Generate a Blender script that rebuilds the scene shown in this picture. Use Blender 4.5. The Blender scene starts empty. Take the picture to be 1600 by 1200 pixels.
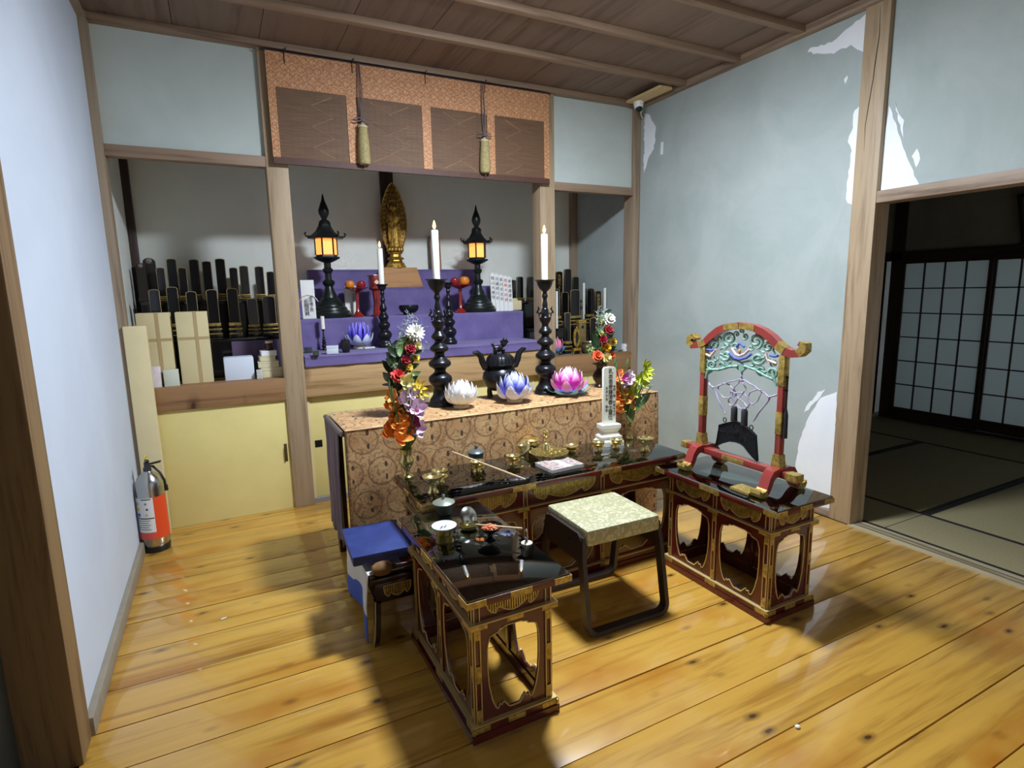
import bpy, bmesh, math, random
import numpy as np
from mathutils import Vector, Matrix, noise

# ------------------------------------------------------------------ camera
CAM_H = 1.32                      # eye height above the plank floor (metres)
F_PX = 891.28                     # focal length for a 1600 px wide frame
YAW, PITCH, ROLL = 0.47119, 0.163719, 0.020474
def _axes():
    cy, sy, cp, sp = math.cos(YAW), math.sin(YAW), math.cos(PITCH), math.sin(PITCH)
    f = Vector((sy*cp, cy*cp, -sp)); r = Vector((cy, -sy, 0)); d = f.cross(r)
    cr, sr = math.cos(ROLL), math.sin(ROLL)
    return (cr*r + sr*d), (-sr*r + cr*d), f
AX, AD, AF = _axes()
C0 = Vector((0, 0, CAM_H))
scene = bpy.context.scene
COL = scene.collection
cam = bpy.data.cameras.new('camera')
cam.sensor_width = 36.0
cam.lens = F_PX/1600*36
cam.clip_start = 0.02
camo = bpy.data.objects.new('camera', cam)
COL.objects.link(camo)
mw = Matrix.Identity(4)
for i in range(3):
    mw[i][0] = AX[i]; mw[i][1] = -AD[i]; mw[i][2] = -AF[i]; mw[i][3] = C0[i]
camo.matrix_world = mw
scene.camera = camo

# ------------------------------------------------------------------ world, exposure
w = bpy.data.worlds.new('world'); scene.world = w; w.use_nodes = True
w.node_tree.nodes['Background'].inputs[0].default_value = (0.80, 0.90, 0.98, 1)
w.node_tree.nodes['Background'].inputs[1].default_value = 0.9
scene.view_settings.view_transform = 'Standard'
scene.view_settings.look = 'None'
scene.view_settings.exposure = 0.2
scene.view_settings.gamma = 1.0
scene.view_settings.use_curve_mapping = False
LAMP_POS = (1.40, 2.12, 2.57)     # ceiling lamp, just above the frame
LAMP_POWER = 330.0

# ------------------------------------------------------------------ pixel -> place (the depth always comes from a surface)
def ray(x, y):
    return AX*((x-800)/F_PX) + AD*((y-600)/F_PX) + AF
def atz(x, y, z):
    d = ray(x, y); return C0 + d*((z-CAM_H)/d.z)
def aty(x, y, Y):
    d = ray(x, y); return C0 + d*(Y/d.y)
def atx(x, y, X):
    d = ray(x, y); return C0 + d*(X/d.x)
def mpp(p):
    return (Vector(p)-C0).dot(AF)/F_PX

# ------------------------------------------------------------------ room measures
XL, XR, YW = -0.471, 3.016, 3.674      # left wall, right wall, altar front
YB = 4.58                              # back of the altar recess
ZC = 2.70                              # ceiling boards
rnd = random.Random(11)

# ------------------------------------------------------------------ materials
def lin(c):
    out = []
    for v in c[:3]:
        v = v/255.0
        out.append(v/12.92 if v <= 0.04045 else ((v+0.055)/1.055)**2.4)
    return (*out, 1.0)
MATS = {}
def newmat(name):
    m = bpy.data.materials.new(name); m.use_nodes = True
    nt = m.node_tree; b = nt.nodes['Principled BSDF']
    return m, nt, b
def nd(nt, t, **kw):
    n = nt.nodes.new(t)
    for k, v in kw.items():
        if k in n.inputs: n.inputs[k].default_value = v
        else: setattr(n, k, v)
    return n
def ramp(nt, stops, interp='LINEAR'):
    r = nt.nodes.new('ShaderNodeValToRGB'); cr = r.color_ramp; cr.interpolation = interp
    while len(cr.elements) < len(stops): cr.elements.new(0.5)
    for e, (p, c) in zip(cr.elements, stops): e.position = p; e.color = c
    return r
def coords(nt, scale=(1, 1, 1), rand=False):
    tc = nt.nodes.new('ShaderNodeTexCoord')
    mp = nt.nodes.new('ShaderNodeMapping'); mp.inputs['Scale'].default_value = scale
    nt.links.new(tc.outputs['Object'], mp.inputs['Vector'])
    if rand:
        oi = nt.nodes.new('ShaderNodeObjectInfo')
        mul = nd(nt, 'ShaderNodeMath', operation='MULTIPLY'); mul.inputs[1].default_value = 37.0
        nt.links.new(oi.outputs['Random'], mul.inputs[0])
        cb = nt.nodes.new('ShaderNodeCombineXYZ')
        for i in range(3): nt.links.new(mul.outputs[0], cb.inputs[i])
        nt.links.new(cb.outputs[0], mp.inputs['Location'])
    return mp.outputs['Vector']
def bump(nt, b, h, strength=0.2, dist=0.002):
    bp = nt.nodes.new('ShaderNodeBump'); bp.inputs['Strength'].default_value = strength
    bp.inputs['Distance'].default_value = dist
    nt.links.new(h, bp.inputs['Height']); nt.links.new(bp.outputs[0], b.inputs['Normal'])
def plain(name, rgb, rough=0.5, metal=0.0, var=0.0, scale=30.0, bmp=0.0, coat=0.0, emis=None, es=0.0, rgb2=None, trans=0.0, sheen=0.0, rand=True, detail=4.0):
    if name in MATS: return MATS[name]
    m, nt, b = newmat(name)
    b.inputs['Roughness'].default_value = rough; b.inputs['Metallic'].default_value = metal
    b.inputs['Coat Weight'].default_value = coat; b.inputs['Coat Roughness'].default_value = 0.06
    b.inputs['Transmission Weight'].default_value = trans
    if sheen: b.inputs['Sheen Weight'].default_value = sheen
    c = lin(rgb); b.inputs['Base Color'].default_value = c
    if var or rgb2 or bmp:
        v = coords(nt, rand=rand)
        n = nd(nt, 'ShaderNodeTexNoise', Scale=scale, Detail=detail, Roughness=0.6)
        nt.links.new(v, n.inputs['Vector'])
        if var or rgb2:
            c2 = lin(rgb2) if rgb2 else tuple(x*(1-var) for x in c[:3])+(1,)
            r = ramp(nt, [(0.35, c2), (0.65, c)])
            nt.links.new(n.outputs['Fac'], r.inputs[0]); nt.links.new(r.outputs[0], b.inputs['Base Color'])
        if bmp: bump(nt, b, n.outputs['Fac'], bmp)
    if emis:
        b.inputs['Emission Color'].default_value = lin(emis); b.inputs['Emission Strength'].default_value = es
    MATS[name] = m; return m
def wood(name, c1, c2, axis='x', rough=0.55, scale=1.0, coat=0.0, knots=False, stain=None, bmp=0.15):
    if name in MATS: return MATS[name]
    m, nt, b = newmat(name)
    long = 0.9*scale; cross = 16.0*scale
    sc = {'x': (long, cross, cross), 'y': (cross, long, cross), 'z': (cross, cross, long)}[axis]
    v = coords(nt, sc, rand=True)
    n1 = nd(nt, 'ShaderNodeTexNoise', Scale=1.0, Detail=6.0, Roughness=0.62, Distortion=1.1)
    nt.links.new(v, n1.inputs['Vector'])
    n2 = nd(nt, 'ShaderNodeTexNoise', Scale=4.0, Detail=3.0, Roughness=0.6)
    nt.links.new(v, n2.inputs['Vector'])
    mx = nd(nt, 'ShaderNodeMath', operation='MULTIPLY_ADD'); mx.inputs[1].default_value = 0.35
    nt.links.new(n2.outputs['Fac'], mx.inputs[0]); nt.links.new(n1.outputs['Fac'], mx.inputs[2])
    r = ramp(nt, [(0.45, lin(c2)), (0.66, lin(c1)), (0.9, tuple(min(1, x*1.12) for x in lin(c1)[:3])+(1,))])
    nt.links.new(mx.outputs[0], r.inputs[0])
    out = r.outputs[0]
    if stain:
        v2 = coords(nt, (1.3, 2.2, 1.3), rand=True)
        n3 = nd(nt, 'ShaderNodeTexNoise', Scale=1.6, Detail=3.0, Roughness=0.55); nt.links.new(v2, n3.inputs['Vector'])
        r3 = ramp(nt, [(0.52, (0, 0, 0, 1)), (0.72, (.85, .85, .85, 1))]); nt.links.new(n3.outputs['Fac'], r3.inputs[0])
        mixs = nd(nt, 'ShaderNodeMix', data_type='RGBA'); mixs.blend_type = 'MIX'
        nt.links.new(r3.outputs[0], mixs.inputs['Factor']); nt.links.new(out, mixs.inputs[6]); mixs.inputs[7].default_value = lin(stain)
        out = mixs.outputs[2]
    if knots:
        v3 = coords(nt, {'x': (2.1, 4.6, 1.0), 'y': (4.6, 2.1, 1.0), 'z': (4.6, 4.6, 2.1)}[axis], rand=True)
        vn = nd(nt, 'ShaderNodeTexNoise', Scale=5.0, Detail=2.0); nt.links.new(v3, vn.inputs['Vector'])
        add = nd(nt, 'ShaderNodeMix', data_type='RGBA'); add.inputs['Factor'].default_value = 0.07
        nt.links.new(v3, add.inputs[6]); nt.links.new(vn.outputs['Color'], add.inputs[7])
        vo = nd(nt, 'ShaderNodeTexVoronoi', Scale=2.3); nt.links.new(add.outputs[2], vo.inputs['Vector'])
        rk = ramp(nt, [(0.045, (.95, .95, .95, 1)), (0.085, (0.5, 0.5, 0.5, 1)), (0.19, (0, 0, 0, 1))])
        nt.links.new(vo.outputs['Distance'], rk.inputs[0])
        mk = nd(nt, 'ShaderNodeMix', data_type='RGBA')
        nt.links.new(rk.outputs[0], mk.inputs['Factor']); nt.links.new(out, mk.inputs[6]); mk.inputs[7].default_value = lin((62, 34, 20))
        out = mk.outputs[2]
    nt.links.new(out, b.inputs['Base Color'])
    b.inputs['Roughness'].default_value = rough
    b.inputs['Coat Weight'].default_value = coat; b.inputs['Coat Roughness'].default_value = 0.07
    if bmp: bump(nt, b, mx.outputs[0], bmp, 0.0015)
    MATS[name] = m; return m
def plaster(name, c1, c2, scale=2.2, fine=60, bmp=0.12):
    m, nt, b = newmat(name)
    v = coords(nt)
    n = nd(nt, 'ShaderNodeTexNoise', Scale=scale, Detail=7.0, Roughness=0.62, Distortion=0.6); nt.links.new(v, n.inputs['Vector'])
    r = ramp(nt, [(0.36, lin(c2)), (0.62, lin(c1))]); nt.links.new(n.outputs['Fac'], r.inputs[0])
    nt.links.new(r.outputs[0], b.inputs['Base Color'])
    n2 = nd(nt, 'ShaderNodeTexNoise', Scale=fine, Detail=3.0); nt.links.new(v, n2.inputs['Vector'])
    bump(nt, b, n2.outputs['Fac'], bmp, 0.002)
    b.inputs['Roughness'].default_value = 0.85
    MATS[name] = m; return m
def brocade(name, base, light, dark, cell=0.135, ringw=0.06, rot_plane='xz', vine=26.0):
    """woven cloth: medallions on a grid, vines between them, small dark sprigs"""
    m, nt, b = newmat(name)
    L = nt.links
    tc = nt.nodes.new('ShaderNodeTexCoord')
    sep = nt.nodes.new('ShaderNodeSeparateXYZ'); L.new(tc.outputs['UV'], sep.inputs[0])
    def mth(op, a, bb=None, c=None):
        n = nt.nodes.new('ShaderNodeMath'); n.operation = op
        for i, q in enumerate((a, bb, c)):
            if q is None: continue
            if isinstance(q, (int, float)): n.inputs[i].default_value = q
            else: L.new(q, n.inputs[i])
        return n.outputs[0]
    u = mth('DIVIDE', sep.outputs[0], cell); v = mth('DIVIDE', sep.outputs[1], cell)
    row = mth('FLOOR', v); odd = mth('MULTIPLY', mth('MODULO', mth('ABSOLUTE', row), 2.0), 0.5)
    uu = mth('ADD', u, odd)
    fx = mth('SUBTRACT', mth('FRACT', uu), 0.5); fy = mth('SUBTRACT', mth('FRACT', v), 0.5)
    d = mth('SQRT', mth('ADD', mth('MULTIPLY', fx, fx), mth('MULTIPLY', fy, fy)))
    ring = mth('LESS_THAN', mth('ABSOLUTE', mth('SUBTRACT', d, 0.42)), ringw*0.5)
    inside = mth('LESS_THAN', d, 0.42)
    cv = nt.nodes.new('ShaderNodeCombineXYZ'); L.new(u, cv.inputs[0]); L.new(v, cv.inputs[1])
    nz = nd(nt, 'ShaderNodeTexNoise', Scale=3.2, Detail=2.5, Distortion=1.4); L.new(cv.outputs[0], nz.inputs['Vector'])
    vinem = mth('LESS_THAN', mth('ABSOLUTE', mth('SUBTRACT', nz.outputs['Fac'], 0.5)), 0.03)
    nz2 = nd(nt, 'ShaderNodeTexNoise', Scale=1.4, Detail=3.0); L.new(cv.outputs[0], nz2.inputs['Vector'])
    # lattice outside the medallions
    la = mth('ABSOLUTE', mth('SUBTRACT', mth('FRACT', mth('MULTIPLY', mth('ADD', u, v), 3.0)), 0.5))
    lb = mth('ABSOLUTE', mth('SUBTRACT', mth('FRACT', mth('MULTIPLY', mth('SUBTRACT', u, v), 3.0)), 0.5))
    lat = mth('MULTIPLY', mth('LESS_THAN', mth('MINIMUM', la, lb), 0.05), mth('SUBTRACT', 1.0, inside))
    # sprigs: two small dark blots in each medallion
    sx = mth('SUBTRACT', fx, 0.12)
    sd1 = mth('ADD', mth('POWER', mth('MULTIPLY', sx, 1.9), 2.0), mth('POWER', mth('SUBTRACT', fy, 0.2), 2.0))
    sd2 = mth('ADD', mth('POWER', mth('MULTIPLY', sx, 1.9), 2.0), mth('POWER', mth('ADD', fy, 0.2), 2.0))
    spr = mth('LESS_THAN', mth('ADD', mth('MINIMUM', sd1, sd2), mth('MULTIPLY', mth('SUBTRACT', nz.outputs['Fac'], 0.5), 0.02)), 0.0075)
    r0 = ramp(nt, [(0.35, lin(base)), (0.65, lin(light))]); L.new(nz2.outputs['Fac'], r0.inputs[0])
    def mix(fac, a, col, f=1.0):
        n = nd(nt, 'ShaderNodeMix', data_type='RGBA')
        L.new(mth('MULTIPLY', fac, f), n.inputs['Factor']); L.new(a, n.inputs[6]); n.inputs[7].default_value = lin(col)
        return n.outputs[2]
    c = mix(lat, r0.outputs[0], light, 0.55)
    c = mix(vinem, c, dark, 0.6)
    c = mix(ring, c, dark, 0.6)
    c = mix(spr, c, (48, 22, 18), 0.9)
    L.new(c, b.inputs['Base Color']); b.inputs['Roughness'].default_value = 0.62
    b.inputs['Sheen Weight'].default_value = 0.15
    MATS[name] = m; return m
def gradmat(name, stops, axis=2, lo=0.0, hi=1.0, rough=0.5, trans=0.0, sss=0.0):
    """colour that runs along the piece's own length (dyed petals)"""
    m, nt, b = newmat(name)
    tc = nt.nodes.new('ShaderNodeTexCoord'); sep = nt.nodes.new('ShaderNodeSeparateXYZ')
    nt.links.new(tc.outputs['UV'], sep.inputs[0])
    r = ramp(nt, [(p, lin(c)) for p, c in stops]); nt.links.new(sep.outputs[1], r.inputs[0])
    nt.links.new(r.outputs[0], b.inputs['Base Color']); b.inputs['Roughness'].default_value = rough
    if trans: b.inputs['Transmission Weight'].default_value = trans
    MATS[name] = m; return m

WOOD_Z = wood('post_wood', (152, 134, 112), (110, 90, 72), 'z')
WOOD_X = wood('beam_wood_x', (144, 120, 98), (98, 76, 58), 'x')
WOOD_Y = wood('beam_wood_y', (150, 130, 110), (106, 86, 68), 'y')
WOODP_X = wood('pale_beam_wood', (186, 152, 106), (142, 104, 64), 'x', knots=True)
WOODM_X = wood('mid_beam_wood', (150, 112, 74), (104, 72, 44), 'x', knots=True)
JAMB = wood('shaded_jamb_wood', (132, 106, 74), (92, 68, 44), 'z')  # post wood darkened, shade on the near face put into the colour
WOODP_Z = wood('pale_post_wood', (168, 146, 116), (128, 104, 78), 'z')
FLOORW = wood('floor_plank_wood', (198, 152, 64), (150, 102, 34), 'x', rough=0.3, scale=0.8, coat=0.9, knots=True, stain=(176, 110, 28), bmp=0.04)
CEILW = wood('ceiling_board_wood', (126, 106, 92), (94, 74, 62), 'y', rough=0.7, scale=0.6)
DARKW = wood('dark_frame_wood', (58, 42, 36), (38, 26, 22), 'z', rough=0.5)
DARKW_Y = wood('dark_rail_wood', (58, 42, 36), (38, 26, 22), 'y', rough=0.5)
PL_LEFT = plaster('white_plaster', (202, 212, 226), (194, 204, 219), 1.3, 90, 0.05)
PL_BACK = plaster('brightened_recess_plaster', (238, 241, 232), (230, 234, 224))  # recess plaster made paler, its colour stands in for missing light
PL_UP = plaster('upper_panel_plaster', (194, 203, 198), (184, 194, 188))
PL_RIGHT = plaster('grey_blue_plaster', (172, 181, 178), (158, 170, 167), 2.6)
PL_PATCH = plaster('bare_white_plaster', (238, 242, 246), (230, 236, 242), 3.0)
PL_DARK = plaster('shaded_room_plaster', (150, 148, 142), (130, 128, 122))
YEL = plain('yellow_panel', (236, 220, 144), 0.6, var=0.08, scale=3)
CREAM = plain('cream_board', (230, 214, 166), 0.6, var=0.08, scale=4)
LACQ = plain('red_brown_lacquer', (96, 30, 28), 0.22, var=0.35, scale=9, coat=0.4)
LACQD = plain('dark_lacquer', (40, 16, 16), 0.25, var=0.3, scale=9, coat=0.4)
RED = plain('red_lacquer', (146, 54, 48), 0.3, var=0.15, scale=12, coat=0.4)
BLACK = plain('black_lacquer', (14, 13, 14), 0.16, coat=0.5)
GOLD = plain('old_gold', (206, 178, 98), 0.4, metal=0.6, rgb2=(150, 124, 58), scale=60, bmp=0.25)
GOLDL = plain('gold_line', (208, 182, 122), 0.45, metal=0.35)
BRASS = plain('polished_brass', (236, 216, 150), 0.2, metal=0.9, var=0.15, scale=25)
GILT = plain('gilt_statue', (226, 186, 92), 0.32, metal=0.75, rgb2=(140, 104, 44), scale=45, bmp=0.4)
GILTD = plain('dark_gilt_halo', (150, 116, 54), 0.4, metal=0.7, rgb2=(70, 50, 22), scale=60, bmp=0.5)
BRONZE = plain('dark_bronze', (38, 38, 42), 0.3, metal=0.55, var=0.35, scale=30)
BRONZEG = plain('green_black_bronze', (40, 46, 44), 0.36, metal=0.5, var=0.3, scale=20)
IRONP = plain('patina_iron', (62, 66, 58), 0.4, metal=0.5, rgb2=(84, 90, 78), scale=30)
PURPLE = plain('purple_cloth', (112, 100, 152), 0.75, rgb2=(96, 84, 136), scale=7, bmp=0.3, sheen=0.2)
DUSK = plain('dusky_purple_cloth', (112, 94, 106), 0.75, var=0.2, scale=9, sheen=0.2)
WHITE = plain('white_paint', (236, 238, 238), 0.4)
PAPER = plain('white_paper', (232, 232, 228), 0.7, var=0.05)
INK = plain('ink', (24, 22, 24), 0.6)
GOLDINK = plain('gold_ink', (206, 172, 92), 0.5, metal=0.4)
REDINK = plain('red_ink', (190, 60, 40), 0.6)
WAX = plain('candle_wax', (236, 236, 228), 0.45)
FLAME = plain('flame', (255, 190, 90), 0.5, emis=(255, 190, 96), es=9.0)
STEEL = plain('steel', (188, 188, 184), 0.22, metal=1.0)
BLACKM = plain('black_plastic', (20, 20, 22), 0.4)
GLASS = None
def _glass():
    m, nt, b = newmat('table_glass')
    b.inputs['Base Color'].default_value = lin((206, 226, 220)); b.inputs['Roughness'].default_value = 0.015
    b.inputs['Transmission Weight'].default_value = 1.0; b.inputs['IOR'].default_value = 2.2
    MATS['table_glass'] = m; return m
GLASS = _glass()

# ------------------------------------------------------------------ mesh helper
PLANE = {'xy': lambda a, b, d: (a, b, d), 'xz': lambda a, b, d: (a, d, b), 'yz': lambda a, b, d: (d, a, b)}
class G:
    def __init__(s): s.bm = bmesh.new(); s.uv = s.bm.loops.layers.uv.new('UVMap')
    def face(s, vs, mi=0):
        try:
            f = s.bm.faces.new(vs); f.material_index = mi; return f
        except ValueError: return None
    def box(s, c, size, mi=0, rot=None, bev=0.0):
        M4 = Matrix.Translation(c) @ (rot.to_4x4() if rot is not None else Matrix.Identity(4)) @ Matrix.Diagonal((*size, 1))
        r = bmesh.ops.create_cube(s.bm, size=1.0, matrix=M4)
        vs = r['verts']; fs = {f for v in vs for f in v.link_faces}
        for f in fs: f.material_index = mi
        if bev:
            es = list({e for v in vs for e in v.link_edges})
            rb = bmesh.ops.bevel(s.bm, geom=es, offset=bev, segments=2, profile=0.6, affect='EDGES')
            for f in rb['faces']: f.material_index = mi
        return s
    def b2(s, p0, p1, mi=0, bev=0.0):
        c = [(a+b)/2 for a, b in zip(p0, p1)]; z = [abs(b-a) for a, b in zip(p0, p1)]
        return s.box(c, z, mi, None, bev)
    def lathe(s, prof, seg=24, c=(0, 0, 0), mi=0, mat=None, ell=(1, 1), a0=0.0, sq=False):
        T = mat if mat is not None else Matrix.Identity(4); c = Vector(c); rings = []
        for r, z in prof:
            if r < 1e-6: rings.append([s.bm.verts.new(T @ (c+Vector((0, 0, z))))]); continue
            ring = []
            for i in range(seg):
                a = a0 + 2*math.pi*i/seg
                ring.append(s.bm.verts.new(T @ (c+Vector((r*ell[0]*math.cos(a), r*ell[1]*math.sin(a), z)))))
            rings.append(ring)
        for A, B in zip(rings, rings[1:]):
            if len(A) == 1 and len(B) == 1: continue
            for i in range(seg):
                j = (i+1) % seg
                if len(A) == 1: s.face((A[0], B[j], B[i]), mi)
                elif len(B) == 1: s.face((A[i], A[j], B[0]), mi)
                else: s.face((A[i], A[j], B[j], B[i]), mi)
        if len(rings[0]) > 1: s.face(rings[0][::-1], mi)
        if len(rings[-1]) > 1: s.face(rings[-1], mi)
        return s
    def tube(s, pts, r, seg=8, mi=0, closed=False, flat=1.0):
        pts = [Vector(p) for p in pts]; n = len(pts); rings = []
        rr = r if isinstance(r, (list, tuple)) else [r]*n
        up = None
        for i, p in enumerate(pts):
            a = pts[i-1] if (i > 0 or closed) else p; b = pts[(i+1) % n] if (i < n-1 or closed) else p
            t = (b-a)
            if t.length < 1e-9: t = Vector((0, 0, 1))
            t.normalize()
            if up is None:
                up = Vector((0, 0, 1)) if abs(t.z) < 0.9 else Vector((1, 0, 0))
            x = t.cross(up)
            if x.length < 1e-6: x = t.orthogonal()
            x.normalize(); y = x.cross(t).normalized(); up = y
            rings.append([s.bm.verts.new(p + (x*math.cos(2*math.pi*k/seg) + y*math.sin(2*math.pi*k/seg)*flat)*rr[i]) for k in range(seg)])
        prs = list(zip(rings, rings[1:]))
        if closed: prs.append((rings[-1], rings[0]))
        for A, B in prs:
            for k in range(seg):
                j = (k+1) % seg; s.face((A[k], A[j], B[j], B[k]), mi)
        if not closed:
            s.face(rings[0][::-1], mi); s.face(rings[-1], mi)
        return s
    def prism(s, pts, d0, d1, plane='xz', mi=0, mat=None):
        f = PLANE[plane]; T = mat if mat is not None else Matrix.Identity(4)
        A = [s.bm.verts.new(T @ Vector(f(a, b, d0))) for a, b in pts]; B = [s.bm.verts.new(T @ Vector(f(a, b, d1))) for a, b in pts]
        n = len(pts)
        for i in range(n): s.face((A[i], A[(i+1) % n], B[(i+1) % n], B[i]), mi)
        s.face(A[::-1], mi); s.face(B, mi)
        return s
    def prism3(s, pts, off, mi=0):
        off = Vector(off); A = [s.bm.verts.new(Vector(p)) for p in pts]; B = [s.bm.verts.new(Vector(p)+off) for p in pts]
        n = len(pts)
        for i in range(n): s.face((A[i], A[(i+1) % n], B[(i+1) % n], B[i]), mi)
        s.face(A[::-1], mi); s.face(B, mi)
        return s
    def ring(s, outer, inner, d0, d1, plane='xz', mi=0):
        f = PLANE[plane]; n = len(outer)
        V = [[s.bm.verts.new(Vector(f(a, b, d))) for a, b in L] for L in (outer, inner) for d in (d0, d1)]
        o0, o1, i0, i1 = V
        for k in range(n):
            j = (k+1) % n
            s.face((o0[k], o0[j], i0[j], i0[k]), mi); s.face((o1[j], o1[k], i1[k], i1[j]), mi)
            s.face((o0[j], o0[k], o1[k], o1[j]), mi); s.face((i0[k], i0[j], i1[j], i1[k]), mi)
        return s
    def grid(s, fn, nu, nv, mi=0, uv=True, both=None, loop=False):
        V = [[s.bm.verts.new(Vector(fn(i/nu, j/nv))) for j in range(nv+1)] for i in range(nu+1)]
        for i in range(nu):
            for j in range(nv):
                f = s.face((V[i][j], V[i+1][j], V[i+1][j+1], V[i][j+1]), mi)
                if f and uv:
                    for l, (a, b) in zip(f.loops, ((i, j), (i+1, j), (i+1, j+1), (i, j+1))): l[s.uv].uv = (a/nu, b/nv)
        return s
    def ball(s, c, r, mi=0, sub=2, sc=(1, 1, 1)):
        M4 = Matrix.Translation(c) @ Matrix.Diagonal((*sc, 1))
        q = bmesh.ops.create_icosphere(s.bm, subdivisions=sub, radius=r, matrix=M4)
        for f in {f for v in q['verts'] for f in v.link_faces}: f.material_index = mi
        return s
    def mesh(s, name, mats, smooth=True, ang=38):
        bm = s.bm
        if smooth != 'keep': bmesh.ops.recalc_face_normals(bm, faces=bm.faces)
        lim = math.radians(ang)
        if smooth:
            for f in bm.faces: f.smooth = True
            for e in bm.edges:
                if len(e.link_faces) == 2 and e.calc_face_angle(0) > lim: e.smooth = False
        me = bpy.data.meshes.new(name); bm.to_mesh(me); bm.free()
        for m in (mats if isinstance(mats, (list, tuple)) else [mats]): me.materials.append(m)
        return me
    def obj(s, name, mats, parent=None, loc=(0, 0, 0), rot=None, smooth=True, ang=38):
        return link(name, s.mesh(name, mats, smooth, ang), parent, loc, rot)
def link(name, me, parent=None, loc=(0, 0, 0), rot=None):
    o = bpy.data.objects.new(name, me); COL.objects.link(o)
    o.parent = parent; o.location = loc
    if rot is not None: o.rotation_euler = rot
    return o
def tag(o, label, cat, group=None):
    o['label'] = label; o['category'] = cat
    if group: o['group'] = group
    return o
def thing(name, label, cat, loc=(0, 0, 0), rotz=0.0, group=None):
    o = bpy.data.objects.new(name, None); o.empty_display_size = 0.05
    COL.objects.link(o); o.location = loc; o.rotation_euler = (0, 0, rotz)
    return tag(o, label, cat, group)
def struct(o): o['kind'] = 'structure'; return o
def planeuv(me, fn):
    uvl = me.uv_layers.active.data
    for p in me.polygons:
        for li in p.loop_indices:
            v = me.vertices[me.loops[li].vertex_index].co
            uvl[li].uv = fn(v, p.normal)
def text(name, body, size, mat, parent, loc, rot, ext=0.0004, vertical=False, align='CENTER', gap=1.0):
    cu = bpy.data.curves.new(name, 'FONT')
    cu.body = '\n'.join(body) if vertical else body
    cu.size = size; cu.extrude = ext; cu.align_x = align; cu.align_y = 'TOP' if vertical else 'CENTER'
    cu.space_line = gap; cu.resolution_u = 2
    o = bpy.data.objects.new(name, cu); COL.objects.link(o)
    dg = bpy.context.evaluated_depsgraph_get()
    me = bpy.data.meshes.new_from_object(o.evaluated_get(dg)); bpy.data.objects.remove(o); bpy.data.curves.remove(cu)
    me.materials.clear(); me.materials.append(mat)
    return link(name, me, parent, loc, rot)
# ================================================================== STRUCTURE
DIRT = plain('dark_subfloor', (40, 28, 18), 0.9)
floor = struct(G().b2((-1.7, -1.7, -0.06), (XR+0.03, 3.72, -0.022)).obj('floor', DIRT))
seams = [-1.7, -1.5, -1.3, -1.1, -0.9, -0.7, -0.5, -0.3, -0.1, 0.1, 0.3, 0.46, 0.63, 0.796, 0.987, 1.194, 1.394, 1.588, 1.78, 1.974, 2.186, 2.405, 2.637, 2.804, 2.977, 3.207, 3.40, 3.589, 3.70]
for a, b in zip(seams, seams[1:]):
    dz = rnd.uniform(-0.0012, 0.0012)
    g = G().box((0, 0, -0.011), (2.99-XL, b-a-0.004, 0.022), bev=0.0018)
    g.obj('plank', FLOORW, floor, ((2.99+XL)/2, (a+b)/2, dz))
# scratches of paper and wax left on the boards
tag(G().prism([(0, 0), (.02, .004), (.022, .012), (.004, .01)], 0, 0.002, 'xy').obj('paper_scrap', PAPER, None, atz(345, 969, 0.001)), 'tiny scrap of white paper lying on the plank floor', 'paper scrap')
tag(G().ball((0, 0, 0.004), 0.007, sub=2, sc=(1.3, 1, .6)).obj('wax_drop', WAX, None, atz(1246, 1137, 0.001)), 'small drop of whitish wax on the open floorboards', 'wax drop')

# ---- left wall, its near jamb and skirting
wl = struct(G().b2((XL-0.10, 1.97, 0), (XL, YW-0.06, ZC)).obj('wall_left', PL_LEFT))
struct(G().b2((XL-0.02, 1.97, 0.0), (XL+0.022, YW-0.1, 0.062), bev=0.003).obj('baseboard_left', plain('grey_skirting', (150, 140, 122), 0.6, var=0.15, scale=14)))
struct(G().b2((XL-0.125, 1.85, 0), (XL+0.012, 1.972, ZC), bev=0.006).obj('trim_1', JAMB))
# hall beyond the jamb (unlit)
struct(G().b2((-1.75, -1.75, -0.05), (-1.70, 1.97, ZC)).obj('wall_hall', PL_DARK))
struct(G().b2((-1.75, 1.90, 0), (XL-0.125, 1.97, ZC)).obj('wall_hall_end', PL_DARK))
struct(G().b2((-1.75, -1.80, 0), (5.9, -1.72, ZC)).obj('wall_far_front', PL_DARK))
struct(G().b2((0.35, -0.58, 0), (XR+.02, -0.50, ZC)).obj('wall_front_bounce', plaster('bounce_wall_plaster', (236, 236, 232), (228, 228, 224))))  # unseen pale wall added behind the camera to bounce light forward
hf = struct(G().b2((-1.7, -1.7, -0.02), (XL-0.02, 1.9, 0.0)).obj('floor_hall', plain('hall_matting', (92, 84, 62), 0.9, var=0.3, scale=80)))

# ---- right wall with the big post, lintel and opening
wr = struct(G().b2((XR, 1.90, 0), (XR+0.10, YB+0.1, ZC)).obj('wall_right', PL_RIGHT))
def patch(pts, name='plaster_patch', par=None, jag=0.010, seed=1, xp=XR, mat=None):
    r = random.Random(seed); P = [atx(x, y, xp) for x, y in pts]; out = []
    n = len(P)
    for i in range(n):
        a, b = P[i], P[(i+1) % n]; k = max(2, int((b-a).length/0.02))
        for j in range(k):
            q = a.lerp(b, j/k); out.append((q.y + r.uniform(-jag, jag)*(j > 0), q.z + r.uniform(-jag, jag)*(j > 0)))
    return G().prism(out, xp-0.0016, xp+0.002, 'yz').obj(name, mat or PL_PATCH, par)
patch([(1359, 18), (1338, 33), (1316, 52), (1300, 66), (1268, 74), (1262, 82), (1303, 84), (1330, 70), (1351, 82), (1353, 60)], par=wr, seed=3, jag=.006)
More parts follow.
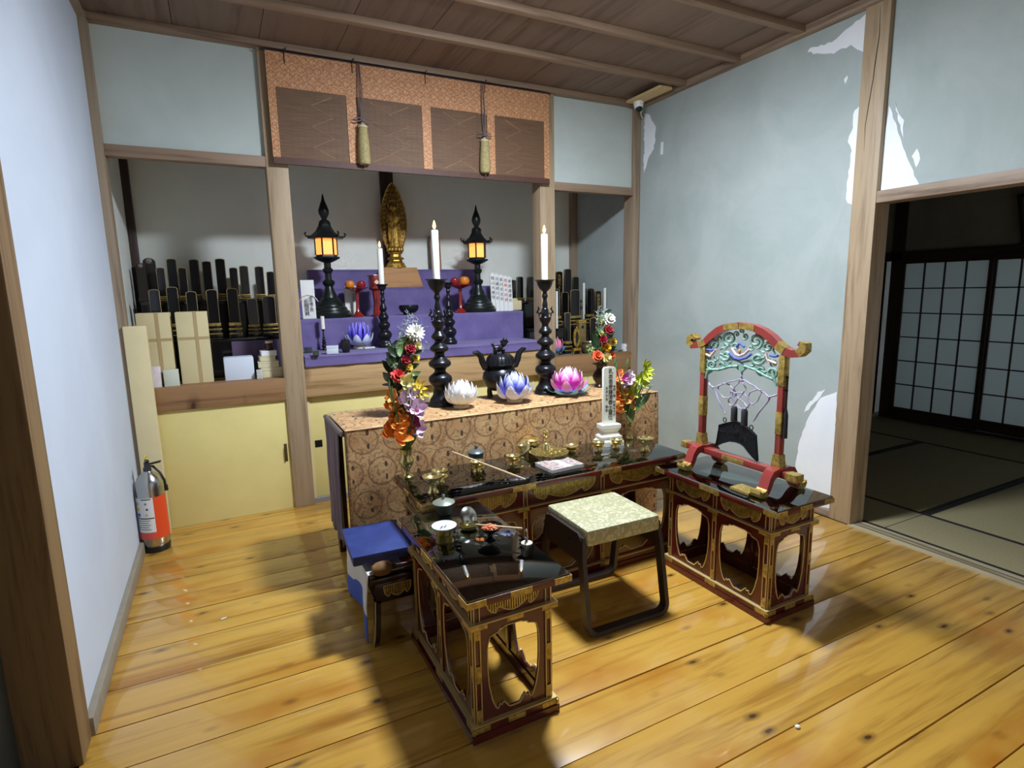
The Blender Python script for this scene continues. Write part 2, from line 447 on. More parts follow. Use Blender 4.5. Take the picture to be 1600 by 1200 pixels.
patch([(1343, 165), (1336, 172), (1331, 205), (1325, 222), (1331, 235), (1328, 262), (1322, 310), (1333, 325), (1341, 240)], par=wr, seed=4, jag=.006)
patch([(1007, 178), (1016, 180), (1025, 200), (1022, 232), (1012, 250), (1006, 270)], par=wr, seed=5, jag=.007)
patch([(1308, 612), (1282, 622), (1262, 655), (1249, 690), (1243, 728), (1246, 748), (1268, 790), (1299, 795)], par=wr, seed=6, jag=.003)
patch([(1290, 608), (1278, 612), (1262, 632), (1256, 646), (1270, 632), (1282, 620)], par=wr, seed=7, jag=.006)
patch([(1324, 118), (1319, 124), (1321, 131), (1325, 122)], par=wr, seed=8, jag=.001)
for q, sd in ((((1033, 222), (1037, 222), (1036, 241), (1032, 242)), 21),):
    patch(list(q), par=wr, seed=sd, jag=.001)
PX0 = XR-0.022
post = struct(G().b2((PX0, 1.81, 0), (XR+0.10, 1.935, ZC), bev=0.006).obj('trim_2', WOODP_Z))
CRACK = plain('check_in_wood', (58, 42, 30), 0.9)
pc = [(1376, 8), (1374, 55), (1368, 95), (1364, 125), (1358, 160), (1352, 195), (1350, 235)]
pts = [atx(x, y, PX0-0.0004) for x, y in pc]
G().tube(pts, [0.0005, .002, .0024, .0018, .002, .0015, .0004], 6).obj('crack', CRACK, post)
ka = struct(G().b2((PX0+0.004, -1.7, 1.713), (XR+0.09, 1.815, 1.772), bev=0.004).obj('trim_3', WOOD_Y))
wr2 = struct(G().b2((XR+0.008, -1.7, 1.77), (XR+0.085, 1.815, ZC)).obj('wall_right_upper', PL_RIGHT))
patch([(1389, 165), (1399, 190), (1412, 232), (1437, 292), (1372, 300)], par=wr2, seed=9, xp=XR+0.008, jag=.003)
patch([(1399, 158), (1405, 178), (1413, 188), (1412, 215), (1404, 190)], par=wr2, seed=10, xp=XR+0.008, jag=.004)
patch([(1433, 232), (1425, 244), (1432, 262), (1438, 248)], par=wr2, seed=12, xp=XR+0.008, jag=.003)
sill = struct(G().b2((2.985, -1.7, -0.02), (3.10, 1.82, 0.004), bev=0.003).obj('trim_4', wood('sill_wood', (172, 160, 128), (128, 112, 84), 'y')))
for k in range(2): G().b2((3.02+0.03*k, -1.7, 0.003), (3.035+0.03*k, 1.815, 0.0052)).obj('groove', plain('groove_shade', (116, 104, 78), 0.7), sill)
struct(G().b2((XR-0.018, 1.935, 0), (XR, YW, 0.04), bev=0.003).obj('baseboard_right', WOOD_Y))

# ---- altar front: posts, lintels, panels
def vpost(n, x0, x1, y0, y1, z0=0, z1=ZC, m=None):
    return struct(G().b2((x0, y0, z0), (x1, y1, z1), bev=0.006).obj('trim_%d' % n, m or WOOD_Z))
vpost(5, XL-0.05, XL+0.035, YW-0.06, YW+0.06)
vpost(6, 0.323, 0.442, YW-0.02, YW+0.10, m=WOODP_Z)
vpost(7, 2.118, 2.239, YW-0.02, YW+0.10, m=WOODP_Z)
vpost(8, 2.952, XR+0.03, YW-0.02, YW+0.10)
G().b2((XL+0.02, YW-0.075, 0.0), (XL+0.125, YW-0.03, 1.17), bev=0.004).obj('trim_9', CREAM)['kind'] = 'structure'
struct(G().b2((XL+0.03, YW-0.015, 2.037), (0.325, YW+0.05, 2.096), bev=0.004).obj('trim_10', WOOD_X))
struct(G().b2((2.237, YW-0.015, 2.022), (2.955, YW+0.05, 2.08), bev=0.004).obj('trim_11', WOOD_X))
struct(G().b2((0.44, YW+0.03, 2.10), (2.12, YW+0.09, 2.16), bev=0.004).obj('trim_12', WOOD_X))
struct(G().b2((XL+0.03, YW+0.008, 2.09), (0.325, YW+0.05, ZC)).obj('wall_altar_left', PL_UP))
struct(G().b2((2.237, YW+0.008, 2.075), (2.955, YW+0.05, ZC)).obj('wall_altar_right', PL_UP))
struct(G().b2((0.44, YW+0.04, 2.15), (2.12, YW+0.08, ZC)).obj('wall_altar_middle', PL_UP))
# recess behind
struct(G().b2((XL-0.1, YB, 0), (XR+0.1, YB+0.08, 2.6)).obj('wall_back', PL_BACK))
struct(G().b2((XL-0.10, YW+0.05, 0), (XL, YB+0.02, 2.6)).obj('wall_recess_left', PL_BACK))
struct(G().b2((XL-0.1, YW+0.05, 2.5), (XR+0.1, YB+0.08, 2.56)).obj('ceiling_recess', CEILW))
vpost(13, XL-0.02, XL+0.045, YB-0.05, YB+0.02, m=DARKW)
vpost(14, XR-0.06, XR+0.02, YB-0.05, YB+0.02, m=WOOD_Z)
bp = aty(604, 290, YB-0.02)
vpost(15, bp.x-0.05, bp.x+0.05, YB-0.035, YB+0.02, m=DARKW)
# beams and counters
struct(G().b2((XL+0.03, YW-0.02, 0.688), (0.325, YW+0.10, 0.822), bev=0.006).obj('trim_16', WOODM_X))
struct(G().b2((0.44, YW-0.012, 0.69), (2.12, YW+0.10, 0.90), bev=0.006).obj('trim_17', WOODP_X))
struct(G().b2((2.237, YW-0.02, 0.676), (2.955, YW+0.10, 0.806), bev=0.006).obj('trim_18', WOODM_X))
struct(G().b2((XL, YW+0.10, 0.78), (0.44, YB, 0.812)).obj('counter_left', WOODM_X))
struct(G().b2((0.44, YW+0.10, 0.84), (2.12, YB, 0.90)).obj('counter_middle', WOODM_X))
struct(G().b2((2.12, YW+0.10, 0.77), (XR, YB, 0.80)).obj('counter_right', wood('grey_counter_wood', (132, 124, 116), (104, 96, 88), 'x')))
struct(G().b2((0.44, YW+0.02, 0.0), (0.46, YB, 0.84)).obj('wall_under_left', CREAM))
# yellow doors under the altar
d1 = struct(G().b2((XL+0.035, YW-0.002, 0.0), (0.325, YW+0.03, 0.69), bev=0.002).obj('door_1', YEL))
hp = aty(447, 707, YW-0.004)
hg = G().tube([(hp.x, YW-0.003, hp.z+0.045), (hp.x, YW-0.018, hp.z+0.038), (hp.x, YW-0.02, hp.z), (hp.x, YW-0.018, hp.z-0.038), (hp.x, YW-0.003, hp.z-0.045)], 0.004, 8)
hg.box((hp.x, YW-0.003, hp.z), (0.016, 0.003, 0.11)); hg.obj('door_handle', plain('aged_brass_pull', (110, 96, 64), 0.4, metal=0.8), d1)
def slide(n, x0, x1, yy):
    d = struct(G().b2((x0, yy, 0.03), (x1, yy+0.025, 0.69), bev=0.002).obj('door_%d' % n, YEL)); return d
d2 = slide(2, 0.442, 1.20, YW+0.03)
fp = aty(498, 693, YW+0.03)
g = G().box((fp.x, YW+0.031, fp.z), (0.045, 0.006, 0.045)); g.obj('finger_pull', BLACKM, d2)
G().b2((1.20, YW+0.03, 0.03), (1.245, YW+0.06, 0.69), bev=0.003).obj('trim_19', WOOD_Z)['kind'] = 'structure'
d3 = slide(3, 1.245, 2.118, YW+0.04)
d4 = slide(4, 2.239, 2.952, YW+0.02)
struct(G().b2((0.442, YW+0.0, 0.0), (2.118, YW+0.07, 0.03)).obj('trim_20', plain('grey_track', (152, 148, 142), 0.5)))
struct(G().b2((2.239, YW+0.0, 0.0), (2.952, YW+0.07, 0.03)).obj('trim_21', MATS['grey_track']))

# ---- ceiling: boards running back, battens across
ceil = struct(G().b2((-1.75, -1.75, ZC+0.012), (XR+0.1, YW+0.06, ZC+0.05)).obj('ceiling', DIRT))
x = XL-1.24
while x < XR:
    x2 = min(x+0.41, XR+0.02)
    G().box((0, 0, 0), (x2-x-0.003, YW+1.75, 0.012), bev=0.0015).obj('ceiling_board', CEILW, ceil, ((x+x2)/2, (YW-1.75)/2, ZC+0.006+rnd.uniform(-.001, .0015)))
    x = x2
n = 22
for yb in (3.155, 2.705, 2.27, 1.83, 1.39, 0.95, 0.51, 0.07, -0.37, -0.81, -1.25):
    struct(G().b2((XL-0.02, yb-0.022, ZC-0.035), (XR-0.02, yb+0.022, ZC+0.001), bev=0.004).obj('trim_%d' % n, WOOD_X)); n += 1
struct(G().b2((XL-0.01, YW-0.05, ZC-0.036), (XR-0.01, YW+0.02, ZC), bev=0.004).obj('trim_%d' % n, WOOD_X)); n += 1
struct(G().b2((XR-0.045, -1.7, ZC-0.042), (XR+0.02, YW-0.0, ZC), bev=0.004).obj('trim_%d' % n, WOOD_Y)); n += 1
struct(G().b2((XL-0.02, 1.97, ZC-0.036), (XL+0.03, YW-0.0, ZC), bev=0.004).obj('trim_%d' % n, WOOD_Y)); n += 1

# ---- the room beyond the opening
XS = 5.82
TAT = plain('tatami_rush', (150, 140, 104), 0.75, rgb2=(134, 124, 90), scale=120, bmp=0.2)
HERI = plain('tatami_border', (28, 26, 26), 0.8)
ft = struct(G().b2((3.05, -1.7, -0.06), (XS+0.1, 3.5, -0.02)).obj('floor_tatami', DIRT))
def mat_(x0, x1, y0, y1, along):
    t = G().b2((x0+.002, y0+.002, -0.02), (x1-.002, y1-.002, 0.0), bev=0.003).obj('tatami_mat', TAT, ft)
    w_ = 0.028
    if along == 'y': rs = ((x0+.002, x0+w_, y0+.002, y1-.002), (x1-w_, x1-.002, y0+.002, y1-.002))
    else: rs = ((x0+.002, x1-.002, y0+.002, y0+w_), (x0+.002, x1-.002, y1-w_, y1-.002))
    for a, b, c, d in rs: G().b2((a, c, 0.0), (b, d, 0.0016)).obj('border', HERI, t)
mat_(3.10, 3.52, 1.70, 3.42, 'y'); mat_(3.10, 3.52, -0.05, 1.70, 'y'); mat_(3.10, 3.52, -1.7, -0.05, 'y')
mat_(3.52, 5.10, 1.70, 2.56, 'x'); mat_(3.52, 5.10, 0.86, 1.70, 'x'); mat_(3.52, 5.10, 0.0, 0.86, 'x'); mat_(3.52, 5.10, 2.56, 3.42, 'x'); mat_(3.52, 5.10, -1.7, 0.0, 'x')
mat_(5.10, XS, 1.70, 3.42, 'y'); mat_(5.10, XS, -0.05, 1.70, 'y')
struct(G().b2((3.1, 3.42, 0), (XS+.1, 3.5, 2.5)).obj('wall_next_room_back', PL_DARK))
struct(G().b2((XS+0.02, -1.7, 1.56), (XS+0.1, 3.5, 2.5)).obj('wall_next_room_side', PL_DARK))
# verandah outside the paper screens: floor, ends and an unseen eave added to dim the upper panes, under the evening sky
struct(G().b2((XS+0.05, -1.7, -0.06), (XS+1.0, 3.5, -0.01)).obj('floor_verandah', DARKW_Y))
struct(G().b2((XS+0.1, -1.7, 1.75), (XS+1.1, 3.5, 1.80)).obj('ceiling_added_eave', DARKW_Y))
struct(G().b2((XS+0.05, 3.42, 0), (XS+1.0, 3.5, 1.8)).obj('wall_verandah_end', PL_DARK))
struct(G().b2((XS+0.05, -1.78, 0), (XS+1.0, -1.7, 1.8)).obj('wall_verandah_far_end', PL_DARK))
struct(G().b2((3.1, -1.75, 2.46), (XS+.1, 3.5, 2.52)).obj('ceiling_next_room', CEILW))
struct(G().b2((XS-0.02, -1.7, 1.515), (XS+0.05, 3.42, 1.60), bev=0.004).obj('trim_40', DARKW_Y))
struct(G().b2((XS-0.02, 3.215, 0), (XS+0.06, 3.31, 2.46), bev=0.004).obj('trim_41', DARKW))
struct(G().b2((XS-0.03, -1.7, -0.01), (XS+0.05, 3.3, 0.018), bev=0.003).obj('trim_42', DARKW_Y))
struct(G().b2((4.9, 3.40, 1.50), (XS, 3.44, 1.58), bev=0.003).obj('trim_43', DARKW))
dd = struct(G().b2((4.55, 3.395, 0.0), (5.25, 3.42, 1.5), bev=0.003).obj('door_5', PL_DARK))
G().b2((5.25, 3.385, 0.0), (5.34, 3.42, 1.52), bev=0.003).obj('door_frame', DARKW, dd)
G().box((5.17, 3.39, 0.75), (0.03, 0.01, 0.09)).obj('door_handle', BLACKM, dd)
def _shp():
    m, nt, b = newmat('shoji_paper'); nt.nodes.remove(b)
    d = nd(nt, 'ShaderNodeBsdfDiffuse'); d.inputs[0].default_value = lin((226, 230, 228))
    t = nd(nt, 'ShaderNodeBsdfTranslucent'); t.inputs[0].default_value = lin((214, 222, 222))
    mx = nt.nodes.new('ShaderNodeMixShader'); mx.inputs[0].default_value = 0.45
    nt.links.new(d.outputs[0], mx.inputs[1]); nt.links.new(t.outputs[0], mx.inputs[2])
    nt.links.new(mx.outputs[0], nt.nodes['Material Output'].inputs['Surface']); MATS['shoji_paper'] = m; return m
SHP = _shp()
def shoji(n, y1, y0, xx):
    d = struct(G().b2((xx, y0, 0.02), (xx+0.03, y0+0.03, 1.515)).b2((xx, y1-0.03, 0.02), (xx+0.03, y1, 1.515)).obj('door_%d' % n, DARKW))
    for z0, z1 in ((0.02, 0.115), (1.485, 1.515)): G().b2((xx+.002, y0+.03, z0), (xx+0.028, y1-.03, z1)).obj('rail', DARKW_Y, d)
    ny, nz = 4, 6; a, b = y0+.03, y1-.03; za, zb = 0.115, 1.485
    for i in range(1, ny):
        y = a+(b-a)*i/ny; G().b2((xx+.006, y-.005, za), (xx+.02, y+.005, zb)).obj('lattice_bar', DARKW, d)
    for j in range(1, nz):
        z = za+(zb-za)*j/nz; G().b2((xx+.006, a, z-.005), (xx+.02, b, z+.005)).obj('lattice_bar', DARKW_Y, d)
    pm = G().b2((-.001, -(b-a)/ny/2, -(zb-za)/nz/2), (.001, (b-a)/ny/2, (zb-za)/nz/2)).mesh('paper_pane', SHP, False)
    for i in range(ny):
        for j in range(nz):
            link('paper_pane', pm, d, (xx+.0215, a+(b-a)*(i+.5)/ny, za+(zb-za)*(j+.5)/nz))
shoji(6, 3.215, 2.49, XS-0.015); shoji(7, 2.51, 1.785, XS+0.018); shoji(8, 1.80, 1.075, XS-0.015)
# framed picture hung leaning over the shoji lintel
fr = thing('picture_frame', 'black framed picture leaning out above the paper screens', 'picture frame', (XS-0.02, 1.80, 1.61))
rot = Matrix.Rotation(math.radians(-24), 3, 'Y')
def leaning(c, s_): return (rot @ Vector(c)), s_
for c, s_ in (((0, 0, .012), (.02, 1.02, .025)), ((0, 0, .388), (.02, 1.02, .025)), ((0, .5, .2), (.02, .025, .4)), ((0, -.5, .2), (.02, .025, .4))):
    G().box(rot @ Vector(c), s_, rot=rot, bev=.003).obj('frame_bar', BLACKM, fr)
G().box(rot @ Vector((.004, 0, .2)), (.006, .98, .37), rot=rot).obj('picture', plain('dim_picture', (70, 74, 70), 0.3), fr)
# ================================================================== LACQUER TABLES
def resample(poly, n):
    P = [Vector((a, b)) for a, b in poly]; P.append(P[0]); L = [0]
    for a, b in zip(P, P[1:]): L.append(L[-1]+(b-a).length)
    out = []; k = 0
    for i in range(n):
        t = L[-1]*i/n
        while L[k+1] < t: k += 1
        out.append(P[k].lerp(P[k+1], (t-L[k])/max(1e-9, L[k+1]-L[k])))
    return out
WINDOW = [(-.96, .55), (-.95, .80), (-.86, .92), (-.70, .94), (-.55, .95), (-.5, .985), (-.38, .98), (-.30, 1.0), (.30, 1.0), (.38, .98), (.5, .985), (.55, .95), (.70, .94), (.86, .92), (.95, .80), (.96, .55),
          (.92, .34), (.82, .16), (.70, .05), (.60, .02), (.55, .085), (.47, .05), (.42, .10), (.30, .05), (.20, .0), (-.2, .0), (-.30, .05), (-.42, .10), (-.47, .05), (-.55, .085), (-.60, .02), (-.70, .05), (-.82, .16), (-.92, .34)]
CLOUD = [(-1, .96), (-.99, .62), (-.92, .36), (-.80, .2), (-.66, .12), (-.58, .24), (-.62, .36), (-.48, .34), (-.36, .22), (-.2, .12), (0, .06), (.2, .12), (.36, .22), (.48, .34), (.62, .36), (.58, .24), (.66, .12), (.80, .2), (.92, .36), (.99, .62), (1, .96)]
class Frame:
    """u,v,d on one face of a table -> local xyz (d points outwards)"""
    def __init__(s, o, u, out): s.o, s.u, s.n = Vector(o), Vector(u), Vector(out)
    def __call__(s, a, b, d): return s.o + s.u*a + Vector((0, 0, b)) + s.n*d
def fbox(g, F, a0, a1, b0, b1, d0, d1, mi=0, bev=0):
    c = F((a0+a1)/2, (b0+b1)/2, (d0+d1)/2)
    sz = Vector((abs(F.u.x)*(a1-a0)+abs(F.n.x)*abs(d1-d0), abs(F.u.y)*(a1-a0)+abs(F.n.y)*abs(d1-d0), b1-b0))
    g.box(c, sz, mi, None, bev)
def fpanel(F, a0, a1, b0, b1, par, name='panel'):
    """panel with a cusped opening and a gilt rim"""
    w_, h_ = (a1-a0), (b1-b0); mx, mz = 0.016, 0.018; n = 88
    inner = [((a0+a1)/2 + u*(w_/2-mx), b0+mz+v*(h_-2*mz)) for u, v in [tuple(p) for p in resample(WINDOW, n)]]
    cx, cz = (a0+a1)/2, (b0+b1)/2; outer = []
    for x, z in inner:
        dx, dz = x-cx, z-cz; t = min((w_/2)/abs(dx) if abs(dx) > 1e-9 else 9e9, (h_/2)/abs(dz) if abs(dz) > 1e-9 else 9e9)
        outer.append((cx+dx*t, cz+dz*t))
    g = G(); V = [[g.bm.verts.new(F(a, b, d)) for a, b in L] for L in (outer, inner) for d in (-.010, -.002)]
    o0, o1, i0, i1 = V
    for k in range(n):
        j = (k+1) % n
        for q in ((o0[k], o0[j], i0[j], i0[k]), (o1[j], o1[k], i1[k], i1[j]), (o0[j], o0[k], o1[k], o1[j]), (i0[k], i0[j], i1[j], i1[k])): g.face(q)
    p = g.obj(name, LACQ, par)
    G().tube([F(a, b, -.001) for a, b in inner], 0.0022, 6, closed=True).obj('gilt_rim', GOLDL, p)
def finset(F, a0, a1, b0, b1, par):
    """ribbed gilt inset with a cloud-shaped lower edge"""
    cx = (a0+a1)/2; hw = (a1-a0)/2*0.86; z0 = b0+0.004; hh = (b1-b0)-0.008
    R_ = resample(CLOUD, 120)
    low = [(p.x, p.y) for p in R_]
    def bottom(u):
        best = 0.9
        for (x0, y0), (x1, y1) in zip(low, low[1:]):
            if min(x0, x1)-1e-6 <= u <= max(x0, x1)+1e-6 and abs(x1-x0) > 1e-6 and min(y0, y1) < .94:
                best = min(best, y0+(y1-y0)*(u-x0)/(x1-x0))
        return best
    g = G(); nr = max(10, int(2*hw/0.0080)); cols = []; us = []
    for i in range(nr): us += [(-1+2*(i+.0)/nr, .0005), (-1+2*(i+.30)/nr, .0005), (-1+2*(i+.36)/nr, .0034), (-1+2*(i+.94)/nr, .0034)]
    us.append((1, .0005))
    for u, d in us:
        zt = z0+.95*hh; zb = min(z0+bottom(max(-.985, min(.985, u)))*hh+.002, zt-.002)
        cols.append([g.bm.verts.new(F(cx+u*hw*.985, z, dd)) for z, dd in ((zb, -.001), (zb, d), (zt, d), (zt, -.001))])
    for i, (A, B) in enumerate(zip(cols, cols[1:])):
        for k in range(3): g.face((A[k], B[k], B[k+1], A[k+1]), 1 if i % 4 == 0 else 0)
    p = g.obj('gilt_inset', [GOLD, LACQD], par, smooth=False)
    G().tube([F(cx+q.x*hw, z0+q.y*hh, 0.002) for q in R_], 0.0019, 6, closed=True).obj('inset_rim', GOLDL, p)
def lacquer_table(name, label, loc, L, W, H, nl, ns, toplx, toply, glass_label=None):
    """L along x, W along y, origin at the floor under the middle"""
    t = thing(name, label, 'table', loc)
    zb, zr, zt = 0.05, H*0.765, H-0.026     # plinth top, mid rail, underside of the slab
    hx, hy = L/2, W/2
    def ringbox(nm, x, y, z0, z1, wdt, m, bev=.002):
        g = G()
        g.ring([(-x, -y), (x, -y), (x, y), (-x, y)], [(-x+wdt, -y+wdt), (x-wdt, -y+wdt), (x-wdt, y-wdt), (-x+wdt, y-wdt)], z0, z1, 'xy')
        return g.obj(nm, m, t)
    pl = ringbox('plinth', hx, hy, 0.0, 0.024, 0.03, LACQ)
    ringbox('plinth_ledge', hx-.006, hy-.006, 0.024, zb-.004, 0.026, LACQ)
    ringbox('gilt_line', hx-.005, hy-.005, zb-.004, zb, 0.02, GOLDL, .0008)
    ix, iy = hx-0.018, hy-0.018
    faces = [Frame((0, -iy, 0), (1, 0, 0), (0, -1, 0)), Frame((0, iy, 0), (-1, 0, 0), (0, 1, 0)), Frame((-ix, 0, 0), (0, -1, 0), (-1, 0, 0)), Frame((ix, 0, 0), (0, 1, 0), (1, 0, 0))]
    half = [ix, ix, iy, iy]; nb = [nl, nl, ns, ns]; PW = 0.024
    ringbox('mid_rail', hx-.004, hy-.004, zr-.012, zr+.004, 0.024, LACQ)
    ringbox('rail_gilt_line', hx-.002, hy-.002, zr+.004, zr+.008, 0.02, GOLDL, .0008)
    # corner posts
    for sx in (-1, 1):
        for sy in (-1, 1):
            p = G().box((sx*(ix-PW/2), sy*(iy-PW/2), (zb+zt)/2), (PW, PW, zt-zb), bev=.002).obj('corner_post', LACQ, t)
    for F, hw, n in zip(faces, half, nb):
        xs = [-hw+PW+(2*hw-2*PW)*i/n for i in range(n+1)]
        # gilt strips and fittings on the posts
        def one(nm, m, *a_):
            gq = G(); fbox(gq, F, *a_); return gq.obj(nm, m, t)
        edges = [-hw+PW/2]+[x_ for x_ in xs[1:-1]]+[hw-PW/2]
        for k, a in enumerate(edges):
            if 0 < k < len(edges)-1: one('mullion', LACQ, a-PW*.42, a+PW*.42, zb, zt, -.016, .002, 0, .0015)
            for sgn in (-1, 1):
                one('gilt_strip', GOLDL, a+sgn*PW*.36-.0016, a+sgn*PW*.36+.0016, zb, zr-.012, .0, .0036)
                one('gilt_strip', GOLDL, a+sgn*PW*.36-.0016, a+sgn*PW*.36+.0016, zr+.008, zt, .0, .0036)
            for zc, hh in ((zb+.024, .04), ((zb+zr)/2, .055), (zr-.032, .034), (zt-.012, .022)):
                one('post_fitting', GOLD, a-PW*.4, a+PW*.4, zc-hh/2, zc+hh/2, .0, .0042, 0, .0015)
        # fittings on plinth and rail
        ext = hw+0.018
        spots = [-ext+.03, 0, ext-.03] if n < 3 else [-ext+.03, -ext/3, ext/3, ext-.03]
        for a in spots:
            one('rail_fitting', GOLD, a-.028, a+.028, zr-.010, zr+.003, .010, .0162, 0, .0012)
            one('plinth_fitting', GOLD, a-.03, a+.03, .026, zb-.006, .008, .0142, 0, .0012)
        for k in range(n):
            a0, a1 = xs[k]+(PW*.42 if k else 0), xs[k+1]-(PW*.42 if k < n-1 else 0)
            fpanel(F, a0, a1, zb, zr-.012, t)
            gb = G(); fbox(gb, F, a0, a1, zr+.008, zt, -.012, -.001); fr_ = gb.obj('frieze_board', LACQ, t)
            finset(F, a0+.004, a1-.004, zr+.008, zt, fr_)
    # slab, its fittings and the glass
    top = G().b2((-toplx/2, -toply/2, zt), (toplx/2, toply/2, H-.005), 0, .002).obj('table_top', LACQ, t)
    G().b2((-toplx/2+.008, -toply/2+.008, H-.005), (toplx/2-.008, toply/2-.008, H-.0045)).obj('black_surface', BLACK, top)
    def fit(p0, p1): G().b2(p0, p1).obj('edge_fitting', GOLD, top)
    for sx in (-1, 1):
        for sy in (-1, 1):
            X_, Y_ = toplx/2+.0015, toply/2+.0015
            G().prism([(sx*X_, sy*Y_), (sx*(X_-.06), sy*Y_), (sx*(X_-.06), sy*(Y_-.005)), (sx*(X_-.005), sy*(Y_-.005)), (sx*(X_-.005), sy*(Y_-.06)), (sx*X_, sy*(Y_-.06))], zt+.001, H-.0055, 'xy').obj('corner_fitting', GOLD, top)
    for sy in (-1, 1):
        for u in ((0,) if nl < 3 else (-1/6, 1/6)): fit((toplx*u-.055, sy*(toply/2+.0015), zt+.001), (toplx*u+.055, sy*(toply/2-.004), H-.0055))
    for sx in (-1, 1): fit((sx*(toplx/2+.0015), -.035, zt+.001), (sx*(toplx/2-.004), .035, H-.0055))
    G().b2((-toplx/2+.003, -toply/2+.003, H-.0044), (toplx/2-.003, toply/2-.003, H+.0006), 0, .0008).obj('glass_sheet', GLASS, t)
    return t
ZS = 0.482                      # top of the two side tables (with glass)
ZL = 0.512                      # top of the long table
# the side tables stand lengthwise to the altar: built along x, turned by 90 degrees
ta = lacquer_table('side_table', 'red lacquer side table with cusped openings, bearing a green lidded jar and white dish', (0.700, 1.680, 0), 0.600, 0.298, ZS, 2, 1, 0.680, 0.338)
ta.rotation_euler = (0, 0, math.pi/2)
tb = lacquer_table('side_table', 'red lacquer side table with cusped openings, carrying the red chime stand', (1.950, 1.682, 0), 0.590, 0.290, ZS, 2, 1, 0.665, 0.334)
tb.rotation_euler = (0, 0, math.pi/2)
tc_ = lacquer_table('altar_table', 'long red lacquer altar table with three front bays and glass top', (1.305, 2.225, 0), 1.30, 0.36, ZL, 3, 1, 1.350, 0.405)

# ================================================================== STOOL
STW = plain('stool_bentwood', (52, 40, 38), 0.4, var=0.2, scale=14)
def _seatmat():
    m, nt, b = newmat('figured_seat_cloth')
    v = coords(nt); n = nd(nt, 'ShaderNodeTexNoise', Scale=38.0, Detail=2.0, Distortion=1.6); nt.links.new(v, n.inputs['Vector'])
    r = ramp(nt, [(0.50, lin((164, 160, 122))), (0.60, lin((194, 192, 158)))]); nt.links.new(n.outputs['Fac'], r.inputs[0])
    nt.links.new(r.outputs[0], b.inputs['Base Color']); b.inputs['Roughness'].default_value = 0.55
    bump(nt, b, n.outputs['Fac'], 0.3, 0.002); MATS['figured_seat_cloth'] = m; return m
SEATM = _seatmat()
st = thing('stool', 'low stool with pale green figured seat and dark bentwood legs', 'stool', (1.338, 1.832, 0), math.radians(-1.5))
SW, SD, ST = 0.172, 0.156, 0.420
g = G().box((0, 0, ST-.036), (2*SW, 2*SD, .066), bev=.012); g.obj('seat_cushion', SEATM, st)
for sy in (-1, 1):
    yb = sy*0.184; yt = sy*0.125
    pts = []
    def arc(c, a0, a1, r, n=6): return [(c[0]+r*math.cos(a0+(a1-a0)*i/n), c[1]+r*math.sin(a0+(a1-a0)*i/n)) for i in range(n+1)]
    prof = [(-SW-.004, .385)] + [(-SW-.012, .30), (-SW-.016, .06)] + arc((-SW+.024, .052), math.pi, 1.5*math.pi, .040) + arc((SW-.024, .052), 1.5*math.pi, 2*math.pi, .040) + [(SW+.016, .06), (SW+.012, .30), (SW+.004, .385)]
    # flat strip swept along the loop; legs splay outwards towards the floor
    gg = G(); wd, th = 0.036, 0.018; R0 = []
    def P3(x, z, off): 
        k = max(0.0, min(1.0, (z-.012)/.37)); return Vector((x, yb+(yt-yb)*k+off, z))
    n = len(prof); ring = []
    for i, (x_, z_) in enumerate(prof):
        a = prof[max(0, i-1)]; b = prof[min(n-1, i+1)]; tx, tz = b[0]-a[0], b[1]-a[1]; l = math.hypot(tx, tz); nx, nz = -tz/l, tx/l
        ring.append([gg.bm.verts.new(P3(x_+nx*th/2*s1, max(.0, z_+nz*th/2*s1), s2*wd/2)) for s1, s2 in ((-1, -1), (1, -1), (1, 1), (-1, 1))])
    for A, B in zip(ring, ring[1:]):
        for k in range(4): gg.face((A[k], A[(k+1) % 4], B[(k+1) % 4], B[k]))
    gg.face(ring[0][::-1]); gg.face(ring[-1])
    gg.obj('leg_loop', STW, st)
for sx in (-1, 1):
    g = G().prism([(-.155, .28), (.155, .28), (.135, .375), (.11, .395), (-.11, .395), (-.135, .375)], sx*(SW+.016), sx*(SW+.003), 'yz')
    g.obj('side_board', STW, st)
    G().lathe([(0, 0), (.007, 0), (.007, .003), (0, .004)], 10, mat=Matrix.Translation((sx*(SW+.016), -.05, .35)) @ Matrix.Rotation(sx*math.pi/2, 4, 'Y')).obj('screw_cap', BLACKM, st)
# ================================================================== VALANCE (reed blind bordered with brocade)
BRO_V = brocade('valance_brocade', (204, 144, 96), (218, 168, 122), (142, 86, 56), cell=0.045, ringw=0.12)
BRO_T = brocade('table_brocade', (180, 136, 86), (204, 166, 114), (108, 68, 42), cell=0.15, ringw=0.055)
def _misu():
    m, nt, b = newmat('brown_reed_blind')
    tc = nt.nodes.new('ShaderNodeTexCoord'); sep = nt.nodes.new('ShaderNodeSeparateXYZ'); nt.links.new(tc.outputs['UV'], sep.inputs[0])
    v = coords(nt, (6, 1, 160)); n = nd(nt, 'ShaderNodeTexNoise', Scale=1.0, Detail=4.0); nt.links.new(v, n.inputs['Vector'])
    r = ramp(nt, [(0.3, lin((92, 66, 46))), (0.7, lin((122, 92, 66)))]); nt.links.new(n.outputs['Fac'], r.inputs[0])
    nt.links.new(r.outputs[0], b.inputs['Base Color']); b.inputs['Roughness'].default_value = 0.6
    w_ = nd(nt, 'ShaderNodeTexWave', Scale=60.0); w_.bands_direction = 'Z'; v2 = coords(nt); nt.links.new(v2, w_.inputs['Vector'])
    bump(nt, b, w_.outputs['Fac'], 0.35, 0.002); return m
MISU = _misu()
THREAD = plain('tan_thread', (186, 150, 112), 0.7); BIND = plain('brown_thread', (118, 86, 66), 0.7)
vy = YW-0.055; vz0, vz1, vzh = 2.052, 2.645, 2.462
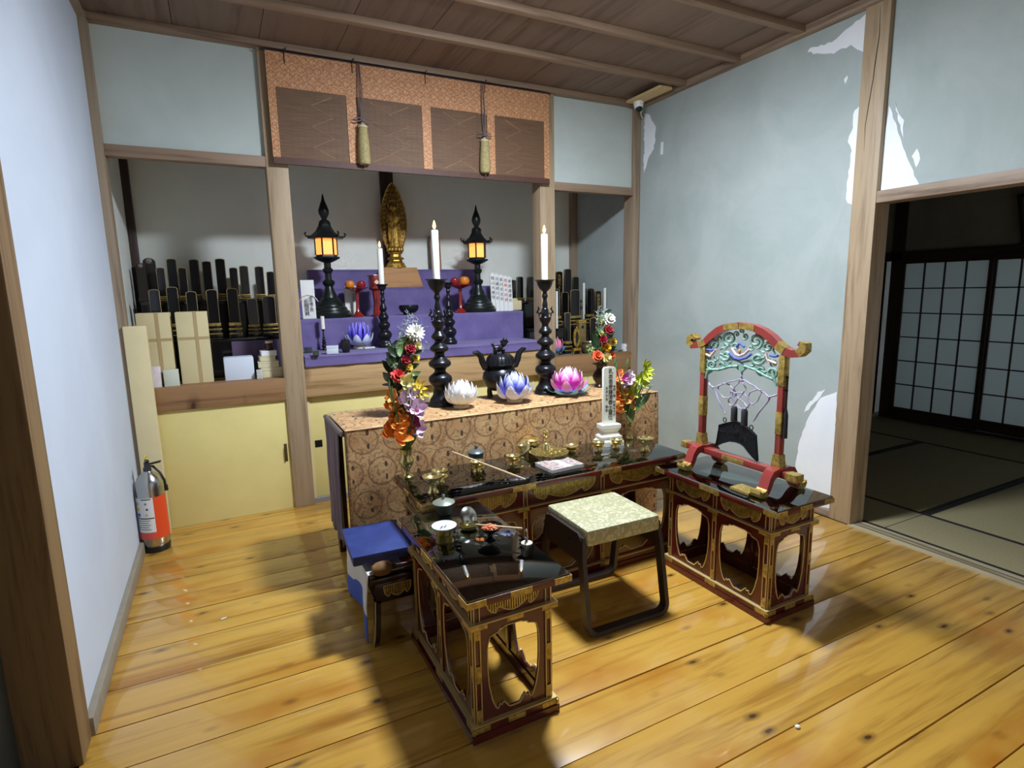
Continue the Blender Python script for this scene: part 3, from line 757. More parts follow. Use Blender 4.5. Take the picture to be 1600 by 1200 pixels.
va = thing('hanging_blind', 'brown reed blind bordered with orange brocade hung above the altar', 'blind', (1.265, vy, vz0))
def vb(x0, x1, z0, z1, d0, d1, nm, m, par=va):
    g = G().b2((x0-1.265, d0, z0-vz0), (x1-1.265, d1, z1-vz0)); me = g.mesh(nm, m, False)
    planeuv(me, lambda v, n: (v.x, v.z)); return link(nm, me, par)
strips = [(.362, .402), (.788, .843), (1.250, 1.307), (1.697, 1.752), (2.132, 2.172)]
vb(.362, 2.172, vzh, vz1, -.004, .010, 'brocade_header', BRO_V)
for a, b in strips: vb(a, b, vz0+.03, vzh, -.004, .010, 'brocade_strip', BRO_V)
for (a, b), (c, d) in zip(strips, strips[1:]):
    p = vb(b, c, vz0+.03, vzh, .0, .006, 'reed_panel', MISU)
    n_ = int((c-b)/0.035)
    for k in range(1, n_):
        x_ = b+(c-b)*k/n_
        G().b2((x_-1.265-.0006, -.0012, .03), (x_-1.265+.0006, .0, vzh-vz0-.002)).obj('binding_thread', BIND, p)
    z0, z1 = .05, vzh-vz0-.02
    for s in (0, 1):
        xa = b-1.265+(c-b)*(.30 if s == 0 else .70); amp = (c-b)*.22*(1 if s == 0 else -1)
        if (a, s) in ((.362, 0), (1.697, 1)): continue
        pts = [(xa+(amp if k % 2 else -amp*.4), -.0008, z0+(z1-z0)*k/6) for k in range(7)]
        G().tube(pts, 0.0017, 5).obj('zigzag_stitch', THREAD, p)
vb(.362, 2.172, vz0, vz0+.035, -.006, .012, 'bottom_roll', plain('dark_brown_hem', (84, 52, 40), 0.6, var=.2))
G().tube([(.335-1.265, .003, vz1-vz0+.004), (2.185-1.265, .003, vz1-vz0+.004)], .007, 8).obj('hanging_rod', plain('dark_rod', (40, 34, 44), 0.5), va)
HOOK = plain('iron_hook', (58, 50, 44), 0.5, metal=.6)
for px_ in (444, 550, 664, 757):
    p = aty(px_, 95 + (px_-444)*.165, vy); x_ = p.x-1.265; zt = vz1-vz0
    G().tube([(x_, -.004, zt-.055), (x_, -.008, zt-.01), (x_, -.014, zt+.012), (x_+.012, -.010, zt+.022), (x_+.012, .0, zt+.028)], .003, 6).obj('hook', HOOK, va)
# two cords with bow knots and tassels
CORD = plain('grey_purple_cord', (112, 98, 98), 0.7)
TASS = plain('straw_tassel', (176, 162, 112), 0.75, rgb2=(140, 126, 82), scale=90, bmp=.5)
for k, (pt, pk, pb, lb) in enumerate((((562, 97), (566, 188), (569, 258), 'straw coloured tassel on a bow-knotted cord nearer the left pillar of the blind'), ((754, 131), (757, 211), (757, 271), 'straw coloured tassel on a bow-knotted cord nearer the security camera'))):
    A, K, B = (aty(*q, vy-.03) for q in (pt, pk, pb))
    t = thing('cord_tassel', lb, 'tassel', (K.x, vy-.03, B.z))
    zt, zk = A.z-B.z, K.z-B.z
    for s in (-1, 1): G().tube([(s*.006, .018, zt), (s*.010, .008, (zt+zk)/2), (s*.003, 0, zk)], .0035, 6).obj('cord', CORD, t)
    for s in (-1, 1): G().tube([(0, -.004, zk), (s*.02, -.006, zk+.012), (s*.045, -.004, zk+.008), (s*.05, -.002, zk-.006), (s*.03, -.006, zk-.010), (0, -.004, zk)], .0035, 6).obj('bow_loop', CORD, t)
    G().ball((0, -.005, zk), .009, sub=2).obj('knot', CORD, t)
    G().lathe([(0, zk-.015), (.006, zk-.015), (.016, zk-.025), (.028, zk-.032), (.029, zk-.042), (0, zk-.042)], 20).obj('tassel_cap', plain('pale_cap', (196, 186, 150), .6), t)
    g = G(); nseg = 40
    for j in range(2): pass
    prof = [(.026, zk-.042), (.030, zk-.09), (.034, zk-.15), (.036, .02), (.030, .004), (0, 0)]
    g.lathe([(0, zk-.042)]+prof, 26); g.obj('tassel_fringe', TASS, t)
    G().tube([(0, 0, .004), (0.001, 0, -.02)], .002, 6).obj('tassel_tail', CORD, t)

# ================================================================== PURPLE STEPS
ZT1, ZT2, ZT3, ZT4 = 0.945, 1.152, 1.357, 1.495
YT1, YT2, YT3, YT4 = 3.648, 4.03, 4.33, 4.47
steps = thing('altar_steps', 'stepped altar stand draped in purple cloth between the two pillars', 'altar steps', (1.28, 3.9, .90))
def cloth_step(x0, x1, y0, y1, z0, z1, seed):
    g = G(); nx, ny = 60, 14; L1 = z1-z0; L2 = y1-y0; tot = L1+L2
    def fn(u, v):
        s = v*tot; x_ = x0+(x1-x0)*u
        if s < L1: y_, z_ = y0, z0+s
        else: y_, z_ = y0+(s-L1), z1
        w_ = noise.noise(Vector((x_*4, s*3, seed)))*.006 + noise.noise(Vector((x_*11, s*2, seed+5)))*.003
        if s < L1: y_ += w_*min(1, (L1-s)/.03) - .006*math.exp(-((L1-s)/.012)**2)
        else: z_ += abs(w_)*.35*min(1, (s-L1)/.04)
        return (x_-1.28, y_-3.9, z_-.90)
    g.grid(fn, nx, 40)
    g.b2((x0-1.28+.002, y0-3.9+.012, z0-.90), (x1-1.28-.002, y1-3.9, z1-.90-.004))
    return g.obj('step', PURPLE, steps)
cloth_step(.447, 2.112, YT1, YT2+.02, .880, ZT1, 1)
cloth_step(.452, 2.165, YT2, YT3+.02, ZT1-.004, ZT2, 2)
cloth_step(.50, 2.10, YT3, YT4+.02, ZT2-.004, ZT3, 3)
cloth_step(.62, 1.95, YT4, YB-.01, ZT3-.004, ZT4, 4)

# ================================================================== STATUE ON ITS WOODEN BLOCK
bl, br_, = aty(590, 447, YT3+.012), aty(661, 447, YT3+.012)
tl, tr_ = aty(597, 418, YT3+.02), aty(650, 418, YT3+.02)
zb_, zt_ = ZT3+.001, tl.z
blk = G(); v = []
for x0, x1, z_, y0, y1 in ((bl.x, br_.x, zb_, YT3+.008, YT4-.006), (tl.x, tr_.x+.004, zt_, YT3+.012, YT4-.006)):
    v.append([blk.bm.verts.new(Vector(q)) for q in ((x0, y0, z_), (x1, y0, z_), (x1, y1, z_), (x0, y1, z_))])
for k in range(4): blk.face((v[0][k], v[0][(k+1) % 4], v[1][(k+1) % 4], v[1][k]))
blk.face(v[0][::-1]); blk.face(v[1])
tag(blk.obj('wooden_block', wood('block_wood', (176, 128, 78), (142, 98, 54), 'x'), smooth=False), 'flared plain wooden block under the gilt statue', 'pedestal')
sc = ((tl.x+tr_.x)/2-.008, (YT3+YT4)/2+.006, zt_)
top_ = aty(609, 284, sc[1]).z-zt_      # full height with halo
s_ = top_/0.62
sta = thing('statue', 'gilt standing figure before a boat-shaped halo on a tiered lotus pedestal', 'statue', sc, math.radians(-12))
def S(prof): return [(r*s_, z*s_) for r, z in prof]
G().lathe(S([(0, 0), (.078, 0), (.078, .012), (.07, .016), (.07, .03), (.064, .034), (.056, .04), (.05, .05), (.05, .06)]+[(0, .06)]), 8, a0=math.pi/8).obj('pedestal_base', GILT, sta)
G().lathe(S([(0, .06), (.062, .06), (.066, .066), (.06, .074), (.044, .08), (.042, .098), (.056, .104), (.058, .112), (0, .112)]), 8, a0=math.pi/8).obj('pedestal_tier', GILT, sta)
lot = G()
lot.lathe(S([(0, .112), (.03, .112), (.052, .125), (.058, .142), (.052, .15), (0, .15)]), 20)
lot.obj('lotus_seat', GILT, sta)
for k in range(12):
    a = 2*math.pi*k/12
    G().ball((.05*s_*math.cos(a), .05*s_*math.sin(a), .132*s_), .017*s_, sub=2, sc=(.8, .8, 1.1)).obj('lotus_petal', GILT, sta)
# halo: boat shape with raised rim and curls
hal = []
for i in range(25):
    t_ = i/24; z_ = .12+.50*t_
    w_ = .098*math.sin(math.pi*min(1, max(0, (t_*.86+.12))))**.75*(1-.06*t_) if t_ < .999 else 0
    hal.append((w_, z_))
out = [(w_*s_, z_*s_) for w_, z_ in hal]+[(-w_*s_, z_*s_) for w_, z_ in reversed(hal[:-1])]
h = G().prism(out, .038*s_, .046*s_, 'xz').obj('halo', GILTD, sta)
G().tube([(a, .038*s_, b) for a, b in out], .005*s_, 6, closed=True).obj('halo_rim', GILT, h)
for i in range(26):
    t_ = .1+.85*(i//2)/13; z_ = .12+.50*t_; w_ = hal[min(24, int(t_*24))][0]*.72*(1 if i % 2 else -1)
    G().tube([(w_*s_+.012*s_*math.cos(a*.9)*(1-a/9), .036*s_, z_*s_+.012*s_*math.sin(a*.9)*(1-a/9)) for a in range(8)], .0035*s_, 5).obj('halo_curl', GILT, h)
disc = G().tube([(.035*s_*math.cos(a*math.pi/12), .03*s_, .46*s_+.035*s_*math.sin(a*math.pi/12)) for a in range(24)], .004*s_, 6, closed=True).obj('head_ring', GILT, h)
# figure: one fused skin
fig = G()
body = [(.030, .150, 1.25), (.034, .158, 1.2), (.031, .20, 1.15), (.030, .25, 1.15), (.033, .30, 1.2), (.035, .34, 1.25), (.036, .37, 1.3), (.030, .395, 1.3), (.014, .405, 1.0), (.011, .415, 1.0)]
prev = None
fig.lathe([(0, .15*s_)]+[(r*s_, z*s_) for r, z, e in body]+[(0, .417*s_)], 20, ell=(1.18, .78))
fig.ball((0, -.002*s_, .438*s_), .021*s_, sub=3, sc=(.92, .98, 1.22)); fig.ball((0, .002*s_, .462*s_), .011*s_, sub=2)
for sx in (-1, 1):
    fig.ball((sx*.0205*s_, .002*s_, .432*s_), .006*s_, sub=2, sc=(.5, .8, 2.0))
    fig.tube([(sx*.034*s_, 0, .388*s_), (sx*.044*s_, -.006*s_, .34*s_), (sx*.034*s_, -.026*s_, .315*s_), (sx*.016*s_, -.034*s_, .335*s_ if sx < 0 else .305*s_)], [.014*s_, .013*s_, .011*s_, .007*s_], 10)
    fig.tube([(sx*.036*s_, -.012*s_, .32*s_), (sx*.042*s_, -.010*s_, .26*s_), (sx*.040*s_, -.006*s_, .19*s_)], [.011*s_, .014*s_, .005*s_], 8, flat=.5)
    fig.ball((sx*.012*s_, -.012*s_, .154*s_), .009*s_, sub=2, sc=(.8, 1.5, .6))
fig.ball((0, -.024*s_, .432*s_), .004*s_, sub=2, sc=(.7, 1, 1.6))
for k in range(7):
    x_ = (-.021+.007*k)*s_
    fig.tube([(x_*.8, -.0275*s_*(1-.25*abs(k-3)/3), .30*s_), (x_, -.026*s_*(1-.2*abs(k-3)/3), .22*s_), (x_*1.1, -.0255*s_*(1-.2*abs(k-3)/3), .16*s_)], .0028*s_, 5)
fo = fig.obj('figure', GILT, sta)
rm = fo.modifiers.new('fuse', 'REMESH'); rm.mode = 'VOXEL'; rm.voxel_size = .0028*s_; rm.use_smooth_shade = True
# board leaning behind the tall candle
p0, p1 = aty(676, 418, YB-.06), aty(689, 372, YB-.03)
bd = thing('memorial_board', 'narrow dark-edged wooden board leaning on the back wall behind the tall candle', 'board', (p0.x+.03, YB-.075, ZT4+.002))
G().box((0, .012, .13), (.085, .012, .26), rot=Matrix.Rotation(-.06, 3, 'X'), bev=.002).obj('board', wood('board_wood', (170, 136, 100), (130, 98, 66), 'z'), bd)
G().box((-.048, .012, .13), (.010, .02, .27), rot=Matrix.Rotation(-.06, 3, 'X'), bev=.002).obj('edge_strip', DARKW, bd)

# ================================================================== LANTERNS (two, standing, lit)
GLOW = plain('lit_lantern_pane', (226, 150, 80), .5, emis=(255, 150, 70), es=1.6)
def lantern(px_, pyb, pyt, label):
    p = atz(px_, pyb, ZT2); y_ = YT2+.148; x_ = aty(px_, pyb-6, y_).x
    H_ = aty(px_-3, pyt, y_).z-ZT2; k = H_/0.86
    t = thing('standing_lantern', label, 'lantern', (x_, y_, ZT2+.002), group='standing lanterns on the purple step')
    def L_(prof, nm, m=BRONZEG, seg=28, a0=0): return G().lathe([(r*k, z*k) for r, z in prof], seg, a0=a0).obj(nm, m, t)
    L_([(0, 0), (.145, 0), (.147, .02), (.138, .028), (.132, .045), (.120, .052), (.115, .07), (.098, .08), (.092, .10), (.078, .11), (.072, .128), (.055, .14), (.046, .17), (.034, .19), (.028, .22), (.04, .235), (.044, .25), (.034, .265), (0, .265)], 'bell_foot')
    L_([(0, .265), (.024, .265), (.022, .31), (.034, .325), (.036, .34), (.024, .35), (.024, .385), (.06, .40), (.088, .415), (.09, .425), (0, .425)], 'stem')
    b = L_([(0, .425), (.075, .425), (.07, .44), (.0, .44)], 'chamber_floor', seg=6)
    for q in range(6):
        a = math.pi/3*q+math.pi/6
        G().box((.062*k*math.cos(a), .062*k*math.sin(a), .495*k), (.004*k, .062*k, .105*k), rot=Matrix.Rotation(a, 3, 'Z')).obj('glowing_pane', GLOW, t)
        a += math.pi/6
        G().tube([(.074*k*math.cos(a), .074*k*math.sin(a), .438*k), (.074*k*math.cos(a), .074*k*math.sin(a), .552*k)], .006*k, 6).obj('chamber_post', BRONZEG, t)
    L_([(0, .55), (.118, .55), (.124, .556), (.10, .572), (.066, .60), (.045, .635), (.04, .65), (0, .65)], 'roof', seg=6)
    for q in range(6):
        a = math.pi/3*q
        G().tube([(.10*k*math.cos(a), .10*k*math.sin(a), .566*k), (.13*k*math.cos(a), .13*k*math.sin(a), .566*k), (.14*k*math.cos(a), .14*k*math.sin(a), .585*k), (.128*k*math.cos(a), .128*k*math.sin(a), .592*k)], .006*k, 6).obj('roof_curl', BRONZEG, t)
    L_([(0, .65), (.042, .65), (.036, .67), (.016, .685), (.024, .70), (.034, .72), (.036, .745), (.026, .775), (.012, .81), (.004, .85), (0, .86)], 'finial')
    return t
lantern(517, 496, 303, 'lit black standing lantern with bell foot beside the folded paper charm')
lantern(748, 489, 320, 'lit black standing lantern with bell foot beside the row of white talismans')

# ================================================================== CANDLESTICKS AND CANDLES
def smooth_prof(P, n=5):
    P = [Vector(p) for p in P]; out = []
    for i in range(len(P)-1):
        p0, p1, p2, p3 = P[max(0, i-1)], P[i], P[i+1], P[min(len(P)-1, i+2)]
        for j in range(n):
            t_ = j/n; q = .5*((2*p1)+(p2-p0)*t_+(2*p0-5*p1+4*p2-p3)*t_*t_+(3*p1-p0-3*p2+p3)*t_**3); out.append((max(0, q.x), q.y))
    out.append(tuple(P[-1])); return out
BIG = [(0, 0), (18, 0), (18, 3), (16.4, 6), (15.5, 10), (11.5, 17), (10.2, 25), (10.8, 31), (13.5, 35), (15.6, 39), (16.2, 43), (15.4, 47), (12.5, 50.5), (8.6, 54), (7.8, 58), (10.6, 61.5), (14.2, 64.5), (15.4, 68), (14.6, 71.5), (11.5, 75), (7.6, 79.5), (6.8, 84), (8.8, 87), (11.8, 89.5), (12.7, 92.5), (12, 95.5), (9, 99), (5.8, 103), (6.4, 106), (9, 108.6), (10.2, 111.5), (9.7, 114), (7.8, 117), (5.2, 121), (5.2, 125), (7.8, 130), (9.2, 135), (9.3, 137), (6, 138), (5.6, 145), (5.2, 151), (4, 154), (4.2, 160), (3.1, 166), (3, 170), (4.6, 174), (3.6, 178), (3.2, 181), (5, 184), (8.4, 188), (11.2, 195), (12.4, 200), (15.2, 202), (15.2, 203), (12, 203), (9, 200), (0, 200)]
def big_stick(px_, pyb, pyt, label, side):
    c = atz(px_, pyb-8, ZB_); c.y += .038; c.x = aty(px_, pyb-8, c.y).x; k = (aty(px_, pyt, c.y).z-ZB_)/203.0
    t = thing('candlestick', label, 'candlestick', (c.x, c.y, ZB_), group='tall candlesticks on the brocade table')
    G().lathe([(r*k*1.18, z*k) for r, z in [(0, 0)]+smooth_prof(BIG[1:-3], 4)+BIG[-3:]], 30).obj('turned_stem', BRONZE, t)
    for q in range(4):
        a = math.pi/4+math.pi/2*q; ca, sa = math.cos(a), math.sin(a)
        g = G().tube([(5*k*ca, 5*k*sa, 146*k), (11*k*ca, 11*k*sa, 143*k), (14*k*ca, 14*k*sa, 147*k), (11*k*ca, 11*k*sa, 152*k), (13*k*ca, 13*k*sa, 156*k)], [2.2*k, 1.8*k, 1.6*k, 1.8*k, .8*k], 7)
        g.ball((14.5*k*ca, 14.5*k*sa, 146*k), 2.1*k, sub=1); g.ball((11*k*ca, 11*k*sa, 140*k), 1.7*k, sub=1)
        g.obj('dragon_ornament', BRONZE, t)
    return c, k
ZB_ = 0.729
def candle(c, z0, r, h_, label, lit=True, group=None):
    t = thing('candle', label, 'candle', (c[0], c[1], z0), group=group)
    G().lathe([(0, 0), (r, 0), (r, h_*.98), (r*.8, h_), (r*.2, h_*.992), (0, h_*.992)], 18).obj('wax_column', WAX, t)
    G().tube([(0, 0, h_*.99), (.001, 0, h_+.010)], .0013, 5).obj('wick', INK, t)
    if lit: G().lathe([(0, h_+.004), (.006, h_+.010), (.0085, h_+.019), (.006, h_+.032), (.002, h_+.044), (0, h_+.048)], 12).obj('flame', FLAME, t)
    return t
cL, kL = big_stick(690, 643, 436, 'tall black bronze candlestick with bulging stem beside the white lotus lamp', -1)
cR, kR = big_stick(853, 624, 437, 'tall black bronze candlestick with bulging stem beside the pink lotus lamp', 1)
candle(cL, ZB_+200*kL+.001, 5.7*kL, aty(684, 360, cL.y).z-ZB_-200*kL, 'thick lit white candle on the tall candlestick beside the white lotus lamp')
candle(cR, ZB_+200*kR+.001, 5.7*kR, aty(854, 366, cR.y).z-ZB_-200*kR, 'thick lit white candle on the tall candlestick beside the pink lotus lamp')
THIN = [(0, 0), (12, 0), (12.5, 3), (11, 6), (9, 9), (8.5, 12), (11, 16), (12, 20), (10.5, 24), (6.5, 28), (8, 31), (10, 35), (9.5, 38), (6, 42), (7.5, 46), (8.2, 49), (6, 53), (4, 57), (5.5, 60), (6, 63), (4.2, 67), (3, 72), (4, 75), (3, 79), (2.6, 84), (3.6, 87), (2.6, 90), (5.5, 93), (6.6, 97), (9.6, 100), (9.6, 101), (7, 101), (0, 99)]
def thin_stick(px_, pyb, pyt, z0, label, scale=1.0):
    c = atz(px_, pyb-4, z0); c.y = min(c.y, YT2-.065); c.x = aty(px_, pyb-4, c.y).x
    k = (aty(px_, pyt, c.y).z-z0)/101.0
    t = thing('candlestick', label, 'candlestick', (c.x, c.y, z0), group='slender candlesticks on the purple step')
    G().lathe([(r*k, z*k) for r, z in [(0, 0)]+smooth_prof(THIN[1:-2], 3)+THIN[-2:]], 24).obj('turned_stem', BRONZE, t)
    return c, k
c, k = thin_stick(602, 546, 444, ZT1+.003, 'slender black candlestick with a lit candle in front of the statue block')
candle(c, c.z*0+ZT1+.003+100*k, 4.4*k, aty(597, 388, c.y).z-ZT1-.003-100*k, 'slim lit white candle in front of the gilt statue')
c, k = thin_stick(703, 541, 441, ZT1+.003, 'slender black candlestick half hidden behind the tall candlestick')
c, k = thin_stick(507, 548, 514, ZT1+.003, 'little black candlestick with a short unlit candle')
candle(c, ZT1+.003+100*k, 9.5*k, aty(506, 494, c.y).z-ZT1-.003-100*k, 'short unlit white candle on the little candlestick', lit=False)

# ================================================================== THINGS ON THE PURPLE STEPS
APPLE = plain('red_apple', (150, 30, 34), .25, var=.3, scale=30); ORANGE = plain('orange_fruit', (214, 128, 34), .4, var=.1, bmp=.3, scale=120)
REDC = plain('vermilion_lacquer', (134, 34, 32), .2, coat=.5)
def offering_stand(px_, pyb, pyt, rpx, label, stem=3.0):
    c = atz(px_, pyb-3, ZT2); c.y = YT2+.07; c.x = aty(px_, pyb-3, c.y).x; z1 = aty(px_, pyt, c.y).z-ZT2-.002; m_ = mpp((c.x, c.y, ZT2))
    t = thing('offering_stand', label, 'offering stand', (c.x, c.y, ZT2+.002))
    G().lathe([(0, 0), (9*m_, 0), (9.2*m_, .006), (6*m_, .02), (stem*m_, .04), (stem*.8*m_, z1*.5), (stem*m_, z1*.84), (rpx*.55*m_, z1*.9), (rpx*m_, z1*.97), (rpx*1.03*m_, z1), (rpx*.96*m_, z1), (rpx*.5*m_, z1*.93), (0, z1*.92)], 26).obj('goblet', REDC, t)
    return Vector((c.x, c.y, ZT2+z1*.925)), m_
q, m_ = offering_stand(560, 499, 449, 17, 'red lacquer offering stand with a slim stem, holding red fruit')
q2, _ = offering_stand(590, 498, 450, 11, 'red lacquer offering stand with a thick column, beside the slim-stemmed one', 6.0)
def fruit(c, r, m, label, cat):
    t = thing('fruit', label, cat, c)
    G().lathe([(0, .12*r), (.35*r, 0), (.8*r, .3*r), (r, .9*r), (.85*r, 1.5*r), (.45*r, 1.78*r), (.12*r, 1.66*r), (0, 1.6*r)], 20).obj('flesh', m, t)
    G().tube([(0, 0, 1.6*r), (.03*r, 0, 2.0*r)], .05*r, 5).obj('stem', plain('fruit_stem', (70, 50, 30), .8), t)
fruit(q+Vector((-.045, .0, .004)), .034, ORANGE, 'orange fruit on the slim-stemmed red offering stand', 'fruit')
fruit(q+Vector((.028, -.02, .004)), .032, APPLE, 'red apple on the slim-stemmed red offering stand', 'fruit')
bx = thing('lacquer_box', 'dark red lacquer box with a pale diamond on its front', 'box', (q2.x, q2.y, q2.z+.01))
G().b2((-.045, -.03, 0), (.045, .03, .085), 0, .003).obj('box_body', REDC, bx)
G().b2((-.05, -.034, .085), (.05, .034, .098), 0, .003).obj('box_lid', REDC, bx)
G().prism([(0, .03), (.018, .048), (0, .066), (-.018, .048)], -.031, -.030, 'xz').obj('diamond', plain('pale_inlay', (222, 190, 160), .5), bx)
qR, m_ = offering_stand(720, 490, 444, 18, 'red goblet-shaped offering stand beside the lantern, holding an apple and an orange')
fruit(qR+Vector((-.043, -.005, .003)), .036, APPLE, 'red apple in the goblet-shaped offering stand', 'fruit')
fruit(qR+Vector((.038, .0, .003)), .04, ORANGE, 'orange in the goblet-shaped offering stand', 'fruit')
c = atz(639, 489, ZT2); c.y = YT2+.085; c.x = aty(639, 489, c.y).x; m_ = mpp(c)
tag(G().lathe([(0, 0), (9*m_, 0), (9*m_, .012), (14*m_, .03), (15.6*m_, .052), (14.6*m_, .07), (13.4*m_, .07), (13*m_, .05), (0, .02)], 28).obj('bowl', BRONZE, None, (c.x, c.y, ZT2+.002)), 'small black bronze bowl alone on the purple step below the statue', 'bowl')
# folded paper charm, oval tablet, row of talismans
def tall_tab(px0, px1, pyb, pyt, Yp, z0, lean=0.0): 
    a = aty((px0+px1)/2, pyb, Yp); m_ = mpp(a); return a.x, (px1-px0)*m_, aty((px0+px1)/2, pyt, Yp).z-z0
x_, w_, h_ = tall_tab(474, 494, 498, 438, YT2+.06, ZT2)
t = thing('paper_charm', 'folded white paper charm with ink writing and gold and silver ties by the pillar', 'paper charm', (x_, YT2+.06, ZT2+.002))
G().box((0, 0, h_/2), (w_, .008, h_), rot=Matrix.Rotation(-.05, 3, 'X'), bev=.001).obj('paper', PAPER, t)
for s, mt in ((-1, GOLDINK), (1, PAPER)):
    for j in range(3): G().tube([(0, -.006, h_*.62), (s*w_*.4, -.010, h_*.58), (s*(w_*.62+.004*j), -.012, h_*(.50-.03*j))], .0022, 5).obj('tie', mt, t)
text('writing', '祈願成就', .032, INK, t, (-w_*.16, -.0165, h_*.52), (math.pi/2+.05, 0, 0), vertical=True, gap=.9)
text('writing', '御祈祷之符', .024, INK, t, (w_*.2, -.0165, h_*.6), (math.pi/2+.05, 0, 0), vertical=True, gap=.9)
x_, w_, h_ = tall_tab(541, 560, 498, 440, YT2+.16, ZT2)
t = thing('paper_tablet', 'rounded white paper tablet with a thin column of ink between lantern and red stand', 'paper tablet', (x_, YT2+.16, ZT2+.002))
G().prism([(-w_*.5, .05), (-w_*.3, .01), (0, 0), (w_*.3, .01), (w_*.5, .05), (w_*.5, h_*.8), (w_*.3, h_*.95), (0, h_), (-w_*.3, h_*.95), (-w_*.5, h_*.8)], -.004, .004, 'xz').obj('paper', PAPER, t)
text('writing', '奉納経', .02, INK, t, (w_*.2, -.005, h_*.66), (math.pi/2, 0, 0), vertical=True)
tm = ['智山大権現', '念誦修行祈', '家内安全祈', '南無大師遍', '奉修護摩供']
for i in range(5):
    xb = 773+5.6*i
    x_, w_, h_ = tall_tab(xb-3.6, xb+3.6, 489-.3*i, 426+1.5*i, YT2+.10, ZT2)
    t = thing('talisman', ('white talisman with black writing touching the lantern foot', 'second white talisman counting from the lantern', 'middle white talisman of the row of five', 'white talisman written in red ink', 'end talisman of the row, farthest from the lantern')[i], 'talisman', (x_+.03*0, YT2+.11-.010*i, ZT2+.002), group='row of white talismans')
    t.rotation_euler = (0, math.radians(-2), 0)
    G().prism([(-w_*.55, 0), (w_*.55, 0), (w_*.55, h_*.94), (0, h_), (-w_*.55, h_*.94)], -.004, .004, 'xz').obj('slat', PAPER, t)
    text('writing', tm[i], .03, REDINK if i == 3 else INK, t, (0, -.0045, h_*.90), (math.pi/2, 0, 0), vertical=True, gap=1.25)
# first step: cup, little boxes, white packet
c = atz(541, 551, ZT1); m_ = mpp(c)
tag(G().lathe([(0, 0), (5*m_, 0), (6.5*m_, .02), (7*m_, .05), (6.2*m_, .078), (5.6*m_, .078), (5.8*m_, .05), (0, .02)], 22).obj('cup', BLACKM, None, (c.x, c.y, ZT1+.003)), 'small black cup beside the purple lotus lamp', 'cup')
boxes = [((482, 551), (.045, .05, .03), (52, 58, 56), 'dark green little box nearest the pillar among the small boxes'), ((494, 556), (.035, .04, .028), (60, 64, 62), 'tiny dark box between two other small boxes on the purple step'), ((500, 545), (.075, .05, .035), (226, 226, 222), 'white carton lying behind the tiny dark boxes'),
         ((520, 553), (.07, .06, .048), (206, 214, 224), 'pale blue box in front of the little candlestick'), ((577, 545), (.07, .03, .01), (220, 220, 216), 'flat white packet beside the purple lotus lamp'), ((476, 541), (.03, .03, .06), (226, 222, 214), 'small white upright packet against the pillar')]
for (q, s3, col, lb) in boxes:
    c = atz(*q, ZT1); t = thing('small_box', lb, 'box', (c.x, c.y, ZT1+.003), rnd.uniform(-.2, .2))
    mm = plain('box_card_%d_%d_%d' % col, col, .6, var=.08)
    G().b2((-s3[0]/2, -s3[1]/2, 0), (s3[0]/2, s3[1]/2, s3[2]*.72), 0, .001).obj('box_body', mm, t)
    G().b2((-s3[0]/2-.001, -s3[1]/2-.001, s3[2]*.72), (s3[0]/2+.001, s3[1]/2+.001, s3[2]), 0, .001).obj('box_lid', mm, t)
# ================================================================== TABLE UNDER THE BROCADE CLOTH
BX0, BX1, BY0, BY1 = 0.452, 2.206, 2.500, 2.925
t = thing('offering_table', 'dark wooden offering table under the brocade cloth', 'table', ((BX0+BX1)/2, (BY0+BY1)/2, 0))
hx, hy = (BX1-BX0)/2, (BY1-BY0)/2
G().b2((-hx, -hy, .690), (hx, hy, .722), 0, .004).obj('table_top', LACQD, t)
for sx in (-1, 1):
    for sy in (-1, 1): G().b2((sx*hx, sy*hy, 0), (sx*(hx-.05), sy*(hy-.05), .69), 0, .003).obj('leg', LACQD, t)
for sy in (-1, 1): G().b2((-hx+.05, sy*hy*.98, .60), (hx-.05, sy*(hy*.98-.02), .69)).obj('apron', LACQD, t)
# the cloth: over the top and down the front
g = G(); nx, ns = 150, 60; dep = BY1-BY0+.006; drop = .715
def fn(u, v):
    s = v*(dep+drop); x_ = BX0-.006+(BX1-BX0+.012)*u
    if s < dep:
        z_ = .7245+.0008*noise.noise(Vector((x_*6, s*8, 0))); y_ = BY1+.003-s
        return (x_, y_, z_)
    q = s-dep; z_ = .7245-q
    amp = min(1, q/.25)
    y_ = BY0-.004 - .005*amp*(1+noise.noise(Vector((x_*3.2, z_*.8, 3)))) - .004*amp*(1+noise.noise(Vector((x_*9, z_*.6, 9))))
    return (x_, y_, z_)
g.grid(fn, nx, 96)
me = g.mesh('brocade_cloth', BRO_T, True, 60)
planeuv(me, lambda v, n: (v.x, v.z if n.z*n.z < .5 else .7245+(v.y-BY0)))
cl = thing('tablecloth', 'orange brown brocade cloth with round medallions over the offering table', 'tablecloth', ((BX0+BX1)/2, BY0, .72))
o = link('brocade_cloth', me, cl, (-(BX0+BX1)/2, -BY0, -.72))
sm = o.modifiers.new('thick', 'SOLIDIFY'); sm.thickness = .0016; sm.offset = 1
G().tube([(BX0-.004-(BX0+BX1)/2+(BX1-BX0+.008)*i/40, -.006+.0008*math.sin(i*2.1), .0055) for i in range(41)], .0026, 6).obj('edge_line', plain('pale_edge_line', (222, 186, 140), .6), cl)  # thin pale tube along the cloth's front top edge
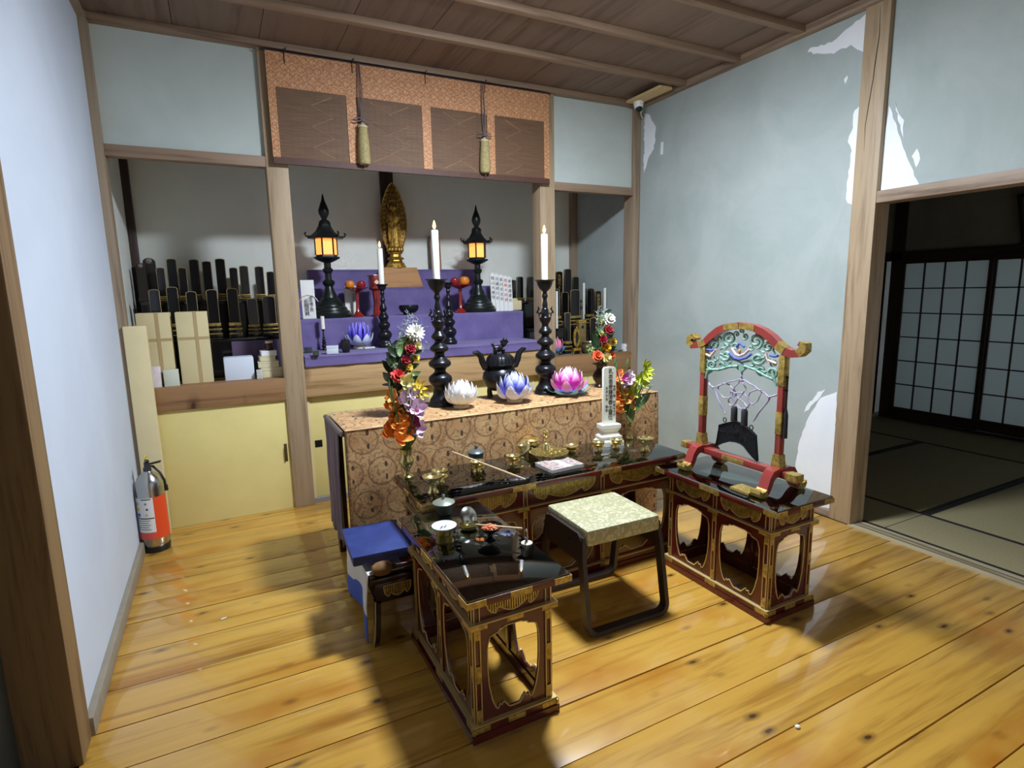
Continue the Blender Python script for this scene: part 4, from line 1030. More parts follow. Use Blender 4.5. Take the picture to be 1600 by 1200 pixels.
# grey-purple cloth hung on the table's end
pc_ = thing('side_cloth', 'dusky purple cloth hanging over the end of the offering table', 'cloth', (BX0-.016, (BY0+BY1)/2, .71))
g = G()
def fn2(u, v):
    y_ = -.155+.36*u; z_ = .005-.56*v
    return (-.008-.007*math.sin(u*17+v*2)*min(1, v*3)-.004*math.sin(u*41), y_+.02*v, z_)
g.grid(fn2, 40, 20); oo = g.obj('cloth_fall', DUSK, pc_)
sm = oo.modifiers.new('thick', 'SOLIDIFY'); sm.thickness = .002
G().tube([(0, -.205, .0), (0, .215, .0)], .012, 10).obj('roll', plain('grey_roll', (104, 92, 86), .5), pc_)

# ================================================================== LOTUS LAMPS
def petal_mesh(nm, L, W, mat, cup=.35, tipbend=.16, nu=6, nv=9, tip=.6):
    g = G()
    def fn(u, v):
        w_ = W/2*(math.sin(math.pi*min(1, (v*.82+.18)))**tip)*(1 if v < .999 else .02)
        a = (u-.5)*2; x_ = a*w_
        r = v*L
        return (x_, cup*W*(1-a*a)*.5*math.sin(math.pi*min(1, v+.1)) + L*tipbend*math.sin(v*math.pi)**.8*.9, r*(1-.06*abs(a)))
    g.grid(fn, nu, nv); return g.mesh(nm, mat, True, 80)
def lotus(px_, pyb, z0, Rr, Hh, stops, rows, label, base=True, ymax=9, grp='lotus lamps'):
    c = atz(px_, pyb-4, z0); c.y = min(c.y+Rr*.35, ymax); c.x = aty(px_, pyb-6, c.y).x
    t = thing('lotus_lamp', label, 'lotus lamp', (c.x, c.y, z0), group=grp)
    b0 = Hh*.16
    b_ = G().lathe([(0, 0), (Rr*.52, 0), (Rr*.54, b0*.45), (Rr*.5, b0*.5), (Rr*.5, b0*.9), (Rr*.46, b0), (0, b0)], 26).obj('lamp_base', plain('lamp_base_white', (214, 214, 196), .4), t)
    G().lathe([(Rr*.505, b0*.55), (Rr*.525, b0*.6), (Rr*.525, b0*.82), (Rr*.505, b0*.88)], 26).obj('gilt_band', GOLD, b_)
    for j, (n, r0, tilt, L, W, st) in enumerate(rows):
        mt = gradmat('petal_%s_%d' % (label[:18].replace(' ', '_'), j), stops[st], rough=.45)
        me = petal_mesh('petal', L*Hh, W*Rr, mt)
        for k in range(n):
            a = 2*math.pi*(k+.5*(j % 2))/n
            o = link('petal', me, t, (r0*Rr*math.cos(a), r0*Rr*math.sin(a), b0*.9))
            o.rotation_euler = (math.radians(-tilt), 0, a-math.pi/2)
    return t
# tilt > 0 leans the petal outwards
WST = [[(0, (206, 214, 210)), (.8, (244, 246, 246)), (1, (240, 220, 224))]]
R6 = [(7, .12, 0, .86, .62, 0), (9, .26, 7, .84, .64, 0), (10, .36, 17, .78, .64, 0), (11, .40, 29, .72, .62, 0), (10, .42, 42, .60, .62, 0)]
lotus(721, 642, ZB_, .075, .148, WST, R6, 'white petalled lotus lamp on the brocade table')
BST = [[(0, (64, 64, 176)), (.62, (96, 100, 210)), (.86, (190, 196, 236)), (1, (236, 240, 250))], [(0, (196, 202, 226)), (.5, (214, 218, 236)), (1, (226, 230, 244))]]
RB = [(6, .12, 0, .90, .66, 0), (8, .28, 8, .84, .72, 0), (8, .38, 22, .78, .76, 0), (7, .42, 40, .70, .8, 1), (6, .44, 52, .56, .84, 1)]
lotus(804, 633, ZB_, .080, .160, BST, RB, 'blue lotus lamp with white petal tips in front of the incense burner')
PST = [[(0, (170, 20, 130)), (.62, (216, 40, 172)), (.84, (244, 180, 222)), (1, (250, 244, 250))], [(0, (206, 210, 236)), (.6, (226, 120, 200)), (1, (238, 190, 226))], [(0, (130, 170, 214)), (1, (120, 190, 222))]]
RP = [(6, .12, 0, .92, .7, 0), (8, .28, 8, .86, .74, 0), (8, .38, 22, .80, .78, 0), (7, .42, 46, .74, .76, 1), (7, .44, 74, .70, .6, 2)]
lotus(888, 622, ZB_, .082, .155, PST, RP, 'pink lotus lamp with blue outer leaves on the brocade table')
VST = [[(0, (80, 60, 180)), (.6, (98, 84, 220)), (1, (150, 140, 240))], [(0, (176, 190, 206)), (1, (206, 212, 232))]]
RV = [(7, .12, 0, .95, .32, 0), (10, .24, 7, .95, .32, 0), (11, .34, 16, .86, .32, 0), (8, .42, 38, .64, .8, 1)]
lotus(562, 547, ZT1+.003, .075, .165, VST, RV, 'violet lotus lamp with narrow petals on the purple step', ymax=YT2-.115)
KST = [[(0, (226, 120, 170)), (1, (244, 160, 190))], [(0, (60, 130, 190)), (1, (96, 160, 210))]]
RK = [(6, .15, 4, 1.0, .7, 0), (7, .35, 18, .9, .7, 0), (7, .45, 48, .66, .7, 1)]
lotus(868, 552, .802, .05, .13, KST, RK, 'little pink lotus lamp with blue leaves behind the tall candlestick', ymax=3.86, grp='lotus lamps')

# ================================================================== INCENSE BURNER
c = atz(783, 622, ZB_); c.y = 2.828; c.x = aty(783, 622, c.y).x
m_ = mpp((c.x, c.y, .75)); 
ib = thing('incense_burner', 'black bronze tripod incense burner with upright ears and a lion on the lid', 'incense burner', (c.x, c.y, ZB_))
def q_(prof): return [(r*m_, z*m_) for r, z in prof]
G().lathe(q_([(0, 12), (16, 12), (23, 17), (27, 24), (28.5, 32), (27, 39), (22, 44), (20, 47), (22, 50), (24, 52), (0, 52)]), 34).obj('pot', BRONZE, ib)
for k in range(3):
    a = math.pi*2/3*k-math.pi/2
    G().tube([(15*m_*math.cos(a), 15*m_*math.sin(a), 17*m_), (18*m_*math.cos(a), 18*m_*math.sin(a), 10*m_), (17*m_*math.cos(a), 17*m_*math.sin(a), 0)], [6*m_, 4*m_, 4.6*m_], 10).obj('leg', BRONZE, ib)
for s in (-1, 1):
    g = G(); pts = [(s*20*m_, 0, 47*m_), (s*26*m_, 0, 48*m_), (s*30*m_, 0, 57*m_), (s*33*m_, 0, 67*m_), (s*39*m_, 0, 72*m_), (s*45*m_, 0, 73*m_)]
    g.tube(pts, [4*m_, 5*m_, 5.4*m_, 5*m_, 4*m_, 2*m_], 8, flat=1.0); g.obj('ear', BRONZE, ib)
G().lathe(q_([(0, 52), (23, 52), (21.5, 55), (19.5, 62), (15, 66), (10, 68), (0, 69)]), 30).obj('lid', BRONZE, ib)
for k in range(20):
    a = 2*math.pi*k/20
    G().tube([(22.2*m_*math.cos(a), 22.2*m_*math.sin(a), 54*m_), (19.8*m_*math.cos(a), 19.8*m_*math.sin(a), 62*m_), (15*m_*math.cos(a), 15*m_*math.sin(a), 66.6*m_)], 1.1*m_, 5).obj('lid_rib', BRONZE, ib)
li = G()
li.ball((-3*m_, 0, 76*m_), 6*m_, sub=2, sc=(1.5, .8, .95)); li.ball((6*m_, -1*m_, 83*m_), 5*m_, sub=2); li.ball((7.5*m_, -2*m_, 88.5*m_), 4*m_, sub=2); li.ball((11*m_, -3*m_, 86*m_), 2.4*m_, sub=2)
for dx, dy in ((-8, -3), (-8, 3), (5, -3), (6, 3)): li.tube([(dx*m_, dy*m_, 75*m_), (dx*m_, dy*m_, 68.4*m_)], [2.4*m_, 2*m_], 7)
li.tube([(-10*m_, 0, 78*m_), (-13*m_, 0, 84*m_), (-10*m_, 0, 87*m_)], [2*m_, 2.4*m_, .8*m_], 7)
for k in range(6): li.ball((5*m_+3*m_*math.cos(k), 2.4*m_*math.sin(k), 87*m_), 1.9*m_, sub=1)
lo = li.obj('lion', BRONZE, ib); rm = lo.modifiers.new('fuse', 'REMESH'); rm.mode = 'VOXEL'; rm.voxel_size = .9*m_; rm.use_smooth_shade = True

# ================================================================== FLOWERS
def fm(name, rgb, rgb2=None): return plain('petal_'+name, rgb, .6, rgb2=rgb2, scale=40, var=0 if rgb2 else .12)
F_RED = fm('crimson', (150, 22, 40)); F_CORAL = fm('coral', (224, 84, 76)); F_WHITE = fm('white', (238, 236, 224)); F_YEL = fm('yellow', (226, 200, 60)); F_CRM = fm('cream', (232, 220, 150)); F_ORG = fm('orange', (240, 140, 46), (246, 182, 96)); F_PINK = fm('pink', (226, 190, 220), (240, 226, 236)); F_MAG = fm('magenta', (204, 90, 170)); F_LIME = fm('lime', (200, 212, 60)); F_GOLD = fm('deep_yellow', (230, 176, 30)); F_COR2 = fm('orange_coral', (232, 108, 66))
LEAFD = plain('dark_leaf', (38, 58, 34), .45, var=.3, scale=20); LEAFM = plain('mid_leaf', (88, 120, 62), .5, var=.3, scale=20); LEAFP = plain('pale_bud', (150, 164, 104), .6, var=.3, scale=30); SPRIG = plain('grey_sprig', (150, 164, 160), .7, var=.2); LAV = plain('lavender_sprig', (178, 172, 206), .7)
STEMG = plain('stem_green', (108, 136, 60), .5, var=.2)
def dirmat(d, spin=0.0):
    d = Vector(d).normalized(); q = Vector((0, 0, 1)).rotation_difference(d)
    return q.to_matrix() @ Matrix.Rotation(spin, 3, 'Z')
def petals(g, rows, T):
    for (n, L, W, tilt, cup, off) in rows:
        for k in range(n):
            a = 2*math.pi*(k+off)/n
            Rz = Matrix.Rotation(a, 3, 'Z') @ Matrix.Rotation(math.radians(tilt), 3, 'X')
            def fn(u, v):
                w_ = W/2*math.sin(math.pi*min(.97, v*.8+.15))**.7; b_ = (u-.5)*2
                p = Vector((b_*w_, -cup*L*math.sin(v*2.2)*.35 + cup*w_*b_*b_*.6, v*L))
                return T(Rz @ p)
            g.grid(fn, 3, 4)
ROSE = [(4, .9, .9, -4, .9, 0), (5, 1.0, 1.0, -20, .9, .3), (6, 1.05, 1.1, -40, .8, .6), (7, 1.05, 1.1, -62, .6, .1)]
MUM = [(8, .7, .28, -8, .6, 0), (12, .95, .28, -28, .5, .3), (14, 1.1, .3, -50, .4, .6), (15, 1.15, .3, -72, .3, .2), (15, 1.1, .3, -92, .2, .5)]
CARN = [(6, .85, .7, -5, .4, 0), (8, 1.0, .7, -28, .3, .3), (9, 1.05, .75, -52, .2, .6), (9, 1.05, .75, -78, .2, .1)]
GLAD = [(3, 1.25, .85, -30, -.9, 0), (3, 1.2, .8, -46, -.9, .5)]
LILY = [(6, 1.2, .5, -50, -.5, 0)]
LEAF = None
def flower(par, kind, P, r, mat, d=(0, -1, .2), seed=0):
    rr = random.Random(seed); spin = rr.uniform(0, 6)
    M3 = dirmat(Vector(d)+Vector((rr.uniform(-.3, .3), rr.uniform(-.1, .1), rr.uniform(-.3, .3))), spin)
    g = G(); rows = {'rose': ROSE, 'mum': MUM, 'carn': CARN, 'glad': GLAD, 'lily': LILY}[kind]
    back = {'rose': .55, 'mum': .2, 'carn': .4, 'glad': 1.0, 'lily': .5}[kind]
    petals(g, rows, lambda p: M3 @ ((p*r)-Vector((0, 0, r*back))))
    nm = {'rose': 'rose', 'mum': 'chrysanthemum', 'carn': 'carnation', 'glad': 'gladiolus_flower', 'lily': 'lily'}[kind]
    return g.obj(nm, mat, par, P, ang=70)
def leaf(par, P, Q, w_, mat, bend=.02, nm='leaf'):
    P, Q = Vector(P), Vector(Q); ax = (Q-P); side = ax.cross(Vector((0, -1, .3)))
    if side.length < 1e-6: side = Vector((1, 0, 0))
    side.normalize(); nrm = ax.cross(side).normalized()
    g = G()
    def fn(u, v):
        a = (u-.5)*2; ww = w_/2*math.sin(math.pi*min(.985, v*.93+.06))
        return P+ax*v+side*a*ww+nrm*(bend*math.sin(v*math.pi)-abs(a)*ww*.3)
    g.grid(fn, 2, 7); return g.obj(nm, mat, par, ang=80)
def sprig(par, P, d, L, mat, n=14, seed=0):
    rr = random.Random(seed); g = G(); P = Vector(P); d = Vector(d).normalized()
    g.tube([P, P+d*L*.5+Vector((rr.uniform(-.01, .01), 0, 0)), P+d*L], [.0014, .0012, .0006], 5)
    for k in range(n):
        t_ = .25+.75*k/n; b = P+d*L*t_; e = Vector((rr.uniform(-1, 1), rr.uniform(-1, 1), rr.uniform(-.2, 1))).normalized()
        g.tube([b, b+e*L*.13], [.0018, .0010], 4); 
    return g.obj('sprig', mat, par)
def bouquet(label, vmouth, Yp, crop, items, spread=.05, name='flower_arrangement', z0=None):
    """items: kind, crop-x, crop-y, size px, material; crop = (x0, y0, scale)"""
    base = Vector(vmouth); t = thing(name, label, 'flowers', base)
    rr = random.Random(len(items)*7+int(crop[0]))
    for i, it in enumerate(items):
        kind, cx_, cy_, sz, mat = it[:5]; px_, py_ = crop[0]+cx_/crop[2], crop[1]+cy_/crop[2]
        dep = it[5] if len(it) > 5 else rr.uniform(-spread, spread*.3)
        P = aty(px_, py_, Yp+dep); m_ = mpp(P); L = P-base; r = sz/crop[2]*m_*({'rose': 1.4, 'carn': 1.5, 'mum': 1.35, 'glad': 1.5, 'lily': 1.5, 'leaf': 1.45, 'berry': 1.3}.get(kind, 1))
        if kind in ('rose', 'mum', 'carn', 'glad', 'lily'):
            d = Vector((L.x*2.0, -1, .25+L.z*.4)) if kind != 'glad' else Vector((rr.uniform(-.8, .8), -1, .5))
            flower(t, kind, L, r, mat, d, i+31)
            G().tube([Vector((rr.uniform(-.006, .006), rr.uniform(-.006, .006), -.03)), L*.5+Vector((0, .01, 0)), L+Vector((0, .006, 0))], .0022, 5).obj('stem', STEMG, t)
        elif kind == 'leaf':
            a = rr.uniform(-.8, .8); dv = Vector((L.x*1.5+rr.uniform(-.04, .04), rr.uniform(-.03, .02), .03+.05*rr.random())).normalized()
            leaf(t, L-dv*r, L+dv*r, r*.9, mat, .01)
        elif kind == 'sprig': sprig(t, L*.55, (L-L*.55), (L*.45).length*1.0+.02, mat, 18, i)
        elif kind == 'bud':
            G().tube([Vector((0, 0, -.02)), L*.6, L-Vector((0, 0, r)), L, L+Vector((.002, 0, r))], [.0022, .002, .003, r*.35, .0008], 6).obj('bud', mat, t)
        elif kind == 'berry':
            for k in range(5): G().ball(L+Vector((rr.uniform(-r, r), rr.uniform(-r, r), rr.uniform(-r, r))), r*.42, sub=1).obj('berry', mat, t)
    return t
# --- black vases with bouquets
def black_vase(px_, pyb, mouth_y, prof, label, Yp, mat):
    c = aty(px_, pyb-4, Yp); k = (aty(px_, mouth_y, Yp).z-ZB_)/prof[-1][1]
    t = thing('vase', label, 'vase', (c.x, Yp, ZB_))
    P = [(r*k, z*k) for r, z in prof]; inner = [(max(.3, r-1.2)*k, z*k) for r, z in reversed(prof[-5:])]
    G().lathe([(0, 0)]+P+inner+[(0, inner[-1][1])], 30).obj('vase_body', mat, t)
    return Vector((c.x, Yp, ZB_+prof[-1][1]*k))
vm = black_vase(618, 645, 600, [(9, 0), (10, 2), (8, 5), (9, 8), (14, 14), (15, 20), (13, 27), (7, 33), (5, 37), (5.5, 41), (8, 44), (14, 46), (18, 47)], 'round-bodied black bronze vase with a flat flared mouth at the cloth side', 2.70, BRONZE)
IT = [('mum', 945, 500, 52, F_WHITE, -.03), ('rose', 908, 628, 36, F_RED, -.06), ('rose', 872, 712, 36, F_RED, -.06), ('carn', 812, 832, 42, F_CORAL, -.06), ('carn', 952, 690, 24, F_YEL), ('carn', 885, 548, 26, F_YEL), ('carn', 896, 768, 22, F_YEL, -.05), ('carn', 966, 598, 24, F_CRM), ('carn', 862, 600, 22, F_CRM), ('carn', 832, 650, 20, F_CRM), ('carn', 905, 842, 26, F_CRM)]
IT += [('leaf', x, y, s, LEAFD) for x, y, s in ((760, 700, 50), (742, 770, 56), (795, 590, 40), (790, 650, 50), (780, 800, 60), (840, 770, 50), (730, 850, 46), (850, 660, 44), (800, 740, 60), (930, 640, 40), (760, 640, 40), (905, 900, 40), (850, 880, 50))]
IT += [('leaf', x, y, s, LEAFM) for x, y, s in ((840, 560, 36), (900, 590, 30), (930, 760, 36), (820, 700, 40), (940, 820, 36))]
IT += [('leaf', x, y, s, LEAFD if (x+y) % 3 else LEAFM) for x, y, s in ((880, 660, 46), (820, 620, 46), (770, 740, 50), (900, 720, 46), (760, 820, 50), (870, 820, 46), (830, 900, 46), (920, 870, 40), (850, 720, 46), (960, 650, 30), (930, 580, 34), (800, 690, 46))]
IT += [('sprig', x, y, 10, SPRIG) for x, y in ((885, 360), (930, 390), (960, 420), (1010, 470), (820, 490), (1030, 590), (745, 600), (990, 640), (870, 430))]
IT += [('sprig', x, y, 10, LAV) for x, y in ((910, 375), (980, 450))]
IT += [('berry', x, y, 14, LEAFP) for x, y in ((840, 630), (790, 760), (870, 790), (930, 560))]
bouquet('tall bouquet with a white chrysanthemum and two crimson roses in the round black vase', vm-Vector((0, 0, .004)), 2.70, (460, 420, 5), IT)
vm = black_vase(937, 608, 568, [(8, 0), (9, 2), (7, 5), (8, 8), (12, 14), (13, 19), (11, 25), (6.5, 31), (6, 35), (8, 39), (13, 41), (14, 42)], 'brown bronze vase with a flared lip behind the white tablet', 2.80, plain('brown_bronze', (64, 52, 44), .3, metal=.6, var=.3))
IT = [('carn', 845, 512, 54, F_WHITE, -.04), ('rose', 842, 640, 46, F_RED, -.07), ('rose', 776, 756, 48, F_RED, -.07), ('carn', 783, 555, 34, F_YEL), ('carn', 760, 632, 34, F_YEL), ('carn', 748, 675, 30, F_CRM), ('carn', 884, 775, 38, F_YEL), ('carn', 835, 782, 26, F_CRM), ('carn', 822, 848, 36, F_GOLD, -.06), ('carn', 780, 832, 26, F_GOLD, -.06), ('carn', 706, 942, 48, F_COR2, -.06), ('carn', 872, 940, 34, F_COR2), ('carn', 816, 962, 46, F_CRM, -.06)]
IT += [('leaf', x, y, s, LEAFD) for x, y, s in ((690, 760, 70), (660, 780, 60), (820, 430, 40), (740, 880, 60), (800, 900, 60), (860, 700, 50), (760, 700, 50), (870, 860, 50), (690, 830, 50), (810, 1000, 50), (750, 1000, 50))]
IT += [('leaf', x, y, s, LEAFM) for x, y, s in ((725, 560, 50), (720, 620, 50), (760, 480, 50), (690, 700, 50), (730, 740, 50), (640, 900, 60), (660, 870, 60), (800, 700, 50))]
IT += [('sprig', x, y, 10, SPRIG) for x, y in ((715, 400), (750, 430), (790, 420), (700, 450), (770, 460))]
IT += [('berry', x, y, 26, LEAFP) for x, y in ((640, 890), (690, 870), (620, 860), (660, 930), (720, 500), (740, 590))]
bouquet('bouquet with a white carnation, two crimson roses and coral blooms in the brown bronze vase', vm-Vector((0, 0, .004)), 2.80, (840, 430, 7.5), IT)
# --- brass vases with gladioli, on the long table
GVB = plain('pale_brass', (196, 184, 120), .2, metal=.9)
def brass_vase(px_, pyb, pyt, prof, label, Yp):
    c = aty(px_, pyb-3, Yp); k = (aty(px_, pyt, Yp).z-ZL)/prof[-1][1]
    t = thing('vase', label, 'vase', (c.x, Yp, ZL+.001))
    P = [(r*k, z*k) for r, z in prof]; inner = [(max(.3, r-.9)*k, z*k) for r, z in reversed(prof[-4:])]
    G().lathe([(0, 0)]+P+inner+[(0, inner[-1][1])], 28).obj('vase_body', GVB, t)
    return Vector((c.x, Yp, ZL+prof[-1][1]*k))
vm = brass_vase(636, 739, 701, [(8.5, 0), (8.5, 1.5), (5, 4), (3.6, 8), (4, 11), (7.5, 15), (9.6, 20), (9.6, 23), (7.6, 27), (7.4, 32), (8.8, 38)], 'pale brass vase with gladioli at the corner of the long table', 2.375)
IT = [('glad', 550, 190, 42, F_ORG), ('glad', 572, 252, 48, F_ORG), ('glad', 640, 300, 54, F_ORG), ('glad', 600, 345, 56, F_ORG), ('glad', 565, 452, 56, F_ORG), ('glad', 665, 470, 70, F_ORG, -.07), ('glad', 625, 390, 60, F_ORG, -.05), ('glad', 700, 425, 40, F_ORG), ('glad', 690, 205, 52, F_PINK), ('glad', 735, 165, 42, F_PINK), ('glad', 760, 265, 62, F_PINK, -.05), ('glad', 715, 350, 44, F_MAG), ('glad', 770, 440, 52, F_PINK, -.04), ('glad', 722, 395, 44, F_MAG), ('glad', 680, 80, 40, F_CRM), ('lily', 775, 115, 42, F_YEL), ('lily', 800, 165, 40, F_YEL)]
IT += [('bud', 538, 95, 30, LEAFM), ('bud', 560, 140, 26, LEAFM), ('bud', 715, 50, 34, LEAFM), ('leaf', 770, 320, 60, LEAFP), ('leaf', 690, 540, 70, LEAFM), ('leaf', 715, 520, 60, STEMG), ('leaf', 640, 260, 50, LEAFM)]
bouquet('orange and pink gladioli with yellow lilies in the corner brass vase', vm-Vector((0, 0, .004)), 2.375, (500, 580, 5), IT, .04)
vm = brass_vase(983, 699, 653, [(8.5, 0), (8.5, 1.5), (8, 3), (5, 6), (3, 12), (2.6, 18), (4, 24), (7.5, 30), (7.8, 33), (5, 37), (5, 41), (6.2, 46)], 'pale brass vase with gladioli beside the white memorial tablet', 2.392)
IT = [('glad', 278, 190, 70, F_ORG), ('glad', 285, 285, 80, F_ORG), ('glad', 335, 335, 76, F_ORG), ('glad', 310, 380, 86, F_ORG), ('glad', 350, 430, 86, F_ORG), ('glad', 325, 530, 80, F_ORG, -.02), ('glad', 270, 560, 60, F_ORG), ('glad', 405, 560, 60, F_ORG), ('glad', 365, 238, 70, F_PINK, -.02), ('glad', 362, 222, 34, F_MAG, -.03), ('glad', 410, 230, 60, F_PINK), ('glad', 440, 500, 44, F_MAG, -.02), ('glad', 430, 180, 44, F_PINK)]
IT += [('lily', x, y, s, F_LIME) for x, y, s in ((605, 85, 56), (625, 125, 58), (600, 205, 56), (550, 240, 60), (640, 165, 50), (435, 372, 70), (478, 395, 60), (580, 285, 50), (520, 250, 44))]
IT += [('bud', 232, 40, 50, LEAFM), ('bud', 250, 90, 40, LEAFM), ('bud', 378, 50, 54, LEAFM), ('leaf', 505, 540, 90, LEAFM), ('leaf', 560, 480, 90, LEAFM), ('leaf', 430, 620, 90, STEMG), ('leaf', 390, 620, 80, LEAFM), ('sprig', 640, 350, 20, SPRIG), ('sprig', 560, 360, 20, SPRIG)]
bouquet('orange gladioli with lime green lilies in the brass vase by the white tablet', vm-Vector((0, 0, .004)), 2.40, (930, 560, 7.5), IT, .03)
# ================================================================== THINGS ON THE LONG TABLE
ZLT = ZL+.0012
def cup(px_, pyb, rim_y, hw, label, tall=False, grp='brass offering cups'):
    c = atz(px_, pyb-3, ZLT); c = Vector((aty(px_, pyb, c.y).x, c.y, ZLT)); m_ = mpp(c); h_ = aty(px_, rim_y, c.y).z-ZLT
    t = thing('offering_cup', label, 'cup', c, group=grp); R_ = hw*m_*1.12
    if tall:
        P = [(0, 0), (R_*.56, 0), (R_*.58, h_*.06), (R_*.4, h_*.2), (R_*.33, h_*.45), (R_*.42, h_*.58), (R_*.8, h_*.72), (R_*.98, h_*.88), (R_*1.02, h_), (R_*.92, h_), (R_*.84, h_*.86), (R_*.4, h_*.7), (0, h_*.66)]
        G().lathe(P, 28).obj('goblet', BRASS, t)
    else:
        G().lathe([(0, 0), (R_*.62, 0), (R_*.64, h_*.08), (R_*.5, h_*.2), (R_*.46, h_*.34), (R_*.9, h_*.44), (R_*1.02, h_*.5), (R_*1.0, h_*.54), (R_*.5, h_*.52), (0, h_*.52)], 28).obj('saucer', BRASS, t)
        G().lathe([(0, h_*.5), (R_*.55, h_*.5), (R_*.72, h_*.62), (R_*.9, h_*.84), (R_*1.02, h_), (R_*.93, h_), (R_*.8, h_*.86), (R_*.5, h_*.7), (0, h_*.68)], 28).obj('cup_bowl', BRASS, t)
cup(677, 773, 743, 14, 'large flared brass cup at the front corner of the long table', True)
cup(688, 757, 734, 11, 'brass cup half hidden behind the large flared cup')
cup(746, 740, 720, 10.5, 'brass cup in front of the dark lidded pot under the wooden stick')
cup(802, 729, 711, 10, 'brass cup in front of the tilted brass lid')
cup(893, 709, 696, 10, 'brass cup between the ritual tray and the row by the white tablet')
cup(935, 708, 690, 9, 'brass cup in front of the white memorial tablet base')
cup(963, 703, 686, 9, 'brass cup beside the memorial tablet and the gladiolus vase')
cup(1008, 708, 684, 11.5, 'tall stemmed brass cup nearest the right end of the brocade cloth', True)
# dark lidded pot
c = atz(744, 719, ZLT); c.y = min(c.y, 2.385); c.x = aty(744, 719, c.y).x; m_ = mpp(c)
t = thing('lidded_pot', 'small dark pot with a knobbed grey lid on the long table', 'pot', (c.x, c.y, ZLT))
G().lathe([(0, 0), (8*m_, 0), (8.6*m_, 3*m_), (10.6*m_, 8*m_), (11.6*m_, 15*m_), (12*m_, 19*m_), (0, 19*m_)], 28).obj('pot_body', IRONP, t)
G().lathe([(0, 19*m_), (13.4*m_, 19*m_), (13.6*m_, 20.5*m_), (11*m_, 22.5*m_), (7*m_, 24*m_), (2*m_, 25*m_), (1.4*m_, 27*m_), (2.4*m_, 29*m_), (1.6*m_, 31*m_), (0, 31.6*m_)], 28).obj('lid', plain('grey_lid', (96, 104, 106), .35, metal=.4), t)
# wooden stick resting on the brass cup
A = atz(821, 749, ZLT+.004); B = aty(707, 706, 2.36)
STICK = wood('pale_stick', (206, 178, 138), (176, 144, 104), 'x')
tag(G().tube([A, A.lerp(B, .5), B], .0038, 8).obj('wooden_stick', STICK), 'slim pale wooden stick slanting across a brass cup on the long table', 'stick')
# open brass pot and its lid leaning against it
c = atz(830, 705, ZLT); c.x = aty(830, 705, c.y).x; m_ = mpp(c); 
t = thing('brass_pot', 'open brass pot behind the ritual tray', 'pot', (c.x, c.y, ZLT))
G().lathe([(0, 0), (9*m_, 0), (10*m_, 2*m_), (9*m_, 4*m_), (12.5*m_, 8*m_), (14.5*m_, 13*m_), (13.6*m_, 17*m_), (14.6*m_, 19*m_), (13.2*m_, 19*m_), (12.6*m_, 15*m_), (0, 7*m_)], 30).obj('pot_body', BRASS, t)
l = thing('pot_lid', 'ridged brass lid with a knob leaning on the open brass pot', 'lid', (c.x-.062, c.y-.03, ZLT+.006))
Mx = Matrix.Translation((0, 0, .030)) @ Matrix.Rotation(math.radians(-62), 4, 'Y') @ Matrix.Rotation(math.radians(14), 4, 'X')
G().lathe([(0, -.004), (13*m_, -.004), (13.4*m_, 0), (12*m_, 2*m_), (10*m_, 2.6*m_), (8*m_, 4.4*m_), (5*m_, 5.4*m_), (3*m_, 7*m_), (1.6*m_, 9*m_), (2.8*m_, 11*m_), (1.6*m_, 13*m_), (0, 13.6*m_)], 30, mat=Mx).obj('lid_shell', BRASS, l)
# ritual tray with bell and vajras
c = atz(858, 716, ZLT); c.x = aty(858, 712, c.y).x; m_ = mpp(c); zt = 9*m_
t = thing('ritual_tray', 'footed round brass ritual tray holding a bell', 'tray', (c.x, c.y, ZLT))
G().lathe([(0, zt-.003), (24*m_, zt-.003), (29*m_, zt+.5*m_), (30.5*m_, zt+2*m_), (29.6*m_, zt+2.2*m_), (26*m_, zt+.3*m_), (0, zt)], 40).obj('tray_dish', GVB, t)
for k in range(3):
    a = 2*math.pi*k/3-.5; G().tube([(20*m_*math.cos(a), 20*m_*math.sin(a), zt-.002), (23*m_*math.cos(a), 23*m_*math.sin(a), zt*.5), (22*m_*math.cos(a), 22*m_*math.sin(a), 0)], [3*m_, 2*m_, 2.6*m_], 8).obj('foot', GVB, t)
b = thing('ritual_bell', 'brass hand bell with a pronged handle standing on the ritual tray', 'bell', (c.x-2*m_, c.y+6*m_, ZLT+zt+.0006))
G().lathe([(0, 0), (8*m_, 0), (8*m_, 1*m_), (7*m_, 5*m_), (6.6*m_, 11*m_), (5*m_, 14*m_), (2.4*m_, 15.4*m_), (1.8*m_, 18*m_), (2.8*m_, 20*m_), (1.8*m_, 22*m_), (1.6*m_, 25*m_), (0, 25*m_)], 26).obj('bell_body', BRASS, b)
for k in range(4):
    a = math.pi/2*k; G().tube([(1.2*m_*math.cos(a), 1.2*m_*math.sin(a), 25*m_), (4*m_*math.cos(a), 4*m_*math.sin(a), 28*m_), (3.6*m_*math.cos(a), 3.6*m_*math.sin(a), 32*m_), (.6*m_*math.cos(a), .6*m_*math.sin(a), 36*m_)], [.8*m_, 1*m_, .9*m_, .5*m_], 6).obj('prong', BRASS, b)
